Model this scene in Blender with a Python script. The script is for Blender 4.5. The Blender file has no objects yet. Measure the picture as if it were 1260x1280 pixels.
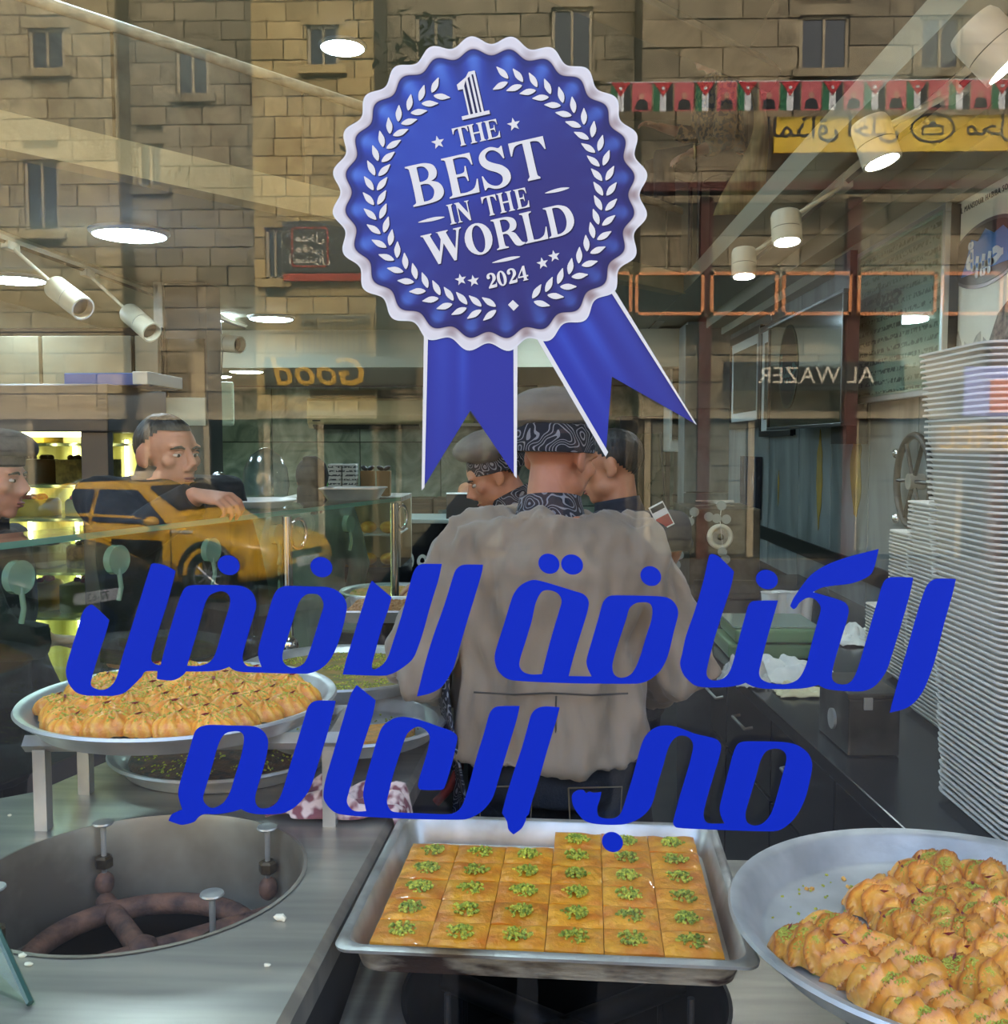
import bpy, bmesh, math, random
import numpy as np
from mathutils import Matrix, Vector, Euler, noise as mnoise
random.seed(7); rng = np.random.default_rng(7)
R = math.radians
SC = bpy.context.scene
COL = SC.collection

# ------------------------------------------------------------------ camera, world, lights, exposure
F = 1250.0            # focal length in pixels of the 1260 x 1280 frame
CAMZ = 1.6
GL = 1.0              # the shop window stands at y = GL, the camera 1 m in front of it
VPX, VPY = 670.0, 555.0
yaw = math.atan((VPX - 630) / F); pitch = math.atan((640 - VPY) / F)
cam_d = bpy.data.cameras.new('camera'); cam = bpy.data.objects.new('camera', cam_d); COL.objects.link(cam)
cam.location = (0, 0, CAMZ); cam.rotation_euler = (R(90) - pitch, 0, yaw)
cam_d.sensor_width = 36; cam_d.lens = F / 1280 * 36; cam_d.clip_start = .02; cam_d.clip_end = 300
SC.camera = cam
CROT = Euler(cam.rotation_euler).to_matrix()

SC.view_settings.view_transform = 'Standard'; SC.view_settings.look = 'None'
SC.view_settings.gamma = 1; SC.view_settings.exposure = 0.85; SC.view_settings.use_curve_mapping = False

world = bpy.data.worlds.new('sky'); SC.world = world; world.use_nodes = True
wn = world.node_tree.nodes; wl = world.node_tree.links
sky = wn.new('ShaderNodeTexSky'); sky.sky_type = 'NISHITA'; sky.sun_disc = False
sky.sun_elevation = R(48); sky.sun_rotation = R(20); sky.dust_density = 4.0; sky.air_density = 1.0; sky.ozone_density = 1.0
bgn = wn['Background']; bgn.inputs['Strength'].default_value = 0.80
wl.new(sky.outputs[0], bgn.inputs['Color'])

sd = bpy.data.lights.new('sun', 'SUN'); sd.energy = 4.2; sd.angle = R(1.5); sd.color = (1, .92, .76)
sun = bpy.data.objects.new('sun', sd); COL.objects.link(sun)
sun.rotation_euler = Euler((R(-48), 0, R(8)))          # comes over the shop's roof, lights the street front opposite
LED_POWER = 46.0

def W(px, py, y):
    """world point seen at a photo pixel, on the plane at depth y"""
    d = CROT @ Vector((px - 630, 640 - py, -F)); k = y / d.y
    return Vector((d.x * k, y, CAMZ + d.z * k))
def WZ(px, py, z):
    d = CROT @ Vector((px - 630, 640 - py, -F)); k = (z - CAMZ) / d.z
    return Vector((d.x * k, d.y * k, z))
def V(px, py, y):
    """point in the street whose mirror image in the shop window is at the photo pixel, y = depth of that image"""
    p = W(px, py, y); return Vector((p.x, 2 * GL - p.y, p.z))

# ------------------------------------------------------------------ materials
def lin(c):
    c = c / 255.0
    return c / 12.92 if c <= .04045 else ((c + .055) / 1.055) ** 2.4
def C(r, g, b): return (lin(r), lin(g), lin(b), 1)
MATS = {}
def mat(name, col, rough=.5, metal=0.0, col2=None, scale=8.0, detail=4.0, bump=0.0, bscale=None, emit=0.0, stretch=None,
        spec=.5, coat=0.0, lo=.35, hi=.65, rnd=0.0, coords='Object', trans=0.0, dist=0.0, sheen=0.0, sss=0.0, wave=None):
    if name in MATS: return MATS[name]
    m = bpy.data.materials.new(name); m.use_nodes = True; MATS[name] = m
    nt = m.node_tree; n = nt.nodes; l = nt.links; b = n['Principled BSDF']
    b.inputs['Base Color'].default_value = col; b.inputs['Roughness'].default_value = rough
    b.inputs['Metallic'].default_value = metal; b.inputs['Specular IOR Level'].default_value = spec
    b.inputs['Coat Weight'].default_value = coat; b.inputs['Transmission Weight'].default_value = trans
    if sheen: b.inputs['Sheen Weight'].default_value = sheen
    if sss:
        b.inputs['Subsurface Weight'].default_value = sss; b.inputs['Subsurface Radius'].default_value = (.01, .004, .002)
    if emit:
        b.inputs['Emission Color'].default_value = col; b.inputs['Emission Strength'].default_value = emit
    if col2 is not None or bump or rnd:
        tc = n.new('ShaderNodeTexCoord'); mp = n.new('ShaderNodeMapping'); l.new(tc.outputs[coords], mp.inputs[0])
        if stretch: mp.inputs['Scale'].default_value = stretch
        if rnd:
            oi = n.new('ShaderNodeObjectInfo'); ml = n.new('ShaderNodeMath'); ml.operation = 'MULTIPLY'; ml.inputs[1].default_value = 40
            l.new(oi.outputs['Random'], ml.inputs[0]); l.new(ml.outputs[0], mp.inputs['Location'])
        base = None
        if wave:
            nz = n.new('ShaderNodeTexWave'); nz.inputs['Scale'].default_value = scale; nz.inputs['Distortion'].default_value = wave
            nz.inputs['Detail'].default_value = detail
        else:
            nz = n.new('ShaderNodeTexNoise'); nz.inputs['Scale'].default_value = scale; nz.inputs['Detail'].default_value = detail
            nz.inputs['Distortion'].default_value = dist
        l.new(mp.outputs[0], nz.inputs['Vector'])
        fac = nz.outputs['Fac']
        if col2 is not None:
            rp = n.new('ShaderNodeValToRGB'); rp.color_ramp.elements[0].position = lo; rp.color_ramp.elements[1].position = hi
            rp.color_ramp.elements[0].color = col; rp.color_ramp.elements[1].color = col2
            l.new(fac, rp.inputs[0]); base = rp.outputs[0]
        if rnd:
            hs = n.new('ShaderNodeHueSaturation')
            mr = n.new('ShaderNodeMapRange'); mr.inputs['To Min'].default_value = 1 - rnd; mr.inputs['To Max'].default_value = 1 + rnd
            l.new(oi.outputs['Random'], mr.inputs['Value']); l.new(mr.outputs[0], hs.inputs['Value'])
            if base: l.new(base, hs.inputs['Color'])
            else: hs.inputs['Color'].default_value = col
            base = hs.outputs[0]
        if base: l.new(base, b.inputs['Base Color'])
        if bump:
            if bscale:
                nb = n.new('ShaderNodeTexNoise'); nb.inputs['Scale'].default_value = bscale; nb.inputs['Detail'].default_value = 5
                l.new(mp.outputs[0], nb.inputs['Vector']); bf = nb.outputs['Fac']
            else: bf = fac
            bp = n.new('ShaderNodeBump'); bp.inputs['Strength'].default_value = bump; bp.inputs['Distance'].default_value = .01
            l.new(bf, bp.inputs['Height']); l.new(bp.outputs[0], b.inputs['Normal'])
    return m

def glass_mat(name, f0=.045, tint=(1, 1, 1, 1), rough=0.0):
    m = bpy.data.materials.new(name); m.use_nodes = True; MATS[name] = m
    nt = m.node_tree; n = nt.nodes; l = nt.links; n.remove(n['Principled BSDF'])
    tr = n.new('ShaderNodeBsdfTransparent'); tr.inputs[0].default_value = tint
    gl = n.new('ShaderNodeBsdfGlossy'); gl.inputs['Roughness'].default_value = rough
    lw = n.new('ShaderNodeLayerWeight'); lw.inputs['Blend'].default_value = .5
    pw = n.new('ShaderNodeMath'); pw.operation = 'POWER'; pw.inputs[1].default_value = 5
    l.new(lw.outputs['Facing'], pw.inputs[0])
    ma = n.new('ShaderNodeMath'); ma.operation = 'MULTIPLY_ADD'; ma.inputs[1].default_value = 1 - f0; ma.inputs[2].default_value = f0
    l.new(pw.outputs[0], ma.inputs[0])
    mx = n.new('ShaderNodeMixShader'); l.new(ma.outputs[0], mx.inputs[0]); l.new(tr.outputs[0], mx.inputs[1]); l.new(gl.outputs[0], mx.inputs[2])
    l.new(mx.outputs[0], n['Material Output'].inputs['Surface'])
    return m

def vcol_mat(name, rough=.45, spec=.3):
    m = bpy.data.materials.new(name); m.use_nodes = True; n = m.node_tree.nodes
    a = n.new('ShaderNodeVertexColor'); a.layer_name = 'print'; b = n['Principled BSDF']
    m.node_tree.links.new(a.outputs[0], b.inputs['Base Color']); b.inputs['Roughness'].default_value = rough
    b.inputs['Specular IOR Level'].default_value = spec
    return m

def swirl_mat(name, c1, c2, scale):
    """cloth printed with fine wavy lines"""
    m = bpy.data.materials.new(name); m.use_nodes = True; n = m.node_tree.nodes; l = m.node_tree.links; b = n['Principled BSDF']
    tc = n.new('ShaderNodeTexCoord'); nz = n.new('ShaderNodeTexNoise'); nz.inputs['Scale'].default_value = scale; nz.inputs['Detail'].default_value = 1
    l.new(tc.outputs['Object'], nz.inputs['Vector'])
    mu = n.new('ShaderNodeMath'); mu.operation = 'MULTIPLY'; mu.inputs[1].default_value = 14; l.new(nz.outputs['Fac'], mu.inputs[0])
    fr = n.new('ShaderNodeMath'); fr.operation = 'FRACT'; l.new(mu.outputs[0], fr.inputs[0])
    gt = n.new('ShaderNodeMath'); gt.operation = 'GREATER_THAN'; gt.inputs[1].default_value = .72; l.new(fr.outputs[0], gt.inputs[0])
    mx = n.new('ShaderNodeMix'); mx.data_type = 'RGBA'; mx.inputs['A'].default_value = c1; mx.inputs['B'].default_value = c2
    l.new(gt.outputs[0], mx.inputs['Factor']); l.new(mx.outputs['Result'], b.inputs['Base Color']); b.inputs['Roughness'].default_value = .85
    return m

# ------------------------------------------------------------------ mesh builder
class MB:
    def __init__(s): s.v = []; s.f = []
    def add(s, vs, fs):
        o = len(s.v); s.v += [tuple(p) for p in vs]; s.f += [tuple(i + o for i in f) for f in fs]; return s
    def box(s, c, d, rot=None, taper=1.0):
        x, y, z = d[0] / 2, d[1] / 2, d[2] / 2; t = taper
        vs = [Vector(p) for p in ((-x, -y, -z), (x, -y, -z), (x, y, -z), (-x, y, -z), (-x * t, -y * t, z), (x * t, -y * t, z), (x * t, y * t, z), (-x * t, y * t, z))]
        if rot is not None:
            m = rot if isinstance(rot, Matrix) else Euler(rot).to_matrix()
            vs = [m @ p for p in vs]
        c = Vector(c); return s.add([p + c for p in vs], [(3, 2, 1, 0), (4, 5, 6, 7), (0, 1, 5, 4), (1, 2, 6, 5), (2, 3, 7, 6), (3, 0, 4, 7)])
    def lohi(s, a, b):
        return s.box([(a[i] + b[i]) / 2 for i in range(3)], [abs(b[i] - a[i]) for i in range(3)])
    def rings(s, rs, closed=False, caps=True):
        n = len(rs[0]); o = len(s.v); s.v += [tuple(p) for r in rs for p in r]; m = len(rs)
        for i in range(m if closed else m - 1):
            a = o + i * n; b = o + ((i + 1) % m) * n
            for j in range(n): s.f.append((a + j, a + (j + 1) % n, b + (j + 1) % n, b + j))
        if caps and not closed:
            s.f.append(tuple(o + j for j in reversed(range(n)))); s.f.append(tuple(o + (m - 1) * n + j for j in range(n)))
        return s
    def tube(s, pts, rad, n=10, closed=False, caps=True, flat=1.0):
        pts = [Vector(p) for p in pts]; k = len(pts)
        if not hasattr(rad, '__len__'): rad = [rad] * k
        rs = []; up = None
        for i in range(k):
            a = pts[(i - 1) % k] if (closed or i) else pts[0]; b = pts[(i + 1) % k] if (closed or i < k - 1) else pts[-1]
            t = (b - a).normalized()
            if up is None: up = Vector((0, 0, 1)) if abs(t.z) < .9 else Vector((1, 0, 0))
            u = t.cross(up).normalized(); up = u.cross(t).normalized()
            rs.append([pts[i] + (u * math.cos(q) + up * math.sin(q) * flat) * rad[i] for q in [2 * math.pi * j / n for j in range(n)]])
        return s.rings(rs, closed, caps)
    def cyl(s, a, b, r0, r1=None, n=16, caps=True): return s.tube([a, b], [r0, r0 if r1 is None else r1], n, caps=caps)
    def lathe(s, prof, c=(0, 0, 0), n=48, sx=1.0, sy=1.0, caps=False):
        c = Vector(c)
        rs = [[c + Vector((r * sx * math.cos(q), r * sy * math.sin(q), z)) for q in [2 * math.pi * j / n for j in range(n)]] for r, z in prof]
        return s.rings(rs, caps=caps)
    def ball(s, c, r, n=16, m=10, rot=None):
        if not hasattr(r, '__len__'): r = (r, r, r)
        c = Vector(c); o = len(s.v); M = Euler(rot).to_matrix() if rot is not None else Matrix.Identity(3)
        vs = [c + M @ Vector((0, 0, -r[2]))]
        for i in range(1, m):
            th = math.pi * i / m - math.pi / 2
            vs += [c + M @ Vector((r[0] * math.cos(th) * math.cos(q), r[1] * math.cos(th) * math.sin(q), r[2] * math.sin(th))) for q in [2 * math.pi * j / n for j in range(n)]]
        vs.append(c + M @ Vector((0, 0, r[2]))); fs = []
        for j in range(n): fs.append((0, 1 + (j + 1) % n, 1 + j))
        for i in range(m - 2):
            a = 1 + i * n; b = a + n
            for j in range(n): fs.append((a + j, a + (j + 1) % n, b + (j + 1) % n, b + j))
        t = len(vs) - 1; a = 1 + (m - 2) * n
        for j in range(n): fs.append((a + j, a + (j + 1) % n, t))
        return s.add(vs, fs)
    def ribbon(s, a, b):
        """surface between two rows of points"""
        o = len(s.v); n = len(a); s.v += [tuple(p) for p in a] + [tuple(p) for p in b]
        for i in range(n - 1): s.f.append((o + i, o + i + 1, o + n + i + 1, o + n + i))
        return s
    def grid(s, fn, nu, nv):
        o = len(s.v)
        for i in range(nu + 1):
            for j in range(nv + 1): s.v.append(tuple(fn(i / nu, j / nv)))
        w = nv + 1
        for i in range(nu):
            for j in range(nv): s.f.append((o + i * w + j, o + (i + 1) * w + j, o + (i + 1) * w + j + 1, o + i * w + j + 1))
        return s
    def prism(s, poly, z0, z1, M=None):
        n = len(poly); vs = [Vector((p[0], p[1], z0)) for p in poly] + [Vector((p[0], p[1], z1)) for p in poly]
        if M is not None: vs = [M @ p for p in vs]
        fs = [tuple(reversed(range(n))), tuple(range(n, 2 * n))] + [(i, (i + 1) % n, n + (i + 1) % n, n + i) for i in range(n)]
        return s.add(vs, fs)
    def xf(s, M):
        s.v = [tuple(M @ Vector(p)) for p in s.v]; return s
    def mesh(s, name, m=None, smooth=None, bevel=0):
        me = bpy.data.meshes.new(name); me.from_pydata(s.v, [], s.f); me.validate()
        bm = bmesh.new(); bm.from_mesh(me)
        bmesh.ops.remove_doubles(bm, verts=bm.verts, dist=1e-6)
        bmesh.ops.recalc_face_normals(bm, faces=bm.faces)
        if bevel: bmesh.ops.bevel(bm, geom=[e for e in bm.edges if len(e.link_faces) == 2 and e.calc_face_angle(0) > .6], offset=bevel, segments=2, profile=.6, affect='EDGES', clamp_overlap=True)
        bm.to_mesh(me); bm.free()
        if m: me.materials.append(m)
        if smooth:
            me.shade_smooth(); me.set_sharp_from_angle(angle=R(smooth))
        return me
    def build(s, name, m=None, parent=None, smooth=None, bevel=0, **kw):
        return link(name, s.mesh(name, m, smooth, bevel), parent, **kw)

def link(name, me, parent=None, label=None, cat=None, group=None, kind=None):
    o = bpy.data.objects.new(name, me); COL.objects.link(o)
    if parent is not None: adopt(o, parent)
    tag(o, label, cat, group, kind); return o
def tag(o, label=None, cat=None, group=None, kind=None):
    if label: o['label'] = label
    if cat: o['category'] = cat
    if group: o['group'] = group
    if kind: o['kind'] = kind
    return o
def wmat(o):
    m = Matrix.LocRotScale(o.location, o.rotation_euler, o.scale)
    return wmat(o.parent) @ o.matrix_parent_inverse @ m if o.parent else m
def adopt(o, parent):
    o.parent = parent; o.matrix_parent_inverse = wmat(parent).inverted(); return o
def thing(name, label, cat, loc=(0, 0, 0), group=None):
    o = bpy.data.objects.new(name, None); COL.objects.link(o); o.location = loc; o.empty_display_size = .05
    return tag(o, label, cat, group)
CHILD = {}
def dup(root, label=None, loc=None, rot=None, scale=None):
    """a copy of a thing with copies of its parts and sub-parts"""
    r = root.copy(); COL.objects.link(r)
    if loc is not None: r.location = loc
    if rot is not None: r.rotation_euler = rot
    if scale is not None: r.scale = scale
    if label: r['label'] = label
    for ch in list(root.children):
        c = ch.copy(); COL.objects.link(c); c.parent = r
        for g in list(ch.children):
            d = g.copy(); COL.objects.link(d); d.parent = c
    return r

def smooth_poly(pts, k=5):
    """closed outline: rounded through plain points, sharp at points given with a third value"""
    n = len(pts); out = []
    P = [Vector((p[0], p[1])) for p in pts]; cor = [len(p) > 2 for p in pts]
    for i in range(n):
        a, b = P[i], P[(i + 1) % n]
        if cor[i] and cor[(i + 1) % n]: out.append(a); continue
        t0 = Vector((0, 0)) if cor[i] else (b - P[i - 1]) * .5
        t1 = Vector((0, 0)) if cor[(i + 1) % n] else (P[(i + 2) % n] - a) * .5
        d = (b - a).length
        for t in (t0, t1):
            if t.length > d * 1.1: t *= d * 1.1 / t.length
        for j in range(k):
            u = j / k; u2 = u * u; u3 = u2 * u
            out.append(a * (2 * u3 - 3 * u2 + 1) + t0 * (u3 - 2 * u2 + u) + b * (-2 * u3 + 3 * u2) + t1 * (u3 - u2))
    return out
def shape_mesh(name, loops, thick, m, bevel=0):
    """flat cut-out (outer outline and holes) in the XY plane with a thickness"""
    cu = bpy.data.curves.new(name, 'CURVE'); cu.dimensions = '2D'; cu.fill_mode = 'BOTH'; cu.extrude = thick / 2; cu.bevel_depth = bevel
    for lp in loops:
        sp = cu.splines.new('POLY'); sp.points.add(len(lp) - 1); sp.use_cyclic_u = True
        for q, p in zip(sp.points, lp): q.co = (p[0], p[1], 0, 1)
    ob = bpy.data.objects.new(name, cu); COL.objects.link(ob)
    dg = bpy.context.evaluated_depsgraph_get(); me = bpy.data.meshes.new_from_object(ob.evaluated_get(dg))
    bpy.data.objects.remove(ob); bpy.data.curves.remove(cu)
    me.materials.clear(); me.materials.append(m); me.name = name
    return me
def text_mesh(txt, size, m, thick=.001, align='CENTER', bold=0.0, shear=0.0, spacing=1.0):
    cu = bpy.data.curves.new('lettering', 'FONT'); cu.body = txt; cu.size = size; cu.extrude = thick / 2; cu.align_x = align; cu.align_y = 'CENTER'
    cu.offset = bold; cu.shear = shear; cu.space_character = spacing; cu.resolution_u = 2
    ob = bpy.data.objects.new('lettering', cu); COL.objects.link(ob)
    dg = bpy.context.evaluated_depsgraph_get(); me = bpy.data.meshes.new_from_object(ob.evaluated_get(dg))
    bpy.data.objects.remove(ob); bpy.data.curves.remove(cu)
    me.materials.clear(); me.materials.append(m); me.name = 'lettering'
    return me
def xmesh(me, M): me.transform(M); return me
def frame(o, x, y):
    """matrix that puts the XY plane of a flat shape at o, along x and y"""
    x = Vector(x).normalized(); y = Vector(y).normalized(); z = x.cross(y)
    return Matrix(((x.x, y.x, z.x, o[0]), (x.y, y.y, z.y, o[1]), (x.z, y.z, z.z, o[2]), (0, 0, 0, 1)))
AF = {'ا': (1, 0xFE8D), 'أ': (1, 0xFE83), 'ب': (4, 0xFE8F), 'ة': (2, 0xFE93), 'ت': (4, 0xFE95), 'خ': (4, 0xFEA5), 'د': (1, 0xFEA9), 'ر': (1, 0xFEAD), 'س': (4, 0xFEB1),
      'ص': (4, 0xFEB9), 'ع': (4, 0xFEC9), 'ق': (4, 0xFED5), 'ل': (4, 0xFEDD), 'م': (4, 0xFEE1), 'ن': (4, 0xFEE5), 'ه': (4, 0xFEE9), 'و': (1, 0xFEED), 'ى': (1, 0xFEEF),
      'ي': (4, 0xFEF1), 'ح': (4, 0xFEA1), 'ذ': (1, 0xFEAB), 'ف': (4, 0xFED1), 'ك': (4, 0xFED9), 'ش': (4, 0xFEB5), 'ط': (4, 0xFEC1), 'ج': (4, 0xFE9D)}
ONES = 'zeroth first second third fourth fifth sixth seventh eighth ninth tenth eleventh twelfth thirteenth fourteenth fifteenth sixteenth seventeenth eighteenth nineteenth'.split()
def ordinal(n):
    if n < 20: return ONES[n]
    t = ['twenty', 'thirty', 'forty', 'fifty', 'sixty', 'seventy', 'eighty', 'ninety'][n // 10 - 2]
    return t + '-' + ONES[n % 10] if n % 10 else t[:-1] + 'ieth'
def axrings(mb, a, b, prof, n=24, caps=False):
    """rings about the axis a-b: (share along the axis, radius)"""
    a, b = Vector(a), Vector(b); d = (b - a).normalized(); up = Vector((0, 0, 1)) if abs(d.z) < .9 else Vector((1, 0, 0)); u = d.cross(up).normalized(); w = u.cross(d)
    return mb.rings([[a + (b - a) * t + (u * math.cos(q) + w * math.sin(q)) * r for q in [2 * math.pi * i / n for i in range(n)]] for t, r in prof], caps=caps)
def arabic(word_line):
    """joined letter forms, laid out left to right for the text object"""
    res = []
    for w in word_line.split(' '):
        o = []
        for i, ch in enumerate(w):
            t, b = AF[ch]; prev = i > 0 and AF[w[i - 1]][0] == 4; nxt = i < len(w) - 1
            if t == 4: k = 3 if (prev and nxt) else 2 if nxt else 1 if prev else 0
            else: k = 1 if prev else 0
            o.append(chr(b + k))
        res.append(''.join(reversed(o)))
    return ' '.join(reversed(res))

def remesh(mb, voxel, it=3, fac=.5, noise=None):
    """one continuous surface out of overlapping lofts"""
    me = mb.mesh('blob'); ob = bpy.data.objects.new('blob', me); COL.objects.link(ob)
    rm = ob.modifiers.new('r', 'REMESH'); rm.mode = 'VOXEL'; rm.voxel_size = voxel; rm.use_smooth_shade = True
    sm = ob.modifiers.new('s', 'SMOOTH'); sm.iterations = it; sm.factor = fac
    dg = bpy.context.evaluated_depsgraph_get(); dg.update(); out = bpy.data.meshes.new_from_object(ob.evaluated_get(dg))
    bpy.data.objects.remove(ob); bpy.data.meshes.remove(me)
    if noise:
        k = len(out.vertices); co = np.empty(k * 3); nr = np.empty(k * 3); out.vertices.foreach_get('co', co); out.vertices.foreach_get('normal', nr)
        co = co.reshape(-1, 3); nr = nr.reshape(-1, 3); d = noise(co); co = co + nr * d[:, None]; out.vertices.foreach_set('co', co.ravel())
    out.shade_smooth()
    return out
# ------------------------------------------------------------------ shop window pane and shell
M_pane = glass_mat('window_glass', .034)
M_guard = glass_mat('guard_glass', .06, (.86, .96, .90, 1))
M_steel = mat('brushed_steel', C(182, 174, 158), .36, .75, C(156, 150, 138), 5, 4, .02, 120, stretch=(.5, 5, 1))
M_steel2 = mat('worn_steel', C(196, 194, 184), .38, .65, C(160, 158, 150), 9, 5, .05, 120)
M_chrome = mat('chrome', C(215, 215, 215), .12, 1)
M_alu = mat('tray_aluminium', C(206, 206, 200), .38, .6, C(172, 172, 168), 10, 6, .08, 60)
M_black = mat('black_plastic', C(22, 22, 23), .4)
M_darkmetal = mat('dark_metal', C(42, 42, 43), .4, .6)
M_white = mat('white_paint', C(222, 222, 214), .45)

win = MB().box((0, GL, 1.85), (9, .010, 2.3)).build('window_1', M_pane, kind='structure')

# ---- blue vinyl lettering, cut shapes stuck on the outside of the glass
VINYL_Y = GL - .0058
M_vinyl = mat('blue_vinyl', C(0, 34, 156), .6, 0, spec=.15)
def win_pt(px, py, y=VINYL_Y): return W(px, py, y)
def cut(name, loops_px, m, parent, thick=.0005, y=VINYL_Y):
    loops = []
    for lp in loops_px:
        q = []
        for p in lp:
            w = win_pt(p[0], p[1], y); q.append((w.x, w.z))
        loops.append(q)
    cx, cz = loops[0][0]
    me = shape_mesh(name, [[(a - cx, b - cz) for a, b in lp] for lp in loops], thick, m)
    xmesh(me, frame((cx, y, cz), (1, 0, 0), (0, 0, 1)))
    return link(name, me, parent)
def tr(pts, ox, oy, s): return [(p[0] / s + ox, p[1] / s + oy) + tuple(p[2:]) for p in pts]
def crop(*loops, ox, oy, s=3.9375): return [smooth_poly(tr(l, ox, oy, s)) for l in loops]
c = 1
def oval(cx, cy, rx, ry, tilt=-.25, n=28):
    return [(cx + rx * math.cos(t) + tilt * ry * math.sin(t) * -0.4, cy + ry * math.sin(t)) for t in [2 * math.pi * i / n for i in range(n)]]
def dots(lst, ox, oy, s=3.9375): return [[(x / s + ox, y / s + oy) for x, y in oval(*d)] for d in lst]

w_best = thing('vinyl_lettering', 'blue vinyl Arabic word at the left of the upper line on the window', 'window lettering', win_pt(310, 780), 'blue Arabic words on the window')
fdl = crop([(180,300),(262,375,c),(245,440),(215,530),(190,610),(173,670),(175,700),(215,718),(255,710),(290,675),(310,620),(330,545),(385,370),(440,190),(468,100,c),(480,95),(530,103),(588,132,c),(580,170),(545,300),(500,440),(470,545),(470,575),(490,592),(515,597,c),(540,500),(585,340),(620,240),(640,212),(670,203),(800,202),(900,205),(940,218),(970,245),(985,290),(980,330),(950,430),(925,520),(918,560),(925,585),(945,602),(1012,605,c),(1000,570),(995,540),(1000,500),(1030,390),(1065,270),(1085,230),(1115,210),(1150,206),(1260,209),(1331,212),(1376,225),(1411,255),(1431,300),(1426,350),(1401,450),(1371,530),(1341,580),(1301,615),(1251,635),(1201,638),(1100,636),(1000,633),(920,630),(880,622),(852,604,c),(810,620),(740,627),(640,627,c),(630,640),(600,662),(560,672),(497,664,c),(500,625,c),(440,628),(420,655),(380,695),(340,730),(290,746),(220,747),(150,745),(100,730),(65,690),(50,640),(52,600),(75,520),(100,440),(130,340),(150,312)],
  [(780,240),(815,232),(845,245),(858,275),(850,320),(825,400),(800,490),(780,550),(750,585),(700,600),(645,598,c),(660,550),(690,450),(715,360),(735,290),(755,255)],
  [(1251,245),(1291,250),(1313,280),(1316,310),(1301,360),(1276,440),(1251,520),(1226,580),(1196,603),(1160,610),(1125,590),(1114,560),(1120,520),(1150,430),(1180,330),(1200,280),(1225,253)], ox=70, oy=680)
cut('letter', fdl, M_vinyl, w_best)
for d in dots([(850,104,54,49)], 70, 680) + dots([(125,114,54,50)], 370, 680): cut('letter_dot', [d], M_vinyl, w_best)
cut('letter', crop([(373,180,c),(470,262,c),(455,320),(420,420),(390,530),(373,600),(380,617),(400,612),(430,590),(455,550),(475,490),(520,350),(560,200),(578,140),(600,107),(630,98),(718,98,c),(700,180),(660,310),(630,420),(600,510),(575,565),(530,605),(480,635),(430,648),(230,642,c),(250,560),(290,430),(330,300),(355,220)], ox=370, oy=680), M_vinyl, w_best)
cut('letter', crop([(920,102,c),(915,140),(880,260),(840,390),(790,560),(770,620),(720,700),(660,735),(595,750,c),(610,690),(640,570),(680,440),(730,300),(770,170),(785,130),(810,107),(840,101)], ox=370, oy=680), M_vinyl, w_best)

w_kun = thing('vinyl_lettering', 'blue vinyl Arabic word at the right of the upper line on the window', 'window lettering', win_pt(900, 780), 'blue Arabic words on the window')
cut('letter', crop([(215,178),(260,182),(340,205),(420,230),(470,247),(495,280),(490,330),(460,430),(420,560),(397,650,c),(510,652,c),(490,610),(485,570),(510,480),(545,360),(565,290),(590,260),(620,253),(735,254),(850,258),(900,272),(930,310),(935,350),(915,430),(885,550),(850,620),(800,665),(750,685),(700,688),(400,685),(130,672),(80,655),(45,615),(32,560),(45,500),(80,390),(110,290),(130,240),(165,200)],
  [(265,235),(305,228),(345,245),(362,280),(350,330),(320,430),(290,540),(265,640,c),(215,642),(175,630),(155,600),(160,560),(185,480),(215,380),(235,290)],
  [(750,287),(790,290),(808,315),(805,370),(780,450),(750,550),(720,620),(690,650),(650,658),(620,640),(612,600),(625,540),(650,460),(680,370),(695,320),(720,295)], ox=610, oy=680), M_vinyl, w_kun)
for d in dots([(300,97,52,50), (414,101,54,50), (801,158,51,49)], 610, 680) + dots([(270,175,54,48)], 890, 680): cut('letter_dot', [d], M_vinyl, w_kun)
cut('letter', crop([(-12,55),(8,50),(38,65),(108,135,c),(93,210),(48,350),(8,480),(-22,600),(-27,640),(-12,665),(18,672),(58,660),(88,625),(110,560),(140,440),(165,350),(180,300),(205,281),(325,278,c),(310,330),(270,470),(240,590),(232,640),(250,670),(300,687),(360,690),(410,675),(440,645),(465,590),(490,490),(520,380),(535,320),(520,285),(490,265),(460,268),(430,290),(415,312),(400,320),(385,305,c),(400,270),(440,210),(490,150),(560,105),(650,70),(740,45),(820,25,c),(800,110),(780,150),(740,175),(680,195),(600,205),(540,215),(497,237,c),(560,255),(650,285),(672,320),(665,370),(635,470),(605,570),(590,640),(595,670),(620,688),(660,690),(690,670),(715,620),(740,540),(780,400),(815,280),(835,210),(855,175),(890,163),(990,165,c),(975,240),(930,400),(890,530),(860,620),(820,680),(780,712),(730,725),(620,721),(560,712),(523,693,c),(480,705),(430,712),(330,714),(250,711),(200,700),(165,683,c),(130,695),(60,705),(-40,705),(-85,695),(-115,672),(-142,640),(-157,590),(-147,540),(-127,450),(-82,320),(-42,180),(-22,90)], ox=890, oy=680), M_vinyl, w_kun)
cut('letter', crop([(1200,172,c),(1185,240),(1140,400),(1100,560),(1070,650),(1040,720),(1000,775),(950,810),(875,830,c),(890,770),(920,660),(960,520),(1010,340),(1050,220),(1075,185),(1110,171)], ox=890, oy=680), M_vinyl, w_kun)

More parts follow.
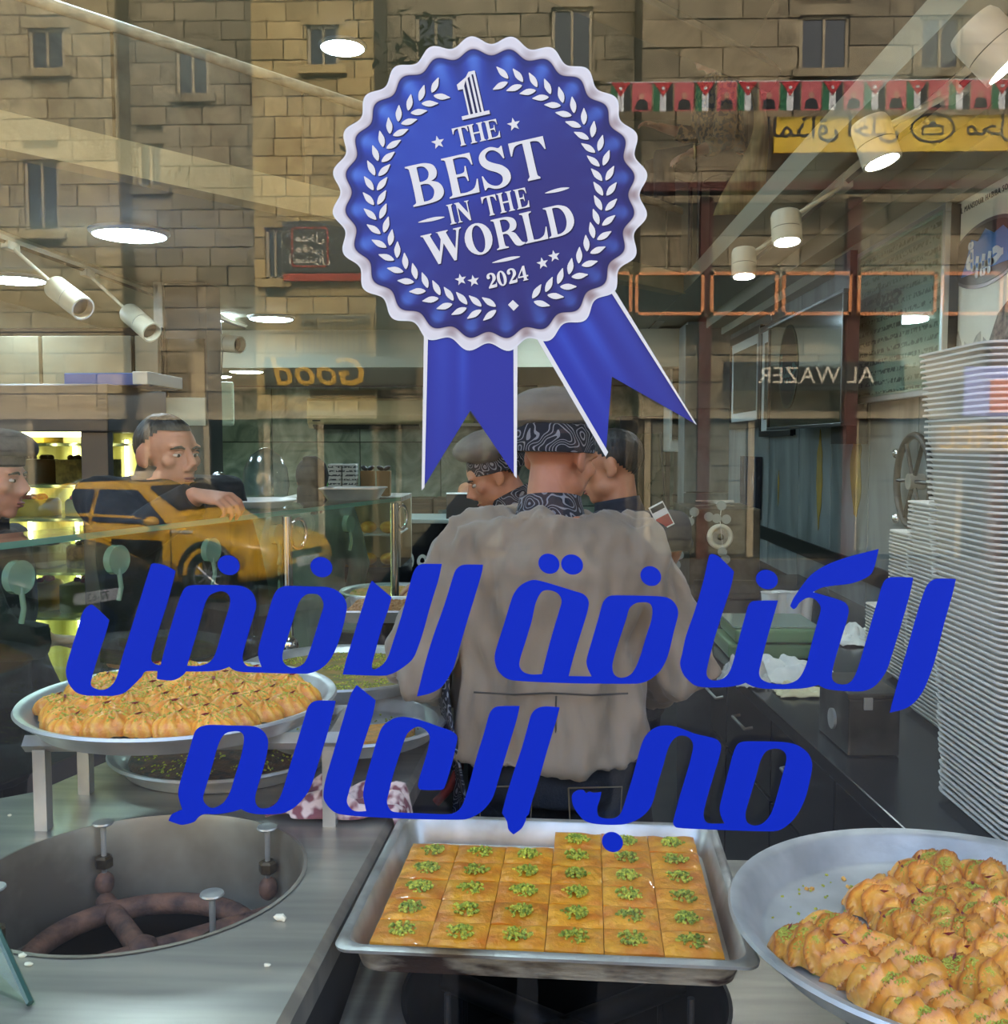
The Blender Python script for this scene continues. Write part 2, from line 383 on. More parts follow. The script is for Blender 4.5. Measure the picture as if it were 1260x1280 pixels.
w_world = thing('vinyl_lettering', 'blue vinyl Arabic word at the left of the lower line on the window', 'window lettering', win_pt(450, 960), 'blue Arabic words on the window')
cut('letter', crop([(200,230),(240,221),(350,224),(460,228),(505,250),(530,290),(530,340),(510,430),(480,530),(468,580),(475,615),(500,632),(545,625),(580,595),(605,540),(640,420),(680,290),(710,190),(730,130),(760,105),(800,101),(865,103,c),(850,170),(810,310),(770,440),(740,530),(700,590),(650,635),(590,658),(480,660),(430,650),(400,635,c),(350,650),(280,660),(220,660),(190,675),(170,697),(130,710),(100,712),(42,692,c),(60,660),(110,637,c),(95,590),(90,550),(100,500),(130,400),(160,290),(175,250)],
  [(345,255),(385,252),(410,270),(412,310),(395,390),(370,470),(345,550),(310,605),(260,630),(225,612),(212,580),(225,530),(255,430),(280,340),(300,290),(320,265)], ox=200, oy=850), M_vinyl, w_world)
cut('letter', crop([(23,25,c),(117,100,c),(100,180),(55,320),(15,450),(-15,550),(-25,600),(-5,635),(25,647),(70,645,c),(60,600),(55,560),(65,500),(95,390),(125,290),(150,230),(195,195),(240,182),(300,188),(360,205),(430,230),(490,252),(518,280),(510,330),(490,420),(455,530),(440,540),(340,540),(325,520),(335,470),(360,390),(380,310),(380,270),(355,240),(320,230),(280,255),(260,290),(240,350),(205,460),(180,560),(172,600),(185,635),(210,650),(350,657),(480,660),(525,640),(550,600),(575,520),(610,390),(650,260),(675,170),(695,140),(725,129),(825,128,c),(812,190),(770,330),(730,460),(700,560),(680,600),(640,645),(590,675),(540,687),(350,685),(100,675),(-60,660),(-105,635),(-137,590),(-140,550),(-130,490),(-95,370),(-45,200),(-5,70)], ox=440, oy=850), M_vinyl, w_world)
cut('letter', crop([(1022,135,c),(1005,200),(960,350),(920,490),(885,600),(870,660),(858,672),(855,690),(835,730),(795,760,c),(770,735),(762,695),(738,655,c),(760,570),(800,440),(840,320),(870,210),(885,165),(915,138),(960,130)], ox=440, oy=850), M_vinyl, w_world)

w_in = thing('vinyl_lettering', 'short blue vinyl Arabic word at the right of the lower line on the window', 'window lettering', win_pt(880, 970), 'blue Arabic words on the window')
cut('letter', crop([(880,294),(970,293),(1070,297),(1130,310),(1180,345),(1202,390),(1200,440),(1175,550),(1145,620),(1110,670),(1060,710),(1010,722),(760,715),(560,705),(540,685),(545,655),(570,560),(600,460),(625,370),(635,310),(615,275),(575,265),(540,285),(515,330),(495,400),(465,500),(440,590),(405,640),(350,675),(290,690),(180,688),(120,672),(80,630),(60,590),(58,550),(80,528),(110,525),(125,540),(140,533),(160,538),(197,535,c),(190,570),(178,610),(185,650),(230,662),(270,655),(295,625),(320,550),(350,450),(385,320),(410,265),(450,230),(500,217),(560,225),(650,258),(740,280),(768,310),(762,360),(735,450),(700,570),(685,640),(695,675),(720,685),(785,685,c),(768,650),(762,610),(775,550),(805,430),(830,340),(850,305)],
  [(1000,332),(1040,328),(1072,345),(1080,380),(1060,460),(1030,570),(1005,640),(970,682),(930,695),(895,680),(885,640),(900,580),(930,480),(955,390),(975,350)], ox=700, oy=850, s=3.818), M_vinyl, w_in)
for d in dots([(250,773,50,48)], 700, 850, 3.818): cut('letter_dot', [d], M_vinyl, w_in)

# ---- the rosette sticker (a printed, die-cut vinyl)
BY = GL - .0062
badge = thing('rosette_sticker', 'round blue award rosette sticker with cream scalloped edge and two ribbon tails', 'window sticker', win_pt(612, 242))
M_print = vcol_mat('rosette_print'); M_print.node_tree.nodes['Principled BSDF'].inputs['Specular IOR Level'].default_value = .2
M_cream = mat('cream_print', C(206, 198, 188), .5, spec=.25)
M_navy = mat('navy_print', C(24, 22, 62), .5, spec=.25)
BCX, BCY = 612.5, 242.0
def waver(a): return math.cos(math.pi * 2 * (a - 8) / 15.0)
def ring_mesh():
    na = 480; rr = []
    fr = [0, .3, .6, .75, .84, .9, .94, .97, .99, 1.0]
    ri = lambda a: 177.0 + 4.5 * waver(a)
    ro = lambda a: 192.5 + 5.5 * waver(a)
    rings_ = [('b', f) for f in fr[1:]] + [('c', f) for f in (0, .08, .3, .55, .8, .93, 1)]
    vs = [(BCX, BCY)]; cols = [C(52, 60, 150)]; fs = []
    def mixc(a, b, t): return tuple(a[i] * (1 - t) + b[i] * t for i in range(4))
    navy = C(56, 62, 142); navy2 = C(56, 54, 120); hi = C(92, 128, 214); dark = C(40, 36, 88); cream = C(240, 230, 224); shade = C(150, 118, 112); edge = C(250, 246, 240)
    for kind, f in rings_:
        for j in range(na):
            a = 360 * j / na; w = waver(a); t = R(a); up = (1 + math.cos(t + .9)) / 2      # 1 toward the upper left
            if kind == 'b':
                r = ri(a) * f; base = mixc(navy2, C(58, 82, 178), up ** 2)
                k = max(0, (f - .72) / .22); k = min(1, k); k = k * (1 - max(0, (f - .94) / .06) ** 1.0)
                g = max(0, w) ** 1.3 * k * (.35 + .65 * up); col = mixc(base, hi, min(1, g))
                g2 = max(0, -w) * k * .45; col = mixc(col, dark, g2)
                if f > .965: col = mixc(col, dark, .55)
                if f >= 1: col = dark
            else:
                r = ri(a) * (1 - f) + ro(a) * f
                dn = 1 - up; g = max(0, -w) ** 1.2 * (.25 + .75 * dn) * (1 - abs(f - .45)); col = mixc(cream, shade, min(.85, g))
                if f == 0: col = dark
                if f == .08: col = mixc(col, shade, .5)
                if f > .9: col = mixc(col, edge, .6)
            vs.append((BCX + r * math.sin(t), BCY - r * math.cos(t))); cols.append(col)
    nr = len(rings_)
    for j in range(na): fs.append((0, 1 + j, 1 + (j + 1) % na))
    for i in range(nr - 1):
        for j in range(na):
            a = 1 + i * na; b = a + na; fs.append((a + j, b + j, b + (j + 1) % na, a + (j + 1) % na))
    return vs, cols, fs
def printed(name, vs, cols, fs, parent, y, m=M_print, thick=.0004):
    P = [tuple(win_pt(p[0], p[1], y)) for p in vs]
    n = len(P); P2 = [(p[0], y + thick, p[2]) for p in P]
    edges = {}
    for f in fs:
        for i in range(len(f)):
            e = (f[i], f[(i + 1) % len(f)]); edges[e] = 1
    rim = [e for e in edges if (e[1], e[0]) not in edges]
    fs2 = [tuple(f) for f in fs] + [tuple(n + i for i in reversed(f)) for f in fs] + [(b, a, n + a, n + b) for a, b in rim]
    me = bpy.data.meshes.new(name); me.from_pydata(P + P2, [], fs2)
    ca = me.color_attributes.new('print', 'FLOAT_COLOR', 'POINT')
    ca.data.foreach_set('color', (np.array(cols + cols, dtype=float) * np.array([.66, .66, .66, 1])).ravel())
    me.materials.append(m); me.update(); return link(name, me, parent)
printed('medallion', *ring_mesh(), badge, BY)

# ribbon tails: a strip in quads between two side edges, with white borders and printed folds
def tail(tl, tr_, bl, br, notch, glossy):
    nu, nv = 24, 16; vs = []; cols = []; fs = []
    def mixc(a, b, t): return tuple(a[i] * (1 - t) + b[i] * t for i in range(4))
    L0, L1, R0, R1, N = Vector(tl), Vector(bl), Vector(tr_), Vector(br), Vector(notch)
    M0 = (L0 + R0) / 2
    for i in range(nu + 1):
        u = i / nu
        top = L0 * (1 - u) + R0 * u
        bot = (L1 * (1 - 2 * u) + N * 2 * u) if u <= .5 else (N * (2 - 2 * u) + R1 * (2 * u - 1))
        for j in range(nv + 1):
            v = j / nv; p = top * (1 - v) + bot * v; vs.append((p.x, p.y))
            col = mixc(C(48, 60, 168), C(58, 58, 138), u if glossy else .4)
            for cu, wd, st in (((.42, .05, .55), (.2, .1, .25)) if not glossy else ((.25, .06, .45), (.55, .07, .7), (.85, .1, .3))):
                col = mixc(col, C(74, 104, 214), st * math.exp(-((u - cu) / wd) ** 2) * (1 - .75 * v))
            cols.append(col)
    for i in range(nu):
        for j in range(nv):
            a = i * (nv + 1) + j; fs.append((a, a + 1, a + nv + 2, a + nv + 1))
    printed('ribbon_tail', vs, cols, fs, badge, BY + .0008)
    for A, B, s in ((L0, L1, 1), (R0, R1, -1)):
        d = (B - A).normalized(); nrm = Vector((-d.y, d.x)) * (-s) 
        wdt = 5.2
        cut('ribbon_border', [[(A.x, A.y), (B.x, B.y), (B.x + nrm.x * wdt * .7, B.y + nrm.y * wdt * .7 - 4), (A.x + nrm.x * wdt, A.y + nrm.y * wdt)]], M_cream, badge, y=BY + .0004)
tail((530, 412), (647, 418), (527, 613), (646, 598), (588, 513), False)
tail((672, 425), (764, 356), (757, 571), (871, 531), (765, 471), True)

# serif capitals, cap height 1
def stem(x, w, y0=0, y1=1, s=.09):
    """a stem with bracketed serifs at both ends"""
    return [(x - s, y0, c), (x + w + s, y0, c), (x + w + s, y0 + .035, c), (x + w, y0 + .09), (x + w, y1 - .09), (x + w + s, y1 - .035, c), (x + w + s, y1, c), (x - s, y1, c), (x - s, y1 - .035, c), (x, y1 - .09), (x, y0 + .09), (x - s, y0 + .035, c)]
def ell(cx, cy, rx, ry, n=24): return [(cx + rx * math.cos(t), cy + ry * math.sin(t)) for t in [2 * math.pi * i / n for i in range(n)]]
SER = {
 'T': (.92, [[(.32,0,c),(.64,0,c),(.64,.04,c),(.58,.1),(.58,.93,c),(.66,.93),(.8,.88),(.9,.68,c),(.93,.68,c),(.93,1,c),(.03,1,c),(.03,.68,c),(.06,.68,c),(.16,.88),(.3,.93),(.38,.93,c),(.38,.1),(.32,.04,c)]]),
 'H': (1.0, [stem(.12,.2), stem(.66,.2), [(.3,.46,c),(.68,.46,c),(.68,.54,c),(.3,.54,c)]]),
 'E': (.84, [[(.03,0,c),(.8,0,c),(.83,.33,c),(.8,.33,c),(.7,.13),(.5,.06),(.32,.07,c),(.32,.47,c),(.46,.47),(.54,.44),(.57,.33,c),(.6,.33,c),(.6,.7,c),(.57,.7,c),(.54,.58),(.46,.54),(.32,.54,c),(.32,.93,c),(.5,.94),(.68,.88),(.75,.7,c),(.78,.7,c),(.77,1,c),(.03,1,c),(.03,.965,c),(.12,.92),(.12,.08),(.03,.035,c)]]),
 'I': (.44, [stem(.12,.2)]),
 'N': (1.0, [[(.03,0,c),(.3,0,c),(.3,.035,c),(.2,.09),(.2,.75,c),(.74,0,c),(.84,0,c),(.84,.91),(.93,.965,c),(.93,1,c),(.66,1,c),(.66,.965,c),(.76,.91),(.76,.38,c),(.32,1,c),(.03,1,c),(.03,.965,c),(.12,.91),(.12,.09),(.03,.035,c)]]),
 'B': (.9, [[(.03,0,c),(.46,0),(.72,.04),(.85,.16),(.86,.32),(.77,.46),(.6,.53,c),(.74,.59),(.8,.74),(.74,.9),(.58,.98),(.42,1),(.03,1,c),(.03,.965,c),(.12,.91),(.12,.09),(.03,.035,c)],
            [(.32,.07,c),(.44,.07),(.56,.12),(.63,.28),(.56,.44),(.44,.49),(.32,.49,c)], [(.32,.56,c),(.42,.56),(.54,.61),(.59,.75),(.53,.88),(.43,.93),(.32,.93,c)]]),
 'S': (.82, [[(.06,.36,c),(.06,.01,c),(.09,.01,c),(.16,.06),(.3,.0),(.45,-.02),(.64,.03),(.77,.17),(.76,.36),(.62,.52),(.42,.62),(.28,.72),(.26,.84),(.36,.93),(.5,.92),(.62,.82),(.69,.68,c),(.72,.68,c),(.72,.99,c),(.69,.99,c),(.62,.95),(.5,1.0),(.38,1.02),(.2,.96),(.09,.82),(.11,.63),(.26,.48),(.45,.38),(.56,.27),(.55,.14),(.44,.06),(.3,.08),(.17,.18),(.09,.36,c)]]),
 'W': (1.36, [[(.0,1,c),(.36,1,c),(.36,.965,c),(.3,.93),(.5,.36,c),(.62,.75,c),(.56,.965,c),(.5,1,c),(.9,1,c),(.9,.965,c),(.83,.93),(1.02,.36,c),(1.17,.92),(1.08,.965,c),(1.08,1,c),(1.34,1,c),(1.34,.965,c),(1.26,.92),(.98,-.02,c),(.9,-.02,c),(.68,.6,c),(.45,-.02,c),(.37,-.02,c),(.07,.93),(.0,.965,c)]]),
 'O': (1.0, [ell(.49,.49,.45,.52), ell(.49,.49,.2,.45)]),
 'R': (.98, [[(.03,0,c),(.42,0,c),(.42,.035,c),(.32,.09),(.32,.46,c),(.42,.46),(.5,.4),(.58,.2),(.66,.04),(.8,-.02),(.97,.02,c),(.97,.06,c),(.88,.1),(.8,.26),(.72,.42),(.6,.49,c),(.76,.55),(.83,.72),(.77,.89),(.6,.98),(.42,1),(.03,1,c),(.03,.965,c),(.12,.91),(.12,.09),(.03,.035,c)],
            [(.32,.53,c),(.42,.53),(.55,.59),(.61,.73),(.55,.88),(.43,.93),(.32,.93,c)]]),
 'L': (.82, [[(.03,0,c),(.78,0,c),(.81,.4,c),(.78,.4,c),(.68,.16),(.5,.06),(.32,.07,c),(.32,.91),(.42,.965,c),(.42,1,c),(.03,1,c),(.03,.965,c),(.12,.91),(.12,.09),(.03,.035,c)]]),
 'D': (1.0, [[(.03,0,c),(.45,0),(.75,.1),(.92,.32),(.93,.6),(.8,.87),(.55,.99),(.4,1),(.03,1,c),(.03,.965,c),(.12,.91),(.12,.09),(.03,.035,c)], [(.32,.07,c),(.45,.08),(.6,.18),(.69,.4),(.68,.66),(.58,.86),(.45,.93),(.32,.93,c)]]),
 '2': (.72, [[(.05,.0,c),(.6,.0),(.66,.08),(.68,.3,c),(.64,.3,c),(.58,.2),(.28,.2,c),(.5,.38),(.66,.55),(.68,.76),(.58,.95),(.36,1.02),(.14,.96),(.05,.8),(.09,.66),(.2,.63),(.29,.7),(.26,.83),(.34,.92),(.44,.85),(.46,.68),(.38,.48),(.05,.08,c)]]),
 '0': (.76, [ell(.37,.49,.34,.52), ell(.37,.49,.12,.43)]),
 '4': (.8, [[(.34,0,c),(.72,0,c),(.72,.04,c),(.64,.09),(.64,.24,c),(.77,.24,c),(.77,.34,c),(.64,.34,c),(.64,1.0,c),(.5,1.0,c),(.03,.34,c),(.03,.24,c),(.42,.24,c),(.42,.09),(.34,.04,c)], [(.13,.34,c),(.42,.34,c),(.42,.74,c)]]),
}
ROT = R(-12.7)
def line_of(name, txt, x0, y0, h, widths=None, tracking=.06, parent=badge, xs=1.0, ang=ROT, gap=.45):
    """letters of one printed line from a baseline start (photo pixels), with a dark printed shadow"""
    x = 0.0; ca, sa = math.cos(ang), math.sin(ang); ls = []; sh = []
    for ch in txt:
        if ch == ' ': x += gap; continue
        adv, loops = SER[ch]
        for lp in loops:
            q = smooth_poly(lp, 3) if any(len(p) > 2 for p in lp) or len(lp) < 22 else lp
            pts = []
            for p in q:
                lx = (x + p[0]) * h * xs; ly = -p[1] * h
                pts.append((x0 + lx * ca - ly * sa, y0 + lx * sa + ly * ca))
            ls.append((pts, ch))
        x += adv + tracking
    # one part per letter
    bych = []; last = None
    x = 0; i = 0
    for ch in txt:
        if ch == ' ': continue
        k = len(SER[ch][1]); lo = [l[0] for l in ls[i:i + k]]; i += k
        if ch == 'H':
            for l in lo[:-1]: pass
            cut('printed_shadow', [[(a + 1.3, b + 1.3) for a, b in l] for l in lo[:1]], M_navy, parent, .0002, BY - .0002)
            for l in lo: cut('printed_letter', [l], M_cream, parent, .0002, BY - .0005)
        else:
            cut('printed_shadow', [[(a + 1.3, b + 1.3) for a, b in l] for l in lo], M_navy, parent, .0002, BY - .0002)
            cut('printed_letter', lo, M_cream, parent, .0002, BY - .0005)
line_of('the', 'THE', 569, 184, 23.5, xs=.92, tracking=-.02)
line_of('best', 'BEST', 515.5, 259, 51, xs=.97, tracking=.04)
line_of('in_the', 'IN THE', 562.5, 281, 25, xs=.82, tracking=.05, gap=.62)
line_of('world', 'WORLD', 534, 332.5, 38.5, xs=1.0, tracking=-.03)
line_of('year', '2024', 610.5, 361, 18.5, xs=.95, tracking=0)
def rotp(pts, x0, y0, h, ang=ROT):
    ca, sa = math.cos(ang), math.sin(ang); return [(x0 + h * (a * ca + b * sa), y0 + h * (a * sa - b * ca)) for a, b in pts]
one = [(0,0),(.62,0),(.62,.08),(.5,.08),(.5,1),(.36,1),(.28,.9),(.05,.78),(.05,.66),(.16,.66),(.16,.08),(0,.08)]
cut('printed_letter', [rotp(one, 578, 150, 57), rotp([(.2,.08),(.26,.08),(.26,.84),(.2,.72)], 578, 150, 57), rotp([(.31,.08),(.36,.08),(.36,.9),(.31,.87)], 578, 150, 57), rotp([(.41,.08),(.45,.08),(.45,.93),(.41,.93)], 578, 150, 57)], M_cream, badge, .0002, BY - .0005)
cut('printed_shadow', [[(a + 1.5, b + 1.5) for a, b in rotp(one, 578, 150, 57)]], M_navy, badge, .0002, BY - .0002)
def star(cx, cy, r, rot=ROT):
    return [(cx + (r if i % 2 == 0 else r * .42) * math.sin(rot * -1 * -1 + math.pi * i / 5), cy - (r if i % 2 == 0 else r * .42) * math.cos(rot + math.pi * i / 5)) for i in range(10)]
for sx_, sy_, sr in ((547.5, 178, 8.6), (642.3, 155.5, 8.6), (576, 349.5, 7.6), (592, 351, 7.6), (678.2, 329, 7.6), (692.8, 320, 7.6)):
    cut('printed_star', [star(sx_, sy_, sr)], M_cream, badge, .0002, BY - .0005)
for x0, y0, x1, y1 in ((522.5, 278, 555.5, 271), (681, 241.5, 711.5, 234.5), (615, 328.5, 650, 320.5)):
    d = Vector((x1 - x0, y1 - y0)); n_ = Vector((-d.y, d.x)).normalized() * 2.1; a = Vector((x0, y0))
    pts = [a, a + d * .3 + n_ * .8, a + d * .6 + n_, a + d * .9 + n_ * .6, a + d, a + d * .7 - n_, a + d * .35 - n_ * .9]
    cut('printed_dash', [smooth_poly([(p.x, p.y) for p in pts], 4)], M_cream, badge, .0002, BY - .0005)
cut('printed_diamond', [[(635, 381), (641, 375), (648.5, 382), (642, 388.5)]], M_cream, badge, .0002, BY - .0005)
def leaf(px, py, ang, ln, wd):
    """pointed leaf from its base along an angle measured clockwise from up"""
    d = Vector((math.sin(ang), -math.cos(ang))); n_ = Vector((-d.y, d.x)); b = Vector((px, py))
    pts = [b, b + d * ln * .25 + n_ * wd * .42, b + d * ln * .55 + n_ * wd * .5, b + d * ln * .85 + n_ * wd * .2, b + d * ln, b + d * ln * .8 - n_ * wd * .25, b + d * ln * .5 - n_ * wd * .5, b + d * ln * .2 - n_ * wd * .35]
    return smooth_poly([(p.x, p.y) for p in pts], 2)
def branch(a0, a1, n, sgn):
    lv = []
    for i in range(n):
        a = R(a0 + (a1 - a0) * i / (n - 1)); rr = 143.5
        x = BCX + rr * math.sin(a); y = BCY - rr * math.cos(a); head = a + sgn * math.pi / 2
        for s in (-1, 1): lv.append(leaf(x + 2.2 * s * sgn * math.sin(a) * -1, y + 2.2 * s * sgn * math.cos(a), head + s * R(36), 21.0, 7.6))
    for nm, m, off, yy in (('laurel_branch', M_cream, 0, BY - .0005), ('printed_shadow', M_navy, 1.4, BY - .0002)):
        mb = MB()
        for l in lv:
            q = [win_pt(p[0] + off, p[1] + off, yy) for p in l]; n = len(q)
            mb.add(q + [p + Vector((0, .0002, 0)) for p in q], [tuple(range(n)), tuple(reversed(range(n, 2 * n)))] + [(i, n + i, n + (i + 1) % n, (i + 1) % n) for i in range(n)])
        mb.build(nm, m, badge)
branch(-30, -183, 22, 1)
branch(9, 158, 21, -1)
# ------------------------------------------------------------------ room shell
M_ceil = mat('ceiling_paint', C(158, 154, 134), .7)
M_fascia = mat('beige_plaster', C(206, 188, 146), .6, 0, C(188, 170, 130), 5, 4, .1, 40)
M_rail = mat('cream_stone', C(196, 180, 150), .45, 0, C(168, 150, 122), 14, 5, .1)
M_parapet = mat('parapet_marble', C(128, 122, 104), .3, 0, C(92, 86, 72), 3.2, 8, .05, rnd=.12, dist=1.5)
M_marble = mat('green_marble', C(146, 164, 152), .25, 0, C(92, 112, 102), 2.6, 9, .03, rnd=.10, dist=2.2)
M_wallmarble = mat('grey_marble', C(128, 138, 138), .28, 0, C(84, 94, 94), 3.0, 9, .03, stretch=(1, 1, .45), rnd=.10, dist=1.6)
M_joint = mat('joint', C(40, 44, 40), .8)
M_floor = mat('floor_tile', C(52, 50, 46), .4, 0, C(40, 38, 36), 6, 4)
M_dark = mat('dark_stone', C(30, 30, 32), .25, 0, C(22, 22, 24), 40, 3)
M_upper = mat('upper_wall', C(150, 142, 120), .7, 0, C(128, 120, 100), 2.5, 5, .1, 12)
XL, XR, YB = -3.4, 1.45, 10.5
ZC = 2.5
MB().lohi((XL - .2, GL + .1, -.1), (XR + .2, YB + .2, 0)).build('floor', M_floor, kind='structure')
MB().lohi((XL - .2, GL - .15, -.5), (XR + .25, GL + .15, .70)).build('trim_1', M_dark, kind='structure')                       # stone plinth under the window
MB().lohi((-7, GL - .1, 3.0), (7, GL + .3, 9.0)).build('wall_front', M_upper, kind='structure')                                  # the shop building above the window
MB().lohi((-7, GL - .1, -.5), (XL - .15, GL + .3, 3.0)).build('wall_front', M_upper, kind='structure')
MB().lohi((XR + .2, GL - .1, -.5), (7, GL + .3, 3.0)).build('wall_front', M_upper, kind='structure')
MB().lohi((XL - .2, GL + .3, 4.3), (XR + .2, YB + .2, 4.45)).build('ceiling', M_ceil, kind='structure')                         # over the mezzanine
wl_ = MB().lohi((XL - .2, GL + .3, 0), (XL, YB + .2, 4.3)).build('wall_left', M_upper, kind='structure')
wb_ = MB().lohi((XL, YB, 0), (XR, YB + .2, 4.3)).build('wall_back', M_joint, kind='structure')
wr_ = MB().lohi((XR, GL + .3, 0), (XR + .2, YB + .2, 4.3)).build('wall_right', M_joint, kind='structure')
def panel(name, a, b, m, parent, bev=.003):
    cx = [(a[i] + b[i]) / 2 for i in range(3)]
    me = MB().box((0, 0, 0), [abs(b[i] - a[i]) for i in range(3)]).mesh(name, m, None, bev)
    o = link(name, me); o.location = cx; return adopt(o, parent)
# back wall: green marble slabs
xs = [-3.4, -2.78, -1.85, -1.0, -.35, .45, 1.1, 1.45]
for i in range(len(xs) - 1):
    for z0, z1 in ((0, .95), (.95, 1.62), (1.62, 2.2)):
        panel('marble_panel', (xs[i] + .004, YB - .02, z0 + .004), (xs[i + 1] - .004, YB + .001, z1 - .004), M_marble, wb_)
# right wall: vertical marble slabs, two black bands at counter height
ys = [1.35, 2.1, 2.7, 3.25, 3.8, 4.35, 4.9, 5.5, 6.2, 6.9, 7.5, 8.4, 9.4, 10.45]
for i in range(len(ys) - 1):
    for z0, z1 in ((0, .78), (.86, 1.005), (1.085, 2.5)):
        panel('marble_panel', (XR - .02, ys[i] + .003, z0), (XR + .001, ys[i + 1] - .003, z1), M_wallmarble, wr_)
M_band = mat('black_band', C(20, 20, 20), .35)
for z0, z1 in ((.78, .86), (1.005, 1.085)):
    MB().lohi((XR - .03, 1.35, z0), (XR, 10.45, z1)).build('band', M_band, wr_)
# stone-clad pier on the right wall
pier = MB().lohi((1.12, 7.5, 0), (XR, 7.95, 2.5)).build('trim_2', M_wallmarble, kind='structure')
for k in range(4): panel('stone_panel', (1.10, 7.48, .62 * k + .004), (XR, 7.5, .62 * k + .616), M_wallmarble, pier)

# mezzanine: slab with a slanting front, plaster fascia, marble parapet and stone rail
P0, P1 = Vector((-3.08, 1.36)), Vector((.88, 6.12))
Pa = P0
slab = [(-3.4, 1.36), (-3.08, 1.36), (.88, 6.12), (.88, YB), (-3.4, YB)]
mez = MB().prism(slab, ZC + .008, ZC + .10).build('ceiling', M_ceil, kind='structure')
MB().lohi((.98, GL + .3, ZC + .03), (XR, YB, ZC + .10)).build('ceiling', M_ceil, kind='structure')      # lower ceiling strip over the right counter
dv = (P1 - P0).normalized(); nv_ = Vector((dv.y, -dv.x))
def along(t, off, z): p = P0 + dv * t + nv_ * off; return Vector((p.x, p.y, z))
LT = (P1 - P0).length
MB().add([along(0, -.08, ZC), along(LT, -.08, ZC), along(LT, .02, ZC), along(0, .02, ZC), along(0, -.08, ZC + .115), along(LT, -.08, ZC + .115), along(LT, .02, ZC + .115), along(0, .02, ZC + .115)],
         [(3, 2, 1, 0), (4, 5, 6, 7), (0, 1, 5, 4), (1, 2, 6, 5), (2, 3, 7, 6), (3, 0, 4, 7)]).build('fascia', M_fascia, mez)
t = 0; k = 0
while t < LT - .05:
    w = min(.92 if k % 3 else .78, LT - t)
    q = [along(t + .006, -.05, 0), along(t + w - .006, -.05, 0), along(t + w - .006, -.012, 0), along(t + .006, -.012, 0)]
    MB().prism([(p.x, p.y) for p in q], ZC + .115, ZC + .47).build('parapet_panel', M_parapet, mez); t += w; k += 1
MB().tube([along(0, -.03, ZC + .49), along(LT, -.03, ZC + .49)], [.028, .028], 10).build('handrail', M_rail, mez, smooth=50)
# two stepped ledges between lower ceiling and right wall
for x0, x1, z0, z1 in ((.88, .98, ZC + .005, ZC + .1), (1.25, 1.45, ZC - .05, ZC + .03), (1.36, 1.45, ZC - .10, ZC - .05)):
    MB().lohi((x0, GL + .3, z0), (x1, 7.48, z1)).build('trim_3', M_ceil, kind='structure')
# lower ceiling at the back of the room
MB().lohi((XL, 8.0, 2.21), (XR, YB, ZC + .008)).build('ceiling', M_ceil, kind='structure')
# upper beam that crosses the void
a, b = W(760, 0, 4.2), W(960, 94, 6.3)
MB().tube([a + (a - b) * .4, b], [.10, .10], 4).build('trim_4', M_fascia, kind='structure')
# wall of the upper room behind the seated guest, in panels
up = MB().lohi((XL, 8.6, ZC + .1), (XR, 8.75, 4.3)).build('wall_upper', M_upper, kind='structure')
for i in range(6):
    panel('wall_panel', (XL + .8 * i + .01, 8.57, ZC + .12), (XL + .8 * i + .79, 8.6, 3.6), mat('upper_panel', C(132, 124, 104), .6, 0, C(110, 102, 84), 3, 6, .1, rnd=.15), up)

# ------------------------------------------------------------------ lamps
M_led = mat('led_panel', (.62, .86, 1, 1), .5, emit=LED_POWER)
M_ledwarm = mat('led_panel_green', (.86, 1, .72, 1), .5, emit=LED_POWER * .7)
M_lamprim = mat('lamp_rim', C(190, 195, 196), .4)
def led(px, py, z, r, label, m=None):
    p = WZ(px, py, z)
    t = thing('ceiling_lamp', label, 'ceiling lamp', p, 'round ceiling lamps')
    MB().lathe([(r * .2, .02), (r, .02), (r + .012, .012), (r + .012, 0), (r * .97, -.014)], p, 40).build('lamp_rim', M_lamprim, t, smooth=40)
    MB().lathe([(.001, -.02), (r * .8, -.02), (r * .96, -.012), (r * .97, .01), (.001, .01)], p, 40).build('diffuser', m or M_led, t, smooth=40)
    return p
led(162, 291, ZC, .155, 'large round white ceiling lamp under the mezzanine, left of the rosette')
led(20, 348, ZC, .155, 'round ceiling lamp cut by the left edge of the photo, above the track spots')
led(339, 397, ZC, .155, 'round ceiling lamp further back, below and left of the rosette')
led(308, 463, 2.21, .14, 'small round ceiling lamp above the white insect killer', M_ledwarm)
led(270, 469, 2.21, .14, 'half hidden round ceiling lamp by the dark pillar, left of the small lamp', M_ledwarm)
led(428, 58, 4.29, .15, 'round lamp on the upper ceiling above the mezzanine rail')
led(560, 445, 2.21, .14, 'unseen round ceiling lamp added behind the left ribbon tail')  # unseen lamp, added to light the room
for x_, y_ in ((-2.3, 7.1), (.03, 7.4), (-2.6, 3.2)):  # outer two are unseen lamps added for light, middle one mirrors in the menu board
    p = Vector((x_, y_, ZC)); pp = thing('ceiling_lamp', 'round ceiling lamp under the mezzanine, ' + {-2.3: 'added out of sight behind the pillar', 0.03: 'hidden behind the rosette', -2.6: 'added out of view at the left'}[x_], 'ceiling lamp', p, 'round ceiling lamps')
    MB().lathe([(.001, -.02), (.13, -.02), (.15, -.012), (.15, .01), (.001, .01)], p, 32).build('diffuser', M_led, pp, smooth=40)
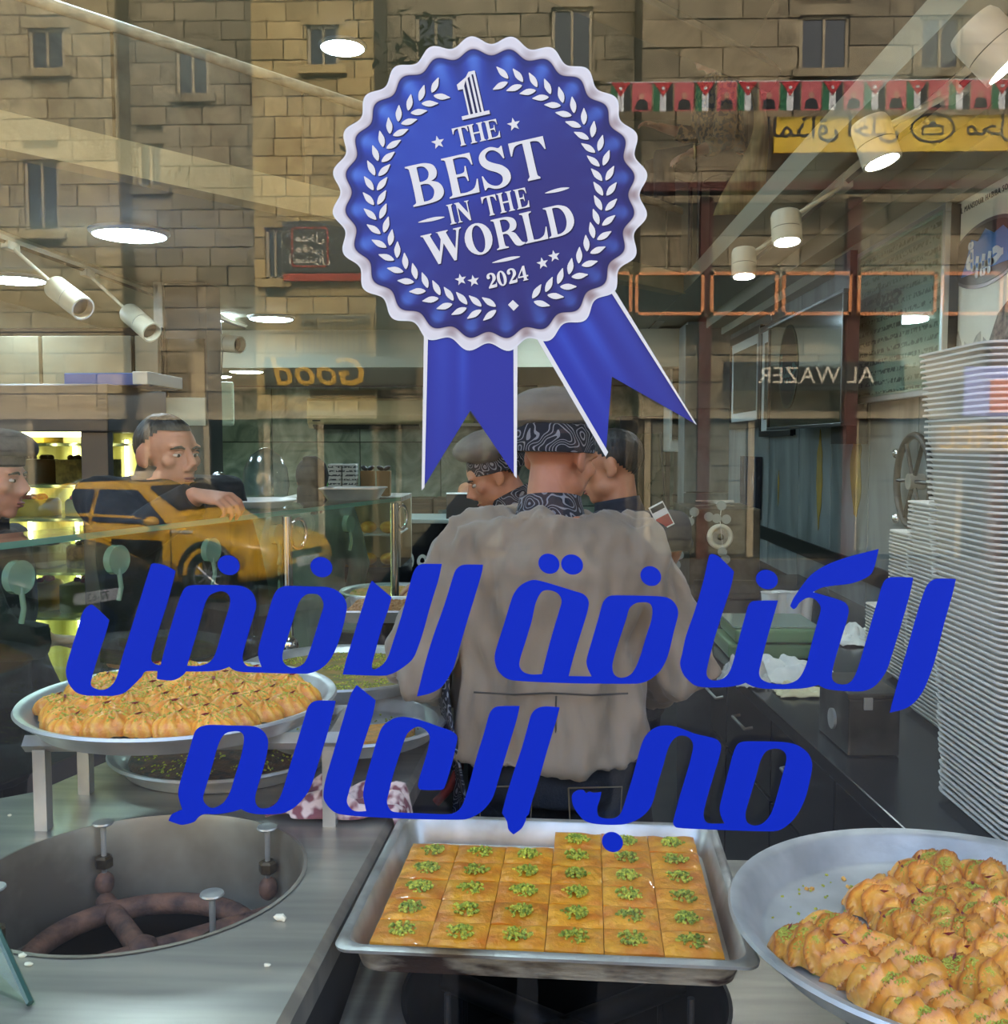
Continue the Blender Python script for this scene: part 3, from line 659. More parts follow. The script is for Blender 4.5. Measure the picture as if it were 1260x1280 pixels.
for x_, y_ in ((-.6, 2.6), (-1.6, 4.2)):       # unseen lamps added for light over the mezzanine void, on the upper ceiling
    p = Vector((x_, y_, 4.29)); pp = thing('ceiling_lamp', 'added unseen round lamp on the upper ceiling near the window, ' + ('nearer' if y_ < 3 else 'farther') + ' one', 'ceiling lamp', p, 'round ceiling lamps')
    MB().lathe([(.001, -.02), (.16, -.02), (.18, -.012), (.18, .01), (.001, .01)], p, 32).build('diffuser', M_led, pp, smooth=40)

M_spot = mat('spot_white', C(204, 194, 168), .45)
M_spotblack = mat('spot_black', C(24, 24, 26), .5)
M_spotled = mat('spot_led', (.8, .92, 1, 1), .5, emit=90)
def track(name, a, b, label, w=.034):
    t = thing(name, label, 'track rail', a); d = (b - a).normalized(); s = Vector((d.y, -d.x, 0))
    MB().tube([a, b], [w * .7, w * .7], 4).build('rail', M_spot, t)
    MB().tube([a - Vector((0, 0, w * .5)), b - Vector((0, 0, w * .5))], [w * .32, w * .32], 4).build('slot', M_spotblack, t)
    return t
def spot(head, tail_, joint, bracket, r, label, on=True):
    """cylinder spotlight: head is the open end, tail_ the closed end; an arm from the joint to the bracket on the rail"""
    t = thing('track_spotlight', label, 'spotlight', bracket)
    d = (head - tail_).normalized(); ln = (head - tail_).length
    MB().tube([tail_, tail_ + d * .012, tail_ + d * ln * .55], [r * .9, r, r], 24).build('lamp_body', M_spot, t, smooth=40)
    axrings(MB(), tail_, head, [(.57, r * .8), (.57, r), (1, r), (1, r * .86), (.80, r * .84)]).build('lamp_hood', M_spot, t, smooth=40)
    MB().tube([tail_ + d * ln * .54, tail_ + d * ln * .58], [r * .97, r * .97], 24).build('seam_ring', M_spotblack, t)
    axrings(MB(), tail_, head, [(.80, r * .83), (.84, r * .83)], caps=True).build('lens', M_spotled if on else M_spotblack, t)
    MB().tube([joint, (joint + bracket) / 2, bracket], [.008, .008, .008], 8).build('arm', M_spot, t, smooth=50)
    MB().box(bracket, (.035, .10, .035)).build('bracket', M_spot, t, bevel=.004)
    return t
# right-hand rail over the counter
xr = 1.04; zt = ZC - .005
track('track_rail', Vector((xr, 1.35, zt)), Vector((xr, 5.3, zt)), 'long white lighting rail along the ceiling above the right counter')
def rs(px_h, py_h, px_t, py_t, y, bx, by, r, label):
    h = W(px_h, py_h, y); tl = W(px_t, py_t, y + .02); br = Vector((xr, W(bx, by, y).y, zt - .02))
    k = (h - tl); j = tl + k * .3; spot(h, tl, j, Vector((xr, y + .04, zt - .02)), r, label)
rs(1103, 203, 1086, 152, 2.55, 1153, 137, .048, 'white cylinder spotlight nearest the yellow banner reflection, right of the rosette')
rs(984, 303, 982, 266, 3.45, 1015, 250, .050, 'middle white cylinder spotlight on the right ceiling rail')
rs(930, 346, 930, 312, 4.2, 960, 305, .050, 'farthest white cylinder spotlight on the right ceiling rail')
rs(1262, 82, 1214, 32, 1.95, 1275, 30, .050, 'white cylinder spotlight at the upper right corner of the photo')
# left-hand rail below the mezzanine
la, lb = WZ(-60, 272, ZC - .02), WZ(306, 407, ZC - .02)
track('track_rail', la, lb, 'lighting rail slanting down across the left of the ceiling')
def ls_(hx, hy, tx, ty, y, rx, r, label):
    h = W(hx, hy, y - .05); tl = W(tx, ty, y + .05); u = (rx + 60) / 366
    f = lambda u: la + (lb - la) * u
    best = min((f(i / 200) for i in range(201)), key=lambda p: abs(p.y - y)); spot(h, tl, tl + (h - tl) * .35, best - Vector((0, 0, .03)), r, label, on=False)
ls_(104, 386, 68, 358, 4.3, 78, .052, 'grey cylinder spotlight on the left rail, nearest the left edge')
ls_(190, 416, 160, 390, 5.0, 173, .052, 'grey cylinder spotlight on the left rail, middle one')
ls_(300, 431, 266, 428, 6.2, 273, .054, 'grey cylinder spotlight at the far end of the left rail')
# ------------------------------------------------------------------ left counter with the open burner
M_rust = mat('rusty_iron', C(142, 100, 74), .75, .1, C(84, 62, 52), 26, 6, .35, 70)
M_well = mat('well_steel', C(170, 162, 142), .42, .5, C(120, 108, 90), 5, 6, .08)
M_brass = mat('old_brass', C(120, 104, 78), .4, .9, C(80, 66, 48), 30, 4)
ZL = .88
Ra, Rb = WZ(345, 1280, ZL), WZ(590, 830, ZL); rd = (Rb - Ra).normalized()
La, Lb = WZ(0, 994, ZL), WZ(100, 935, ZL); ld = (Lb - La).normalized()
def on(p, d, y): return p + d * ((y - p.y) / d.y)
lc = thing('steel_counter', 'brushed steel counter with a round burner opening, along the left side', 'counter', (0, 0, 0))
y0, y1 = 1.14, 4.7
fr, br_, bl_, fl = on(Ra, rd, y0), on(Ra, rd, y1), on(La, ld, y1), on(La, ld, y0)
l2 = on(La, ld, 1.95); left = [fl, l2, Vector((-1.035, 2.0, ZL)), Vector((-.50, 3.73, ZL)), Vector((-.86, 3.86, ZL)), Vector((-.86, y1, ZL))]
HB = WZ(176, 1094, ZL); HR = .268
def top_with_hole(name, outline, hc, hr, z, th, m, parent):
    me = shape_mesh(name, [outline, [(hc.x + hr * math.cos(t), hc.y + hr * math.sin(t)) for t in [2 * math.pi * i / 72 for i in range(72)]]], th, m)
    me.transform(Matrix.Translation((0, 0, z - th / 2))); return link(name, me, parent)
top_with_hole('counter_top', [(p.x, p.y) for p in [fr, br_] + left[::-1]], HB, HR, ZL, .012, M_steel, lc)
for nm, a, b in (('front_panel', fl, fr), ('side_panel', fr, br_)) + tuple(('side_panel', left[i + 1], left[i]) for i in range(5)):
    MB().prism([(p.x, p.y) for p in (a, b)] + [(p.x, p.y) for p in (b + Vector((.004, .012, 0)), a + Vector((.004, .012, 0)))], .05, ZL - .008).build(nm, M_darkmetal, lc)
MB().add([fr + Vector((0, 0, .001)), br_ + Vector((0, 0, .001)), br_ + Vector((.012, 0, -.01)), fr + Vector((.012, 0, -.01)), fr + Vector((.012, 0, -.05)), br_ + Vector((.012, 0, -.05))],
         [(0, 1, 2, 3), (3, 2, 5, 4)]).build('edge_strip', M_steel, lc)
def burner_well(parent, hc, hr, z, depth, mw):
    MB().lathe([(hr + .006, z + .002), (hr, z + .003), (hr - .003, z - .01), (hr - .004, z - depth), (hr - .03, z - depth - .01)], hc * Vector((1, 1, 0)) if False else (hc.x, hc.y, 0), 72).build('well_ring', mw, parent, smooth=40)
    MB().lathe([(.001, z - .34), (hr + .1, z - .34)], (hc.x, hc.y, 0), 32).build('well_floor', M_black, parent)
burner_well(lc, HB, HR, ZL, .17, M_well)
bz = ZL - .135
bu = thing('pipe_burner', 'rusty iron ring burner with crossed pipes inside the round opening of the left counter', 'burner', (HB.x, HB.y, bz))
MB().tube([(HB.x + .185 * math.cos(t), HB.y + .185 * math.sin(t), bz) for t in [2 * math.pi * i / 48 for i in range(48)]], .019, 12, closed=True).build('ring_pipe', M_rust, bu, smooth=60)
for a in (R(38), R(128)):
    d = Vector((math.cos(a), math.sin(a), 0)) * .235; cpt = Vector((HB.x, HB.y, bz))
    MB().tube([cpt - d, cpt - d * .5, cpt, cpt + d * .5, cpt + d], .0185, 12).build('cross_pipe', M_rust, bu, smooth=60)
MB().ball((HB.x, HB.y, bz), .03, 14, 8).build('pipe_joint', M_rust, bu, smooth=60)
k = 0
for px, py, lab in ((123, 1022, 'back left'), (349, 1030, 'back right'), (265, 1118, 'front right'), (-8, 1110, 'front left')):
    p = WZ(px, py, ZL + .012); dd = Vector((p.x - HB.x, p.y - HB.y, 0)); p = Vector((HB.x, HB.y, p.z)) + dd.normalized() * min(dd.length, .245)
    s = thing('support_bolt', 'flat-headed support bolt at the ' + lab + ' of the burner opening', 'bolt', p, 'support bolts of the burner')
    MB().lathe([(.001, .004), (.018, .003), (.019, 0), (.016, -.003), (.005, -.006), (.0048, -.13)], p, 20).build('bolt', M_steel2, s, smooth=40)
    MB().lathe([(.012, -.062), (.017, -.066), (.017, -.082), (.012, -.086)], p, 6, caps=True).build('nut', M_brass, s)
    MB().ball(p + Vector((0, 0, -.115)), (.018, .018, .022), 10, 8).build('socket', M_rust, s, smooth=60)

# ------------------------------------------------------------------ front table with the second burner
ZF = .745
ft = thing('steel_table', 'low steel table under the baklava tray with a dark burner opening', 'counter', (0, 0, 0))
TC = WZ(690, 1110, .88)
HF = Vector((TC.x + .02, TC.y - .07, ZF))
o_ = [WZ(424, 1280, ZF), WZ(488, 1092, ZF)]
od = (o_[1] - o_[0]).normalized()
a0, a1 = on(o_[0], od, 1.14), on(o_[0], od, 2.02)
top_with_hole('table_top', [(a0.x, a0.y), (.46, 1.14), (.46, 2.02), (a1.x, a1.y)], HF, .25, ZF, .012, M_steel, ft)
MB().prism([(a0.x, a0.y), (a1.x, a1.y), (a1.x + .01, a1.y), (a0.x + .01, a0.y)], .05, ZF - .006).build('side_panel', M_darkmetal, ft)
MB().lohi((a1.x, 2.01, .05), (.46, 2.02, ZF - .006)).build('back_panel', M_darkmetal, ft)
burner_well(ft, HF, .25, ZF, .17, M_darkmetal)
gr = thing('burner_grate', 'dark iron burner grate with crossed bars under the baklava tray', 'burner', (HF.x, HF.y, ZF - .05))
for a in (R(35), R(145)):
    d = Vector((math.cos(a), math.sin(a), 0)) * .24; q = Vector((HF.x, HF.y, ZF - .06))
    MB().tube([q - d, q + d], .02, 10).build('cross_bar', M_darkmetal, gr, smooth=60)
for dx, dy in ((-.17, -.16), (.17, -.16), (-.17, .17), (.17, .17)):
    MB().cyl((HF.x + dx, HF.y + dy, ZF - .2), (HF.x + dx, HF.y + dy, .83), .005, n=10).build('support_pin', M_darkmetal, gr, smooth=50)
sl = thing('steel_shelf', 'plain grey steel plate between the baklava tray and the round tray', 'shelf', (0, 0, 0))
MB().lohi((.475, 1.14, .70), (1.40, 1.72, .72)).build('plate', M_steel2, sl, bevel=.003)
MB().lohi((.475, 1.14, .05), (1.40, 1.16, .70)).build('front_panel', M_darkmetal, sl)

# ------------------------------------------------------------------ trays
def round_tray(name, label, ctr, r, h, group='round sweet trays', m=None, tilt=None):
    """ctr is the middle of the tray's floor"""
    t = thing(name, label, 'tray', ctr, group)
    MB().lathe([(.0005, 0), (r * .5, 0), (r * .86, 0), (r * .89, .004), (r - .012, h - .004), (r - .004, h), (r + .006, h + .002), (r + .009, h - .003), (r + .004, h - .008), (r - .006, h - .008), (r * .89, -.003), (.0005, -.004)], ctr, 96).build('tray_body', m or M_alu, t, smooth=35)
    return t
M_pist = mat('pistachio', C(196, 192, 64), .8, 0, C(112, 130, 36), 150, 2, rnd=.15, lo=.4, hi=.6)
M_pist2 = mat('pistachio_dust', C(192, 184, 70), .85, 0, C(160, 164, 50), 50, 2)
M_petal = mat('dried_petal', C(120, 22, 26), .6)
M_syrup = mat('caramel_crumb', C(222, 160, 66), .5)
def crumbs(n, spread, size, seed, zfun=None):
    r = random.Random(seed); mb = MB()
    for i in range(n):
        a = r.uniform(0, 6.283); d = spread * math.sqrt(r.random()) if not isinstance(spread, tuple) else 1
        x, y = (d * math.cos(a), d * math.sin(a)) if not isinstance(spread, tuple) else (spread[0] * math.sqrt(r.random()) * math.cos(a), spread[1] * math.sqrt(r.random()) * math.sin(a))
        s = size * r.uniform(.6, 1.3); z = zfun(x, y) if zfun else 0
        if z is None: continue
        mb.box((x, y, z + s * .3), (s, s * r.uniform(.6, 1), s * .7), (r.uniform(-.6, .6), r.uniform(-.6, .6), a))
    return mb
def vc_mesh(mb, name, m, cols, smooth=None):
    me = bpy.data.meshes.new(name); me.from_pydata(mb.v, [], mb.f)
    ca = me.color_attributes.new('print', 'FLOAT_COLOR', 'POINT'); ca.data.foreach_set('color', np.array(cols, dtype=float).ravel())
    me.materials.append(m); me.shade_smooth()
    if smooth: me.set_sharp_from_angle(angle=R(smooth))
    return me
def pastry_mat(name, rough, bump, bs, sss=.05):
    m = vcol_mat(name, rough, .5); n = m.node_tree.nodes; l = m.node_tree.links; b = n['Principled BSDF']
    b.inputs['Coat Weight'].default_value = .25; b.inputs['Coat Roughness'].default_value = .25
    tc = n.new('ShaderNodeTexCoord'); nz = n.new('ShaderNodeTexNoise'); nz.inputs['Scale'].default_value = bs; nz.inputs['Detail'].default_value = 5
    l.new(tc.outputs['Object'], nz.inputs['Vector']); bp = n.new('ShaderNodeBump'); bp.inputs['Strength'].default_value = bump; bp.inputs['Distance'].default_value = .004
    l.new(nz.outputs['Fac'], bp.inputs['Height']); l.new(bp.outputs[0], b.inputs['Normal'])
    oi = n.new('ShaderNodeObjectInfo'); mr = n.new('ShaderNodeMapRange'); mr.inputs['To Min'].default_value = .88; mr.inputs['To Max'].default_value = 1.12
    l.new(oi.outputs['Random'], mr.inputs['Value']); hs = n.new('ShaderNodeHueSaturation'); l.new(mr.outputs[0], hs.inputs['Value'])
    for k in n:
        if k.type == 'VERTEX_COLOR': l.new(k.outputs[0], hs.inputs['Color'])
    mx = n.new('ShaderNodeMix'); mx.data_type = 'RGBA'; mx.blend_type = 'OVERLAY'; mx.inputs['Factor'].default_value = .35
    l.new(hs.outputs[0], mx.inputs['A']); l.new(nz.outputs['Fac'], mx.inputs['B']); l.new(mx.outputs['Result'], b.inputs['Base Color'])
    return m
M_past = pastry_mat('pastry_threads', .38, .5, 160)
M_filo = pastry_mat('filo_layers', .34, .45, 120)
def mixc(a, b, t): t = max(0, min(1, t)); return tuple(a[i] * (1 - t) + b[i] * t for i in range(4))

def thread_pastry(seed):
    """a puffed nest of shredded dough: threads run in arcs over the dome"""
    r = random.Random(seed); nu, nv = 44, 13; mb = MB(); cols = []; ph = r.uniform(0, 6)
    pale, gold, brown = C(246, 184, 62), C(232, 142, 30), C(176, 84, 14)
    for i in range(nv + 1):
        el = math.pi / 2 * i / nv
        for j in range(nu):
            q = 2 * math.pi * j / nu
            wob = mnoise.noise(Vector((math.cos(q) * 1.2 + seed * 3, math.sin(q) * 1.2, el)))
            st = math.sin(11 * q + 3.2 * math.sin(el * 2) + ph + wob * 2)
            rad = 1 + .10 * wob + .045 * st * math.cos(el)
            x = .045 * rad * math.cos(el) * math.cos(q); y = .034 * rad * math.cos(el) * math.sin(q)
            z = .036 * math.sin(el) ** .8 * (1 + .12 * wob) + .0016 * st
            mb.v.append((x, y, z)); cols.append(mixc(mixc(gold, pale, .5 + .6 * st), brown, .15 + .55 * max(0, .35 - math.sin(el)) + .5 * max(0, wob)))
    for i in range(nv):
        for j in range(nu):
            a = i * nu + j; b = i * nu + (j + 1) % nu; mb.f.append((a, b, b + nu, a + nu))
    def zf(x, y):
        k = 1 - (x / .045) ** 2 - (y / .034) ** 2
        return None if k < .12 else .036 * k ** .4 + .0005
    t = link('pistachio_pastry', vc_mesh(mb, 'pastry_body', M_past, cols))
    cr = MB()
    crumbs(70, .028, .0026, seed, zf).build('pistachio_dust', M_pist2, t, kind='stuff')
    if seed % 3 != 2:
        x = r.uniform(-.01, .012); y = r.uniform(-.012, .004); a = r.uniform(0, 3); z = zf(x, y) + .003
        d = Vector((math.cos(a), math.sin(a), 0)) * .009; w_ = Vector((-d.y, d.x, 0)) * .28; p = Vector((x, y, z))
        MB().add([p - d, p - w_ + Vector((0, 0, .003)), p + d + Vector((0, 0, .002)), p + w_, p + Vector((0, 0, -.003))], [(0, 1, 2, 3), (0, 4, 1), (1, 4, 2), (2, 4, 3), (3, 4, 0)]).build('petal', M_petal, t)
    return t
def filo_pastry(seed, dusted):
    """a folded roll of filo: overlapping layers with lifted edges"""
    r = random.Random(seed); nu, nv = 84, 22; mb = MB(); cols = []
    pale, gold, brown = C(240, 178, 68), C(222, 130, 28), C(146, 62, 10); k = r.uniform(3.0, 4.2); ph = r.uniform(0, 1)
    for j in range(nv + 1):
        v = (j / nv - .5) * math.pi * .999
        for i in range(nu + 1):
            u = i / nu * 2 - 1
            wob = mnoise.noise(Vector((u * 1.6 + seed, v * .9, seed * .7)))
            saw = ((u + .30 * math.cos(v + .4) * 2 + .28 * wob) * k * .5 + ph) % 1.0
            lift = .0085 * saw ** 2.2
            env = max(0, 1 - abs(u) ** 2.6) ** .5
            rad = (.037 * env + lift * env) * (1 + .24 * wob) * (1 + .03 * math.sin(9 * v + 5 * u + seed))
            bend = .012 * (1 - u * u)
            x = .054 * u; y = rad * math.sin(v) + bend * 1.2 + .004 * mnoise.noise(Vector((u * 5, v * 4, seed))); z = rad * 1.12 * math.cos(v)
            mb.v.append((x, y, max(z, -.002))); cols.append(mixc(mixc(gold, pale, .9 - saw * .7), brown, max(0, saw - .72) * 2.6 + .3 * max(0, wob)))
    w = nu + 1
    for j in range(nv):
        for i in range(nu): a = j * w + i; mb.f.append((a, a + 1, a + w + 1, a + w))
    t = link('filo_pastry', vc_mesh(mb, 'filo_body', M_filo, cols, 50))
    def zf(x, y):
        u = x / .056
        if abs(u) > .85: return None
        rr = .036 * math.sqrt(max(0, 1 - abs(u) ** 2.6)); yy = y - .0144 * (1 - u * u)
        return None if abs(yy) > rr * .85 else 1.12 * math.sqrt(rr * rr - yy * yy) + .0012
    if dusted: crumbs(460, (.036, .030), .0024, seed, zf).build('pistachio_dust', M_pist2, t, kind='stuff')
    for q in range(1 if dusted else 2):
        x, y = r.uniform(-.03, .03), r.uniform(-.018, .01); z = zf(x, y)
        if z is None: continue
        a = r.uniform(0, 3); d = Vector((math.cos(a), math.sin(a), .1)) * .009; w_ = Vector((-d.y, d.x, 0)) * .3; p = Vector((x, y, z + .003))
        MB().add([p - d, p - w_ + Vector((0, 0, .003)), p + d + Vector((0, 0, .003)), p + w_, p + Vector((0, 0, -.003))], [(0, 1, 2, 3), (0, 4, 1), (1, 4, 2), (2, 4, 3), (3, 4, 0)]).build('petal', M_petal, t)
    return t

# the big tray of pastries on the stand
PT = WZ(227, 868, 1.10); PT.z = 1.062
tray_a = round_tray('round_tray', 'large round aluminium tray heaped with golden pastries, on the steel stand at the left', PT, .298, .036)
protos = [thread_pastry(s) for s in range(5)]
used = [False] * 5
def place(protos, used, i, loc, rz, sc, label, group, tilt=(0, 0)):
    if not used[i]:
        o = protos[i]; used[i] = True; o.location = loc; o.rotation_euler = (tilt[0], tilt[1], rz); o.scale = (sc,) * 3; tag(o, label, 'pastry', group)
    else: o = dup(protos[i], label, loc, (tilt[0], tilt[1], rz), (sc,) * 3)
    o['label'] = label; o['group'] = group; o['category'] = 'pastry'; return o
rr_ = random.Random(3); n = 0; row = 0
for b in range(-7, 8):
    col = 0
    for a in range(-6, 7):
        x = (a + .5 * (b % 2)) * .0640 + rr_.uniform(-.005, .005); y = b * .050 + rr_.uniform(-.004, .004)
        if math.hypot(x, y) > .250: continue
        if col == 0: row += 1
        col += 1
        hz = .010 + .020 * max(0, 1 - (math.hypot(x, y) / .28) ** 2)
        place(protos, used, rr_.randrange(5), (PT.x + x, PT.y + y, PT.z + hz), rr_.uniform(-.6, .6), rr_.uniform(.92, 1.14),
              'golden pastry in the stand tray, %s row from the front, %s from the left' % (ordinal(row), ordinal(col)), 'pastries heaped in the large tray', (rr_.uniform(-.07, .07), rr_.uniform(-.07, .07))); n += 1

# stand under it
st = thing('tray_stand', 'low steel stand with square legs under the large pastry tray', 'stand', (PT.x, PT.y, ZL))
zt_ = 1.056; lz = [(55, 1036), (412, 1030)]
fl_, fr_ = WZ(55, 1036, ZL), WZ(413, 1031, ZL); bl2 = WZ(108, 991, ZL) ; br2 = bl2 + (fr_ - fl_)
for p in (fl_, fr_, bl2, br2): MB().lohi((p.x - .012, p.y - .012, ZL), (p.x + .012, p.y + .012, zt_ - .022)).build('leg', M_steel2, st)
ex = (fr_ - fl_).normalized() * .03
for a, b in ((fl_ - ex, fr_ + ex), (bl2 - ex, br2 + ex)):
    a, b = Vector((a.x, a.y, zt_ - .013)), Vector((b.x, b.y, zt_ - .013)); MB().tube([a, b], [.0135 * 1.2] * 2, 4).build('rail', M_steel2, st)
for a, b in ((fl_, bl2), (fr_, br2)):
    a, b = Vector((a.x, a.y, zt_ - .013)), Vector((b.x, b.y, zt_ - .013)); MB().tube([a, b], [.014] * 2, 4).build('rail', M_steel2, st)

# flat sweets filling other trays
M_knafeh = mat('dark_knafeh', C(120, 78, 36), .6, 0, C(64, 50, 28), 40, 6, .5, 130)
M_knafeh2 = mat('green_knafeh', C(176, 132, 48), .6, 0, C(112, 116, 38), 26, 8, .5, 130)
M_knafeh3 = mat('pale_knafeh', C(206, 168, 118), .7, 0, C(166, 116, 70), 60, 6, .6, 150)
M_knafeh4 = mat('orange_knafeh', C(214, 138, 40), .6, 0, C(160, 120, 40), 36, 6, .6, 150)
def filling(name, label, ctr, r, m, seed, wedge=None, h=.020, green=160, group='flat sweets in round trays'):
    t = thing(name, label, 'sweet', ctr, group)
    n_ = 64; a0, a1 = wedge if wedge else (0, 2 * math.pi); full = wedge is None
    mb = MB(); k = n_ + (0 if full else 1); rs = []
    for rr, zz in ((r * .985, 0), (r, h * .6), (r * .97, h), (r * .6, h * 1.06), (r * .25, h * 1.03), (.002, h)):
        rs.append([Vector((ctr[0] + rr * (1 + .02 * mnoise.noise(Vector((i * .7, rr * 9, seed)))) * math.cos(a0 + (a1 - a0) * i / n_), ctr[1] + rr * math.sin(a0 + (a1 - a0) * i / n_), ctr[2] + zz + .002 * mnoise.noise(Vector((i, rr * 30, seed))))) for i in range(k)])
    if full: mb.rings(rs, caps=True)
    else:
        for a, b in zip(rs, rs[1:]): mb.ribbon(a, b)
        mb.v += [tuple(p[0]) for p in rs]; o = len(mb.v) - len(rs); mb.f.append(tuple(range(o, o + len(rs))))
        mb.v += [tuple(p[-1]) for p in rs]; o = len(mb.v) - len(rs); mb.f.append(tuple(range(o, o + len(rs))))
    mb.build('crust', m, t, smooth=45)
    if green:
        rg = random.Random(seed); g = MB()
        for i in range(green):
            q = rg.uniform(a0, a1); d = r * .95 * math.sqrt(rg.random()); s = rg.uniform(.002, .0055)
            cl = mnoise.noise(Vector((math.cos(q) * d * 14, math.sin(q) * d * 14, seed)))
            if cl < -.1: continue
            g.box((ctr[0] + d * math.cos(q), ctr[1] + d * math.sin(q), ctr[2] + h * 1.05), (s, s * .8, s * .7), (rg.random(), rg.random(), q))
        g.build('pistachio_crumb', M_pist, t, kind='stuff')
    return t
def tray_at(px, py, zr, r, h, name, label, m=None):
    c_ = WZ(px, py, zr); c_.z = zr - h; return c_, round_tray(name, label, c_, r, h, m=m)
c1, _ = tray_at(285, 930, .919, .25, .034, 'round_tray', 'round tray of dark crumbly sweet half hidden below the pastry stand')
filling('knafeh_layer', 'dark brown sweet with green crumbs in the tray below the pastry stand', c1 + Vector((0, 0, .002)), .214, M_knafeh, 4, green=900)
c2, _ = tray_at(440, 898, .96, .215, .034, 'round_tray', 'nearly empty round tray with leftovers beside the counter edge')
filling('knafeh_layer', 'leftover orange piece of sweet in the nearly empty tray', c2 + Vector((.02, -.02, .002)), .13, M_knafeh4, 9, (R(-100), R(20)), .02, 60)
crumbs(160, .16, .004, 5, lambda x, y: .001).xf(Matrix.Translation(c2)).build('sweet_crumbs', M_pist, None, label='green and golden crumbs left in the nearly empty tray', cat='crumbs', kind='stuff')
MB().lathe([(.05, 0), (.045, .041)], (c2.x + .06, c2.y + .02, ZL), 24).build('tray_riser', M_black, None, label='black ring raising the nearly empty tray', cat='riser')
c3, _ = tray_at(428, 832, 1.0, .275, .036, 'round_tray', 'round tray of pistachio-topped sweet behind the pastry tray')
filling('knafeh_layer', 'golden sweet thick with green pistachio behind the pastry tray', c3 + Vector((0, 0, .002)), .236, M_knafeh2, 11, (R(20), R(345)), .022, 2200)
MB().lathe([(.12, 0), (.11, .078)], (c3.x, c3.y + .02, ZL), 24).build('tray_riser', M_black, None, label='black pot stand under the pistachio tray', cat='riser')
# two smaller trays further back and a square one
c4, _ = tray_at(488, 737, 1.0, .20, .03, 'round_tray', 'small round tray of golden sweet below the chrome post')
filling('knafeh_layer', 'golden green sweet in the small round tray below the chrome post', c4 + Vector((0, 0, .002)), .168, M_knafeh4, 13, None, .02, 260)
MB().lathe([(.12, 0), (.11, .085)], (c4.x, c4.y, ZL), 24).build('tray_riser', M_black, None, label='black pot stand under the small tray by the chrome post', cat='riser')
c5 = WZ(505, 768, 1.05)
def box_tray(label, ctr, sx, sy, h, rz, m):
    t = thing('square_tray', label, 'tray', ctr)
    M = Matrix.Translation(ctr) @ Matrix.Rotation(rz, 4, 'Z')
    def rr(k, z, rad=.03): return [M @ Vector((x, y, z)) for x, y in rounded(sx * k, sy * k, rad, 5)]
    MB().rings([rr(.88, 0), rr(.92, .003), rr(.985, h), rr(1.0, h + .002), rr(1.012, h - .003), rr(1.0, h - .007), rr(.93, -.002), rr(.9, -.004)], caps=True).build('tray_body', m, t, smooth=40)
    return t
def rounded(sx, sy, rad, k=6):
    o = []
    for cx, cy, a in ((sx / 2 - rad, sy / 2 - rad, 0), (-sx / 2 + rad, sy / 2 - rad, 90), (-sx / 2 + rad, -sy / 2 + rad, 180), (sx / 2 - rad, -sy / 2 + rad, 270)):
        o += [(cx + rad * math.cos(R(a + 90 * i / k)), cy + rad * math.sin(R(a + 90 * i / k))) for i in range(k + 1)]
    return o
box_tray('rectangular tray of pale chopped nuts at the left of the cook', c5, .40, .30, .035, .05, M_alu)
nb = thing('nut_layer', 'pale golden chopped-nut sweet in the rectangular tray left of the cook', 'sweet', c5)
MB().box(c5 + Vector((0, 0, .016)), (.34, .245, .026), (0, 0, .05)).build('crust', M_knafeh3, nb, bevel=.006)
g = MB(); rg = random.Random(5)
for i in range(900):
    s = rg.uniform(.004, .008); g.box(c5 + Vector((rg.uniform(-.165, .165), rg.uniform(-.118, .118), .03)), (s, s, s), (rg.random() * 3, rg.random() * 3, 0))
g.build('chopped_nuts', M_knafeh3, nb, kind='stuff')
MB().box((c5.x, c5.y, (ZL + c5.z) / 2 - .003), (.30, .22, c5.z - ZL - .006), taper=.9).build('tray_riser', M_black, None, label='black block under the tray of chopped nuts', cat='riser')
# ------------------------------------------------------------------ baklava tray
zr = .885
FL, FR, BL, BR = WZ(436, 1192, zr), WZ(950, 1197, zr), WZ(494, 1014, zr), WZ(886, 1036, zr)
ctr = (FL + FR + BL + BR) / 4; exv = (FR - FL + BR - BL) / 2; eyv = (BL - FL + BR - FR) / 2
wx, wy = exv.length, eyv.length; rz = math.atan2(exv.y, exv.x)
BM = Matrix.Translation((ctr.x, ctr.y, 0)) @ Matrix.Rotation(rz, 4, 'Z')
M_pan = mat('baked_pan', C(186, 184, 176), .42, .8, C(96, 74, 52), 7, 8, .2, 60, lo=.45, hi=.72)
M_panside = mat('burnt_pan', C(186, 176, 156), .5, .5, C(58, 34, 20), 16, 9, .3, 60, lo=.44, hi=.58, stretch=(.5, 1, 1.6))
bt = thing('baking_tray', 'rectangular baking tray with burnt sides holding cut baklava, bottom centre', 'tray', (ctr.x, ctr.y, .835))
hh = .05; zb = zr - hh
def rr(dx, z, rad): return [BM @ Vector((x, y, z)) for x, y in rounded(wx + dx, wy + dx, rad, 8)]
MB().rings([rr(-.062, zb + .003, .03), rr(-.046, zb + .006, .035), rr(-.026, zr - .004, .03), rr(-.018, zr, .028)], caps=False).add([BM @ Vector((x, y, zb + .003)) for x, y in rounded(wx - .062, wy - .062, .03, 8)], [tuple(range(36))]).build('tray_inside', mat('tray_inside', C(214, 212, 202), .4, .75, C(160, 154, 140), 8, 6, .1), bt, smooth=40)
MB().rings([rr(-.018, zr, .028), rr(.0, zr + .002, .02), rr(.014, zr - .001, .022), rr(.012, zr - .006, .022), rr(-.012, zr - .009, .03)], caps=False).build('tray_rim', M_pan, bt, smooth=50)
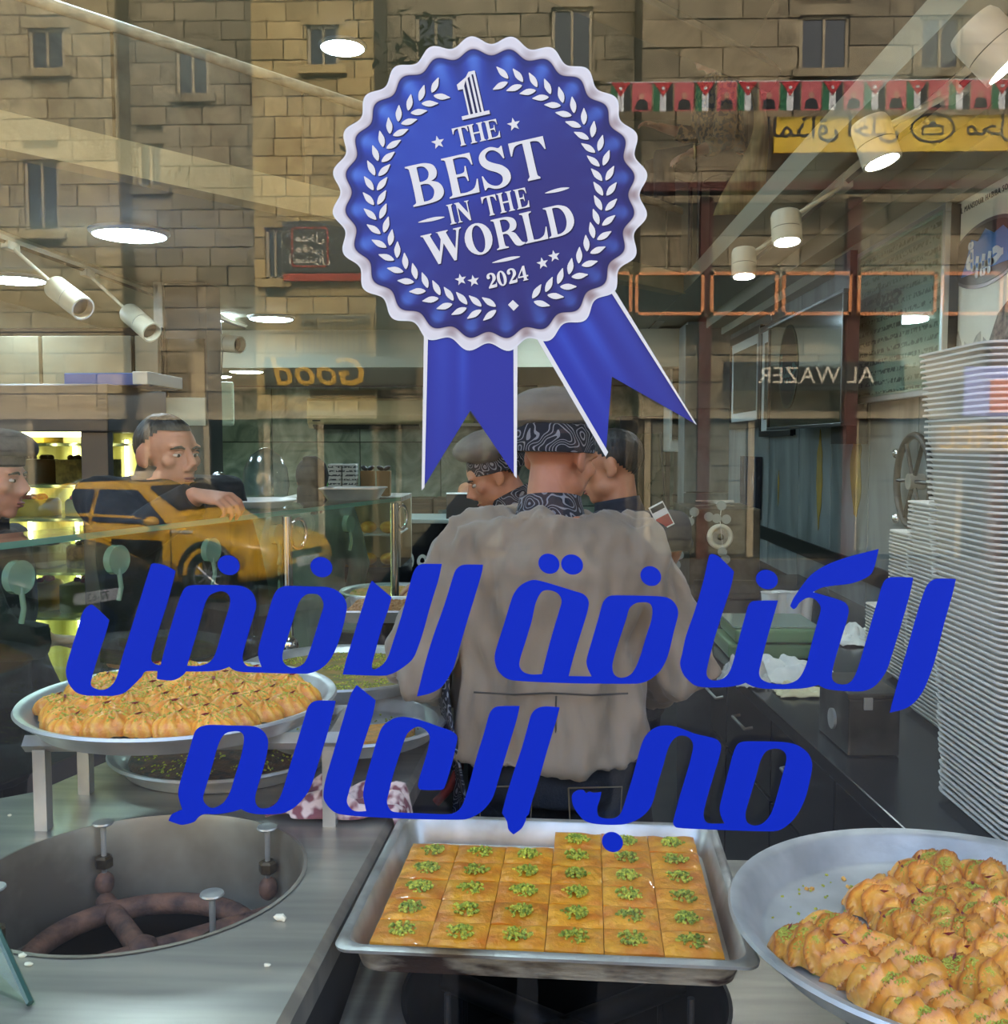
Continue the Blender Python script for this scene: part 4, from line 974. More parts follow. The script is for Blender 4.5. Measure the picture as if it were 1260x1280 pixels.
MB().rings([rr(-.012, zr - .009, .03), rr(-.03, zr - .02, .035), rr(-.044, zb + .004, .035), rr(-.06, zb, .03)], caps=False).add([BM @ Vector((x, y, zb)) for x, y in rounded(wx - .06, wy - .06, .03, 8)], [tuple(reversed(range(36)))]).build('tray_outside', M_panside, bt, smooth=40)
M_bak = mat('baklava_crust', C(208, 112, 10), .4, 0, C(238, 166, 36), 22, 8, .7, 45, coat=.3, rnd=.14, lo=.32, hi=.68)
ixw, iyw = wx - .075, wy - .07; nx, ny = 6, 6
def bak_piece(sx, sy, seed):
    k = 9; mb = MB(); h = .036
    def f(u, v):
        e = 1.0
        ex_, ey_ = abs(u * 2 - 1), abs(v * 2 - 1); m_ = max(ex_, ey_)
        z = h * (1 + .10 * mnoise.noise(Vector((u * 2.4, v * 2.4, seed * 3.3))) + .03 * (1 - m_ ** 2)) - (.0025 if m_ > .93 else 0)
        return Vector(((u - .5) * sx, (v - .5) * sy, z))
    mb.grid(f, k, k)
    w = k + 1; edge = [i * w for i in range(w)] + [k * w + j for j in range(1, w)] + [i * w + k for i in reversed(range(k))] + [j for j in reversed(range(1, k))]
    o = len(mb.v)
    for e_ in edge: p = mb.v[e_]; mb.v.append((p[0], p[1], 0))
    n_ = len(edge)
    for i in range(n_): mb.f.append((edge[i], edge[(i + 1) % n_], o + (i + 1) % n_, o + i))
    t = link('baklava_piece', mb.mesh('baklava_body', M_bak, 50))
    crumbs(150, .022, .0044, seed, lambda x, y: .0372 + .006 * max(0, 1 - math.hypot(x, y) / .020) * random.random() if random.random() > math.hypot(x, y) / .03 else None).build('pistachio_heap', M_pist, t, kind='stuff')
    return t
px_, py_ = ixw / nx, iyw / ny
bp = [bak_piece(px_ - .0010, py_ - .0010, s) for s in range(4)]; bused = [False] * 4
rr_ = random.Random(11)
for j in range(ny):
    for i in range(nx):
        if j == ny - 1 and i < 3: continue
        x = -ixw / 2 + px_ * (i + .5); y = -iyw / 2 + py_ * (j + .5)
        p = BM @ Vector((x, y, zb + .0055)); q = rr_.randrange(4)
        pl = place(bp, bused, q, p, rz + rr_.choice((0, math.pi)), 1, 'baklava square with green pistachio, %s row from the front, %s from the left' % (ordinal(j + 1), ordinal(i + 1 - (3 if j == ny - 1 else 0))), 'baklava squares in the baking tray')
        pl['category'] = 'baklava'

# ------------------------------------------------------------------ round tray at the right with filo rolls
RT = WZ(1216, 1150, .95); RT.z = .908; RRr = .318
round_tray('round_tray', 'half empty round aluminium tray with filo pastries, bottom right corner', RT, RRr, .042)
MB().lathe([(.14, 0), (.14, .182)], (RT.x, RT.y, .7205), 32).build('tray_riser', M_black, None, label='black pot ring under the round tray at the lower right', cat='riser')
crumbs(130, .27, .006, 21, lambda x, y: .0005 if y > x * .6 - .02 else None).xf(Matrix.Translation(RT)).build('pastry_crumbs', M_syrup, None, label='pastry crumbs and pistachio scattered on the empty part of the lower right tray', cat='crumbs', kind='stuff')
crumbs(220, .27, .0035, 22, lambda x, y: .0005 if y > x * .6 - .05 else None).xf(Matrix.Translation(RT)).build('pistachio_crumbs', M_pist2, None, label='fine green pistachio crumbs on the floor of the lower right tray', cat='crumbs', kind='stuff')
fp = [filo_pastry(40 + s, s % 8 in (0, 1, 3, 4, 6)) for s in range(8)]; fused = [False] * 8
A, B = WZ(1000, 1176, .935), WZ(1180, 1076, .935); u = (B - A).normalized(); v = Vector((u.y, -u.x, 0))
rr_ = random.Random(4); cnt = 0; row = 0
for b in range(0, 9):
    col = 0
    for a in range(-8, 9):
        if b == 0 and a < 0 or b == 0 and a == 2: continue
        p = A + u * (a * .062 + (.02 if b % 2 else 0)) + v * (b * .064)
        p += Vector((rr_.uniform(-.004, .004), rr_.uniform(-.004, .004), 0))
        d = Vector((p.x - RT.x, p.y - RT.y)).length
        if d > .255: continue
        if col == 0: row += 1
        col += 1
        q = (a * 3 + b * 2 + rr_.randrange(2)) % 8
        fu = 2 * (b % 2 == 0) 
        pl = place(fp, fused, q, (p.x, p.y, RT.z + .004), math.atan2(v.y, v.x) + rr_.uniform(-.25, .25) + (math.pi if rr_.random() > .5 else 0), rr_.uniform(.84, .97),
              'filo pastry in the lower right tray, %s row from its gap, %s from left' % (ordinal(row), ordinal(col)), 'filo pastries in the lower right tray', (rr_.uniform(-.08, .08), rr_.uniform(-.1, .1)))

# cloth, crumbs, glass corner on the left counter
M_cloth = mat('checked_cloth', C(216, 190, 180), .9, 0, C(128, 72, 78), 46, 1, .3, 80, lo=.42, hi=.56)
tp = WZ(440, 1014, ZL); mb = MB()
def clothf(u_, v_):
    x = (u_ - .5) * .30; y = (v_ - .5) * .13
    nz = mnoise.noise(Vector((u_ * 5, v_ * 4, 3.1))); n2 = mnoise.noise(Vector((u_ * 9, v_ * 8, 7.7)))
    z = .035 + .035 * nz + .016 * n2; e = min(u_, 1 - u_, v_, 1 - v_) * 5; z = .004 + (z * min(1, .25 + e) if z > 0 else 0)
    wx_ = .02 * n2; 
    p = Vector((tp.x + x + wx_, tp.y + y + .02 * nz, ZL + z))
    ed = on(Ra, rd, p.y).x
    if p.x > ed: p.z -= (p.x - ed) * 1.1; p.x = ed + (p.x - ed) * .45 + .014
    return p
mb.grid(clothf, 44, 26); o = mb.build('dish_cloth', M_cloth, None, smooth=180, label='crumpled pink and white checked dish cloth at the right edge of the left counter', cat='cloth')
sm = o.modifiers.new('thickness', 'SOLIDIFY'); sm.thickness = .002
M_crumb = mat('white_crumb', C(232, 222, 190), .8)
for i, (px, py, s, lab) in enumerate(((350, 1150, .010, 'largest white crumb on the left counter right of the burner'), (28, 1196, .006, 'small yellow crumb at the left edge of the left counter'), (36, 1207, .006, 'small yellow crumb below the other one at the left edge of the counter'), (334, 1208, .005, 'tiny crumb on the counter below the largest white crumb'), (12, 1020, .004, 'tiny crumb on the counter in front of the stand leg'))):
    p = WZ(px, py, ZL); mb = MB().ball(p + Vector((0, 0, s * .4)), (s, s * .6, s * .5), 8, 6)
    mb.v = [tuple(Vector(q) + Vector([mnoise.noise(Vector(q) * 300 + Vector((k * 5, 0, i))) * s * .3 for k in range(3)])) for q in mb.v]
    mb.build('crumb', M_crumb, None, smooth=50, label=lab, cat='crumb')
ga, gb = WZ(-30, 1120, ZL + .09), WZ(38, 1258, ZL)
gs = thing('glass_corner', 'green-edged glass panel standing at the lower left corner', 'glass panel', gb)
q = [Vector((ga.x - .14, ga.y + .02, ZL)), Vector((gb.x, gb.y, ZL)), Vector((gb.x, gb.y, ZL + .004)), Vector((ga.x, ga.y, ZL + .11)), Vector((ga.x - .14, ga.y + .02, ZL + .14))]
nrm = Vector((gb.y - ga.y, -(gb.x - ga.x), 0)).normalized() * -.006
MB().add([p for p in q] + [p + nrm for p in q], [(0, 1, 2, 3, 4), (9, 8, 7, 6, 5)] + [(i, (i + 1) % 5, 5 + (i + 1) % 5, 5 + i) for i in range(5)]).build('glass', M_guard, gs)
MB().tube([q[3], q[2]], [.005, .005], 6).build('glass_edge', mat('green_glass_edge', C(40, 78, 66), .2), gs)
# hose and pipes in the gap beyond the counter
hs = [W(574, 885, 2.35), W(578, 925, 2.33), W(574, 960, 2.3), W(562, 985, 2.3), W(545, 1003, 2.3)]
MB().tube(hs, .011, 10).build('gas_hose', mat('red_hose', C(120, 36, 30), .5), None, smooth=60, label='dark red gas hose hanging beside the left counter', cat='hose')
pr = thing('pipe_stand', 'black pipe frame standing between the left counter and the cook', 'frame', (0, 0, 0))
for px in (590, 606):
    p = W(px, 900, 2.75); MB().tube([(p.x, p.y, 0), (p.x, p.y, 1.02)], .012, 8).build('post', M_black, pr, smooth=60)
for z in (.3, .62, .98):
    a, b = W(590, 900, 2.75), W(606, 900, 2.75); MB().tube([(a.x, a.y, z), (b.x, b.y, z)], .010, 8).build('rung', M_black, pr, smooth=60)
# ------------------------------------------------------------------ right counter
ZR = .90
M_granite = mat('black_granite', C(26, 27, 28), .2, 0, C(58, 60, 60), 160, 3, lo=.5, hi=.78)
M_cab = mat('black_cabinet', C(24, 24, 26), .35)
Ea, Eb = WZ(1130, 1036, ZR), WZ(870, 800, ZR); ed_ = (Eb - Ea).normalized()
e0, e1 = on(Ea, ed_, 1.735), on(Ea, ed_, 5.4)
rc = thing('granite_counter', 'long black granite worktop along the right wall', 'counter', (0, 0, 0))
MB().prism([(e0.x, e0.y), (XR - .032, e0.y), (XR - .032, e1.y), (e1.x, e1.y)], ZR - .035, ZR).build('worktop', M_granite, rc, bevel=.004)
cab = thing('base_cabinet', 'black cabinet with drawers under the granite worktop', 'cabinet', (0, 0, 0))
off = Vector((.05, 0, 0)); p0 = e0 + off; p1 = on(p0, ed_, 3.5)
MB().prism([(p0.x, p0.y), (XR - .04, p0.y), (XR - .04, p1.y), (p1.x, p1.y)], .06, ZR - .04).build('body', M_cab, cab)
k = 0; yy = 1.76
while yy < 3.4:
    a, b = on(p0, ed_, yy) - Vector((.012, 0, 0)), on(p0, ed_, min(yy + .5, 3.48)) - Vector((.012, 0, 0))
    for z0, z1 in ((.10, .60), (.615, .85)):
        d_ = MB().prism([(a.x, a.y + .006), (b.x, b.y - .006), (b.x + .011, b.y - .006), (a.x + .011, a.y + .006)], z0, z1).build('drawer' if z0 > .5 else 'door', M_cab, cab, bevel=.003)
        m_ = (a + b) / 2 - Vector((.014, 0, 0)); dd = (b - a).normalized() * .07
        if z0 > .5:
            MB().tube([Vector((m_.x + .012, m_.y, 0)) - dd * 1.0 + Vector((0, 0, .76)), Vector((m_.x - .012, m_.y, 0)) - dd + Vector((0, 0, .755)), Vector((m_.x - .012, m_.y, 0)) + dd + Vector((0, 0, .755)), Vector((m_.x + .012, m_.y, 0)) + dd + Vector((0, 0, .76))], .005, 8).build('handle', M_steel2, d_, smooth=60)
    yy += .5
# grey sheet of flattened bags leaning on the cabinet
gp = thing('flat_bag_bundle', 'grey bundle of flattened printed bags leaning against the cabinet end', 'bag bundle', W(872, 1030, 3.6))
c_ = W(872, 950, 3.75)
for k in range(4): MB().box((c_.x + .004 * k, 3.72 + .012 * k, .5 + .004 * k), (.17, .006, .78), (R(-4), 0, R(1.5 * k))).build('bag', mat('grey_bag', C(104, 106, 104), .6, 0, C(80, 82, 80), 5, 5, .3, rnd=.1), gp)

# foam trays in stacks
M_foam = mat('white_foam', C(208, 204, 192), .6, rnd=.05)
def foam_tray(sx, sy):
    mb = MB()
    def r(k, z, rad=.03): return [Vector((x, y, z)) for x, y in rounded(sx * k, sy * k, rad, 3)]
    mb.rings([r(.84, .0035), r(.86, .0045), r(.965, .0185), r(1, .019), r(1.004, .0165), r(1, .0145), r(.965, .0145), r(.87, 0), r(.84, 0)], closed=False, caps=True)
    return mb.mesh('foam_tray', M_foam, 40)
def stack(x, y, z, n, sx, sy, pitch, lean, labels, group, seed, bow=0.0):
    me = foam_tray(sx, sy); r = random.Random(seed)
    for i in range(n):
        o = link('foam_tray', me); t = i / max(1, n - 1)
        o.location = (x + lean[0] * t + bow * math.sin(t * 3.1) + r.uniform(-.0015, .0015), y + lean[1] * t + r.uniform(-.0015, .0015), z + i * pitch); o.rotation_euler = (0, 0, r.uniform(-.012, .012))
        tag(o, 'white foam tray, ' + (ordinal(n - i) + ' from the top' if n - i > 1 else 'topmost') + ' of ' + labels, 'foam tray', group)
s0 = WZ(1168, 992, ZR); stx = .25; sty = .32
stack(s0.x + stx / 2, s0.y - sty / 2, ZR + .001, 80, stx, sty, .01085, (-.034, .075), 'the tallest stack at the right edge', 'foam trays of the tallest stack', 1, .004)
q = W(1128, 625, 2.68); stack(q.x + .125, 2.52, ZR + .001, 50, .24, .30, .01085, (.0, .01), 'the second tallest stack behind the tallest one', 'foam trays of the second stack', 2)
q = W(1106, 660, 3.05); stack(q.x + .125, 2.92, ZR + .001, 40, .24, .26, .01085, (.0, .0), 'the third stack left of the second tallest', 'foam trays of the third stack', 3)
q = W(1078, 757, 3.5); stack(q.x + .115, 3.38, ZR + .001, 13, .22, .26, .01085, (.0, .0), 'the short stack behind the crumpled papers', 'foam trays of the short stack', 4)

# steel box
bx = thing('steel_box', 'worn stainless box on the granite worktop in front of the foam tray stacks', 'box', WZ(1060, 945, ZR))
b0 = WZ(1060, 946, ZR); rzb = R(2)
MBX = Matrix.Translation((b0.x, b0.y, ZR)) @ Matrix.Rotation(rzb, 4, 'Z')
M_sbox = mat('old_steel', C(112, 108, 98), .42, .85, C(72, 68, 60), 7, 6, .08)
MB().lohi((0, 0, .002), (.115, .21, .13)).xf(MBX).build('box_body', M_sbox, bx, bevel=.004)
MB().lohi((-.004, -.004, .13), (.119, .214, .144)).xf(MBX).build('lid', M_sbox, bx, bevel=.004)
MB().lohi((.03, -.010, .108), (.05, -.004, .136)).xf(MBX).build('latch', M_steel2, bx, bevel=.002)
MB().cyl(MBX @ Vector((-.001, .10, .06)), MBX @ Vector((-.007, .10, .06)), .024, n=20).build('side_disc', M_steel2, bx)

# clear green display boxes, papers
M_greenpl = mat('green_plastic', C(126, 158, 112), .3, trans=.25)
M_paper = mat('white_paper', C(226, 226, 216), .8, 0, C(200, 202, 196), 14, 4, .2, 50)
g0 = thing('green_tray_box', 'two-tier pale green plastic box under crumpled papers on the worktop', 'plastic box', WZ(965, 800, ZR))
gc = W(975, 800, 3.3)
MB().lohi((gc.x - .18, 3.24, ZR + .002), (gc.x + .13, 3.52, ZR + .05)).build('lower_box', M_greenpl, g0, bevel=.01)
MB().lohi((gc.x - .16, 3.23, ZR + .056), (gc.x + .11, 3.51, ZR + .10)).build('upper_box', M_greenpl, g0, bevel=.01)
MB().lohi((gc.x - .165, 3.245, ZR + .102), (gc.x + .115, 3.50, ZR + .108)).build('lid', mat('clear_lid', C(206, 222, 206), .1, trans=.7), g0, bevel=.002)
def crumple(name, label, cat, c_, sx, sy, h, seed, m, group=None):
    mb = MB()
    def f(u, v):
        e = min(1, min(u, 1 - u, v, 1 - v) * 6)
        z = abs(mnoise.noise(Vector((u * 3.2, v * 3.2, seed)))) * h * 1.5 + abs(mnoise.noise(Vector((u * 8, v * 8, seed + 2)))) * h * .5
        return Vector((c_[0] + (u - .5) * sx + .05 * sx * mnoise.noise(Vector((u * 4, v * 4, seed + 5))), c_[1] + (v - .5) * sy, c_[2] + .003 + z * (.3 + .7 * e)))
    mb.grid(f, 26, 22); o = mb.build(name, m, None, smooth=28, label=label, cat=cat, group=group)
    md = o.modifiers.new('thickness', 'SOLIDIFY'); md.thickness = .0012
    return o
p = WZ(985, 842, ZR); crumple('crumpled_paper', 'crumpled white paper sheet in the middle of the granite worktop', 'paper', p, .26, .30, .05, 2, M_paper)
p = WZ(1075, 800, ZR); crumple('crumpled_paper', 'crumpled white printed paper at the foot of the short foam stack', 'paper', p, .20, .26, .05, 5, M_paper)
p = WZ(1015, 868, ZR); crumple('yellowed_cloth', 'yellowish folded cloth at the front of the papers on the worktop', 'cloth', p, .20, .10, .025, 8, mat('yellow_cloth', C(206, 200, 160), .9))
p = W(925, 782, 2.95); crumple('crumpled_paper', 'white paper leaning on the left end of the green box', 'paper', (p.x, 2.9, ZR), .14, .12, .09, 12, M_paper)
M_cup = mat('white_cup', C(226, 226, 220), .5)
for i in range(4):
    p = W(962 + 15 * i, 775, 3.9)
    MB().lathe([(.026, 0), (.034, .12), (.037, .124), (.034, .12), (.025, .004), (.001, .004)], (p.x, 3.9 + .02 * (i % 2), ZR), 20).build('paper_cup', M_cup, None, smooth=40, label='white paper cup number %s from the left in the row behind the green box' % ('one two three four'.split()[i]), cat='cup', group='paper cups behind the green box')

# steel machine with a ring dial and garland of clear discs
mx0, mx1 = W(862, 700, 4.5).x, W(950, 700, 4.5).x
mc = thing('steel_machine', 'steel cabinet machine with a white ring dial at the end of the worktop', 'machine', (mx0, 4.5, 0))
ztop = W(900, 636, 4.5).z
MB().lohi((mx0, 4.5, ZR + .002), (mx1, 4.95, ztop)).build('housing', M_sbox, mc, bevel=.006)
MB().lohi((mx0 + .02, 4.49, ZR + .03), (mx1 - .02, 4.5, ZR + .09)).build('lower_panel', M_sbox, mc, bevel=.003)
dp = W(900, 671, 4.49)
MB().tube([dp + Vector((.046 * math.cos(t), 0, .046 * math.sin(t))) for t in [2 * math.pi * i / 32 for i in range(32)]], .013, 10, closed=True).build('dial_ring', mat('ivory', C(222, 218, 196), .4), mc, smooth=60)
MB().cyl(dp + Vector((0, .005, 0)), dp + Vector((0, -.012, 0)), .034, n=24).build('dial', M_steel2, mc)
MB().ball(dp + Vector((0, -.016, 0)), .015, 12, 8).build('dial_knob', M_brass, mc, smooth=60)
M_clear = mat('clear_disc', C(214, 222, 216), .08, trans=.6)
gl_ = thing('disc_garland', 'string of small clear discs hanging from the steel machine', 'garland', dp)
pts = [(886, 646), (902, 632), (896, 648), (908, 649), (903, 690), (907, 699), (868, 640), (862, 652), (858, 664), (853, 680), (849, 694), (845, 706), (842, 718)]
for px, py in pts:
    q = W(px, py, 4.44); MB().cyl(q, q + Vector((0, .004, 0)), .021, n=18).build('clear_disc', M_clear, gl_)
MB().tube([W(868, 638, 4.445), W(858, 664, 4.445), W(849, 694, 4.445), W(842, 720, 4.445)], .0015, 6).build('string', M_white, gl_)
MB().tube([W(902, 630, 4.445), W(900, 650, 4.445), W(905, 700, 4.445)], .0015, 6).build('string', M_white, gl_)
pl = thing('spoon_bundle', 'loose metal skewers lying on top of the steel machine', 'utensils', (mx0 + .1, 4.6, ztop))
for k in range(7): a = k * .55; MB().tube([(mx0 + .13 - .09 * math.cos(a), 4.62 - .06 * math.sin(a), ztop + .006 + .004 * k), (mx0 + .13 + .09 * math.cos(a), 4.62 + .06 * math.sin(a), ztop + .006 + .004 * k)], .003, 6).build('skewer', M_steel2, pl)

# ------------------------------------------------------------------ things on the right wall
M_alframe = mat('silver_frame', C(186, 190, 190), .3, .8)
M_blackframe = mat('black_frame', C(18, 18, 19), .35)
def yof(px, x): return x * F / (px - VPX)            # rough depth of a wall point
def wall_pt(px, py, x):
    d = CROT @ Vector((px - 630, 640 - py, -F)); k = x / d.x; return Vector((x, d.y * k, CAMZ + d.z * k))
def wall_board(x, px0, px1, py_top0, py_bot0, th):
    """far edge px0, near edge px1, heights taken on the far edge"""
    a, b = wall_pt(px0, py_top0, x), wall_pt(px1, 500, x); z1 = a.z; z0 = wall_pt(px0, py_bot0, x).z
    return a.y, b.y, z0, z1
def scribble(name, base, ink, scale, amt):
    """rows of tiny unreadable printing"""
    m = bpy.data.materials.new(name); m.use_nodes = True; n = m.node_tree.nodes; l = m.node_tree.links; b = n['Principled BSDF']
    tc = n.new('ShaderNodeTexCoord'); sx = n.new('ShaderNodeSeparateXYZ'); l.new(tc.outputs['Object'], sx.inputs[0])
    ro = n.new('ShaderNodeMath'); ro.operation = 'MULTIPLY'; ro.inputs[1].default_value = scale; l.new(sx.outputs['Z'], ro.inputs[0])
    fr = n.new('ShaderNodeMath'); fr.operation = 'FRACT'; l.new(ro.outputs[0], fr.inputs[0])
    lt = n.new('ShaderNodeMath'); lt.operation = 'LESS_THAN'; lt.inputs[1].default_value = .42; l.new(fr.outputs[0], lt.inputs[0])
    nz = n.new('ShaderNodeTexNoise'); nz.inputs['Scale'].default_value = scale * 2.2; nz.inputs['Detail'].default_value = 3; l.new(tc.outputs['Object'], nz.inputs['Vector'])
    gt = n.new('ShaderNodeMath'); gt.operation = 'GREATER_THAN'; gt.inputs[1].default_value = amt; l.new(nz.outputs['Fac'], gt.inputs[0])
    mu = n.new('ShaderNodeMath'); mu.operation = 'MULTIPLY'; l.new(lt.outputs[0], mu.inputs[0]); l.new(gt.outputs[0], mu.inputs[1])
    mx = n.new('ShaderNodeMix'); mx.data_type = 'RGBA'; mx.inputs['A'].default_value = base; mx.inputs['B'].default_value = ink
    l.new(mu.outputs[0], mx.inputs['Factor']); l.new(mx.outputs['Result'], b.inputs['Base Color']); b.inputs['Roughness'].default_value = .5
    return m
def framed(name, label, cat, x, px0, px1, pyt, pyb, fm, fw, faces, th=.035, glassy=False):
    y1, y0, z0, z1 = wall_board(x, px0, px1, pyt, pyb, th)
    t = thing(name, label, cat, (x, (y0 + y1) / 2, z0))
    MB().lohi((x + .004, y0 + .005, z0 + .005), (x + th, y1 - .005, z1 - .005)).build('back_board', M_blackframe, t)
    for a, b in (((y0, z0), (y1, z0 + fw)), ((y0, z1 - fw), (y1, z1)), ((y0, z0 + fw), (y0 + fw, z1 - fw)), ((y1 - fw, z0 + fw), (y1, z1 - fw))):
        MB().lohi((x - .008, a[0], a[1]), (x + .012, b[0], b[1])).build('frame_bar', fm, t, bevel=.003)
    k = fw
    for nm, m, ins in faces:
        MB().lohi((x - .0005 * (1 + ins * 20), y0 + fw + ins, z0 + fw + ins), (x + .003, y1 - fw - ins, z1 - fw - ins)).build(nm, m, t)
    return t, y0, y1, z0, z1
M_mat_ = mat('picture_mat', C(188, 196, 194), .5)
M_photo = mat('dark_photo', C(40, 52, 46), .2, 0, C(96, 104, 92), 9, 6, spec=.6)
framed('framed_picture', 'black framed picture with white mat nearest the stone pier on the right wall', 'picture', 1.405, 914, 950, 425, 537, M_blackframe, .05, [('mat', M_mat_, 0), ('print', M_photo, .06)])
framed('framed_picture', 'black framed picture half hidden behind the dark screen on the right wall', 'picture', 1.405, 952, 990, 410, 546, M_blackframe, .035, [('mat', M_mat_, 0), ('print', M_photo, .07)])
M_screen = mat('screen_glass', C(22, 26, 22), .08, 0, C(40, 46, 34), 3, 4, spec=.7)
tv, ty0, ty1, tz0, tz1 = framed('wall_screen', 'dark flat screen on the right wall with a painted reflection of an oval emblem', 'screen', 1.24, 962, 1054, 408, 538, M_blackframe, .016, [('display', M_screen, 0)], .06)
MB().lohi((1.29, (ty0 + ty1) / 2 - .1, 1.8), (1.42, (ty0 + ty1) / 2 + .1, 2.0)).build('wall_mount', M_black, tv)
me = shape_mesh('emblem', [ell(0, 0, .17, .19, 40)], .001, mat('mirrored_emblem', C(20, 34, 32), .9, spec=.1)); xmesh(me, frame((1.237, ty1 - .42, (tz0 + tz1) / 2 + .03), (0, -1, 0), (0, 0, 1))); link('emblem', me, tv)  # reflection of an oval emblem, painted on the screen as flat shapes
me = shape_mesh('emblem_ring', [ell(0, 0, .185, .205, 40), ell(0, 0, .17, .19, 40)], .001, mat('mirrored_ring', C(44, 56, 48), .9, spec=.1)); xmesh(me, frame((1.237, ty1 - .42, (tz0 + tz1) / 2 + .03), (0, -1, 0), (0, 0, 1))); link('emblem_ring', me, tv)
me = text_mesh(arabic('حبيبة'), .16, mat('mirrored_script', C(40, 76, 74), .9, spec=.1), .001, bold=.004); xmesh(me, frame((1.2362, ty1 - .42, (tz0 + tz1) / 2 + .03), (0, -1, 0), (0, 0, 1))); link('emblem_lettering', me, tv)
MB().lohi((1.33, wall_pt(1076, 400, 1.38).y, 1.60), (XR - .03, wall_pt(1056, 400, 1.38).y, 2.42)).build('dark_pillar_panel', mat('dark_panel', C(30, 27, 25), .4), None, label='tall narrow dark panel between the screen and the menu board', cat='wall panel')
menu, my0, my1, mz0, mz1 = framed('menu_board', 'silver framed menu board with rows of fine print, right wall', 'menu board', 1.36, 1074, 1178, 318, 505, M_alframe, .03, [('menu_print', scribble('menu_print', C(150, 150, 146), C(52, 50, 56), 24, .5), 0)], .06)
me = text_mesh(arabic('حبيبة'), .13, mat('menu_ink', C(60, 58, 62), .5), .001, bold=.003); xmesh(me, frame((1.356, (my0 + my1) / 2 + .08, mz1 - .22), (0, -1, 0), (0, 0, 1))); link('menu_heading', me, menu)
MB().lohi((1.349, my0 + .02, mz0 + .02), (1.352, my1 - .02, mz1 - .02)).build('cover_glass', M_guard, menu)
# white poster with the oval emblem
px_ = 1.405; pa = wall_pt(1180, 262, px_); y_far = pa.y; y_near = 1.95; pz1 = pa.z; pz0 = 1.15
po = thing('wall_poster', 'tall white poster with a dark oval emblem and a drawing of ruins, right edge', 'poster', (px_, y_near, pz0))
MB().lohi((px_, y_near, pz0), (XR - .02, y_far, pz1)).build('board', mat('poster_white', C(226, 224, 206), .5), po)
MB().lohi((px_ - .004, y_far - .03, pz0), (px_, y_far, pz1)).build('edge_strip', M_alframe, po)
ec = wall_pt(1232, 316, px_ - .003); EX, EY = (0, -1, 0), (0, 0, 1)
def on_poster(name, loops, m, dx=.003, thick=.002, at_=None, bev=0):
    me = shape_mesh(name, loops, thick, m); a = at_ or ec; xmesh(me, frame((px_ - dx, a.y, a.z), EX, EY)); return link(name, me, po)
M_em = mat('emblem_dark', C(40, 26, 30), .35); M_emr = mat('emblem_rim', C(120, 112, 116), .3, .6); M_emw = mat('emblem_white', C(214, 228, 240), .4); M_emb = mat('emblem_blue', C(46, 120, 200), .4)
erx, ery = .255, .092
on_poster('emblem_rim', [ell(0, 0, erx + .012, ery + .012, 48)], M_emr, .002)
on_poster('emblem', [ell(0, 0, erx, ery, 48)], M_em, .004)
on_poster('emblem_glow', [[(-.17, -.05), (.19, -.05), (.17, .03), (.12, .06), (.06, .05), (.0, .075), (-.05, .045), (-.1, .06), (-.13, .0)]], M_emb, .0055)
me = text_mesh(arabic('حبيبة'), .12, M_emw, .001, bold=.006); xmesh(me, frame((px_ - .0075, ec.y, ec.z - .005), EX, EY)); link('emblem_lettering', me, po)
me = text_mesh('AL MANSOUR HABIBA SONS', .026, mat('poster_ink', C(40, 38, 36), .5), .001, spacing=1.2); xmesh(me, frame((px_ - .003, ec.y + .02, ec.z + .17), EX, EY)); link('poster_lettering', me, po)
M_ink = mat('sketch_ink', C(74, 72, 66), .6, 0, C(150, 146, 130), 40, 4); M_ink2 = mat('sketch_light', C(150, 146, 132), .6, 0, C(196, 192, 174), 30, 4)
def sk(name, pts, m, dx): on_poster(name, [pts], m, dx, .001, Vector((px_, ec.y, ec.z)))
zb_ = -.62
for i in range(9):
    x = -.42 + i * .14
    sk('ruin_wall', [(x, zb_), (x + .12, zb_), (x + .12, -.30 + .03 * (i % 3)), (x + .09, -.25 + .03 * (i % 2)), (x + .05, -.29), (x, -.26)], M_ink2, .002)
    sk('ruin_column', [(x + .012, zb_), (x + .034, zb_), (x + .034, -.33), (x + .012, -.33)], M_ink, .003)
    sk('ruin_arch', [(x + .055, zb_)] + [(x + .08 + .025 * math.cos(math.pi - math.pi * k / 8), -.42 + .05 * math.sin(math.pi * k / 8)) for k in range(9)] + [(x + .105, zb_)], M_ink, .003)
sk('ruin_gable', [(.0, -.34), (.1, -.2), (.16, -.17), (.24, -.33), (.36, -.42), (.4, zb_), (.02, zb_)], M_ink, .0035)
sk('ruin_gable_arch', [(.08, zb_), (.08, -.47), (.12, -.39), (.18, -.36), (.24, -.39), (.28, -.47), (.28, zb_)], mat('sketch_dark', C(34, 33, 32), .6), .0045)
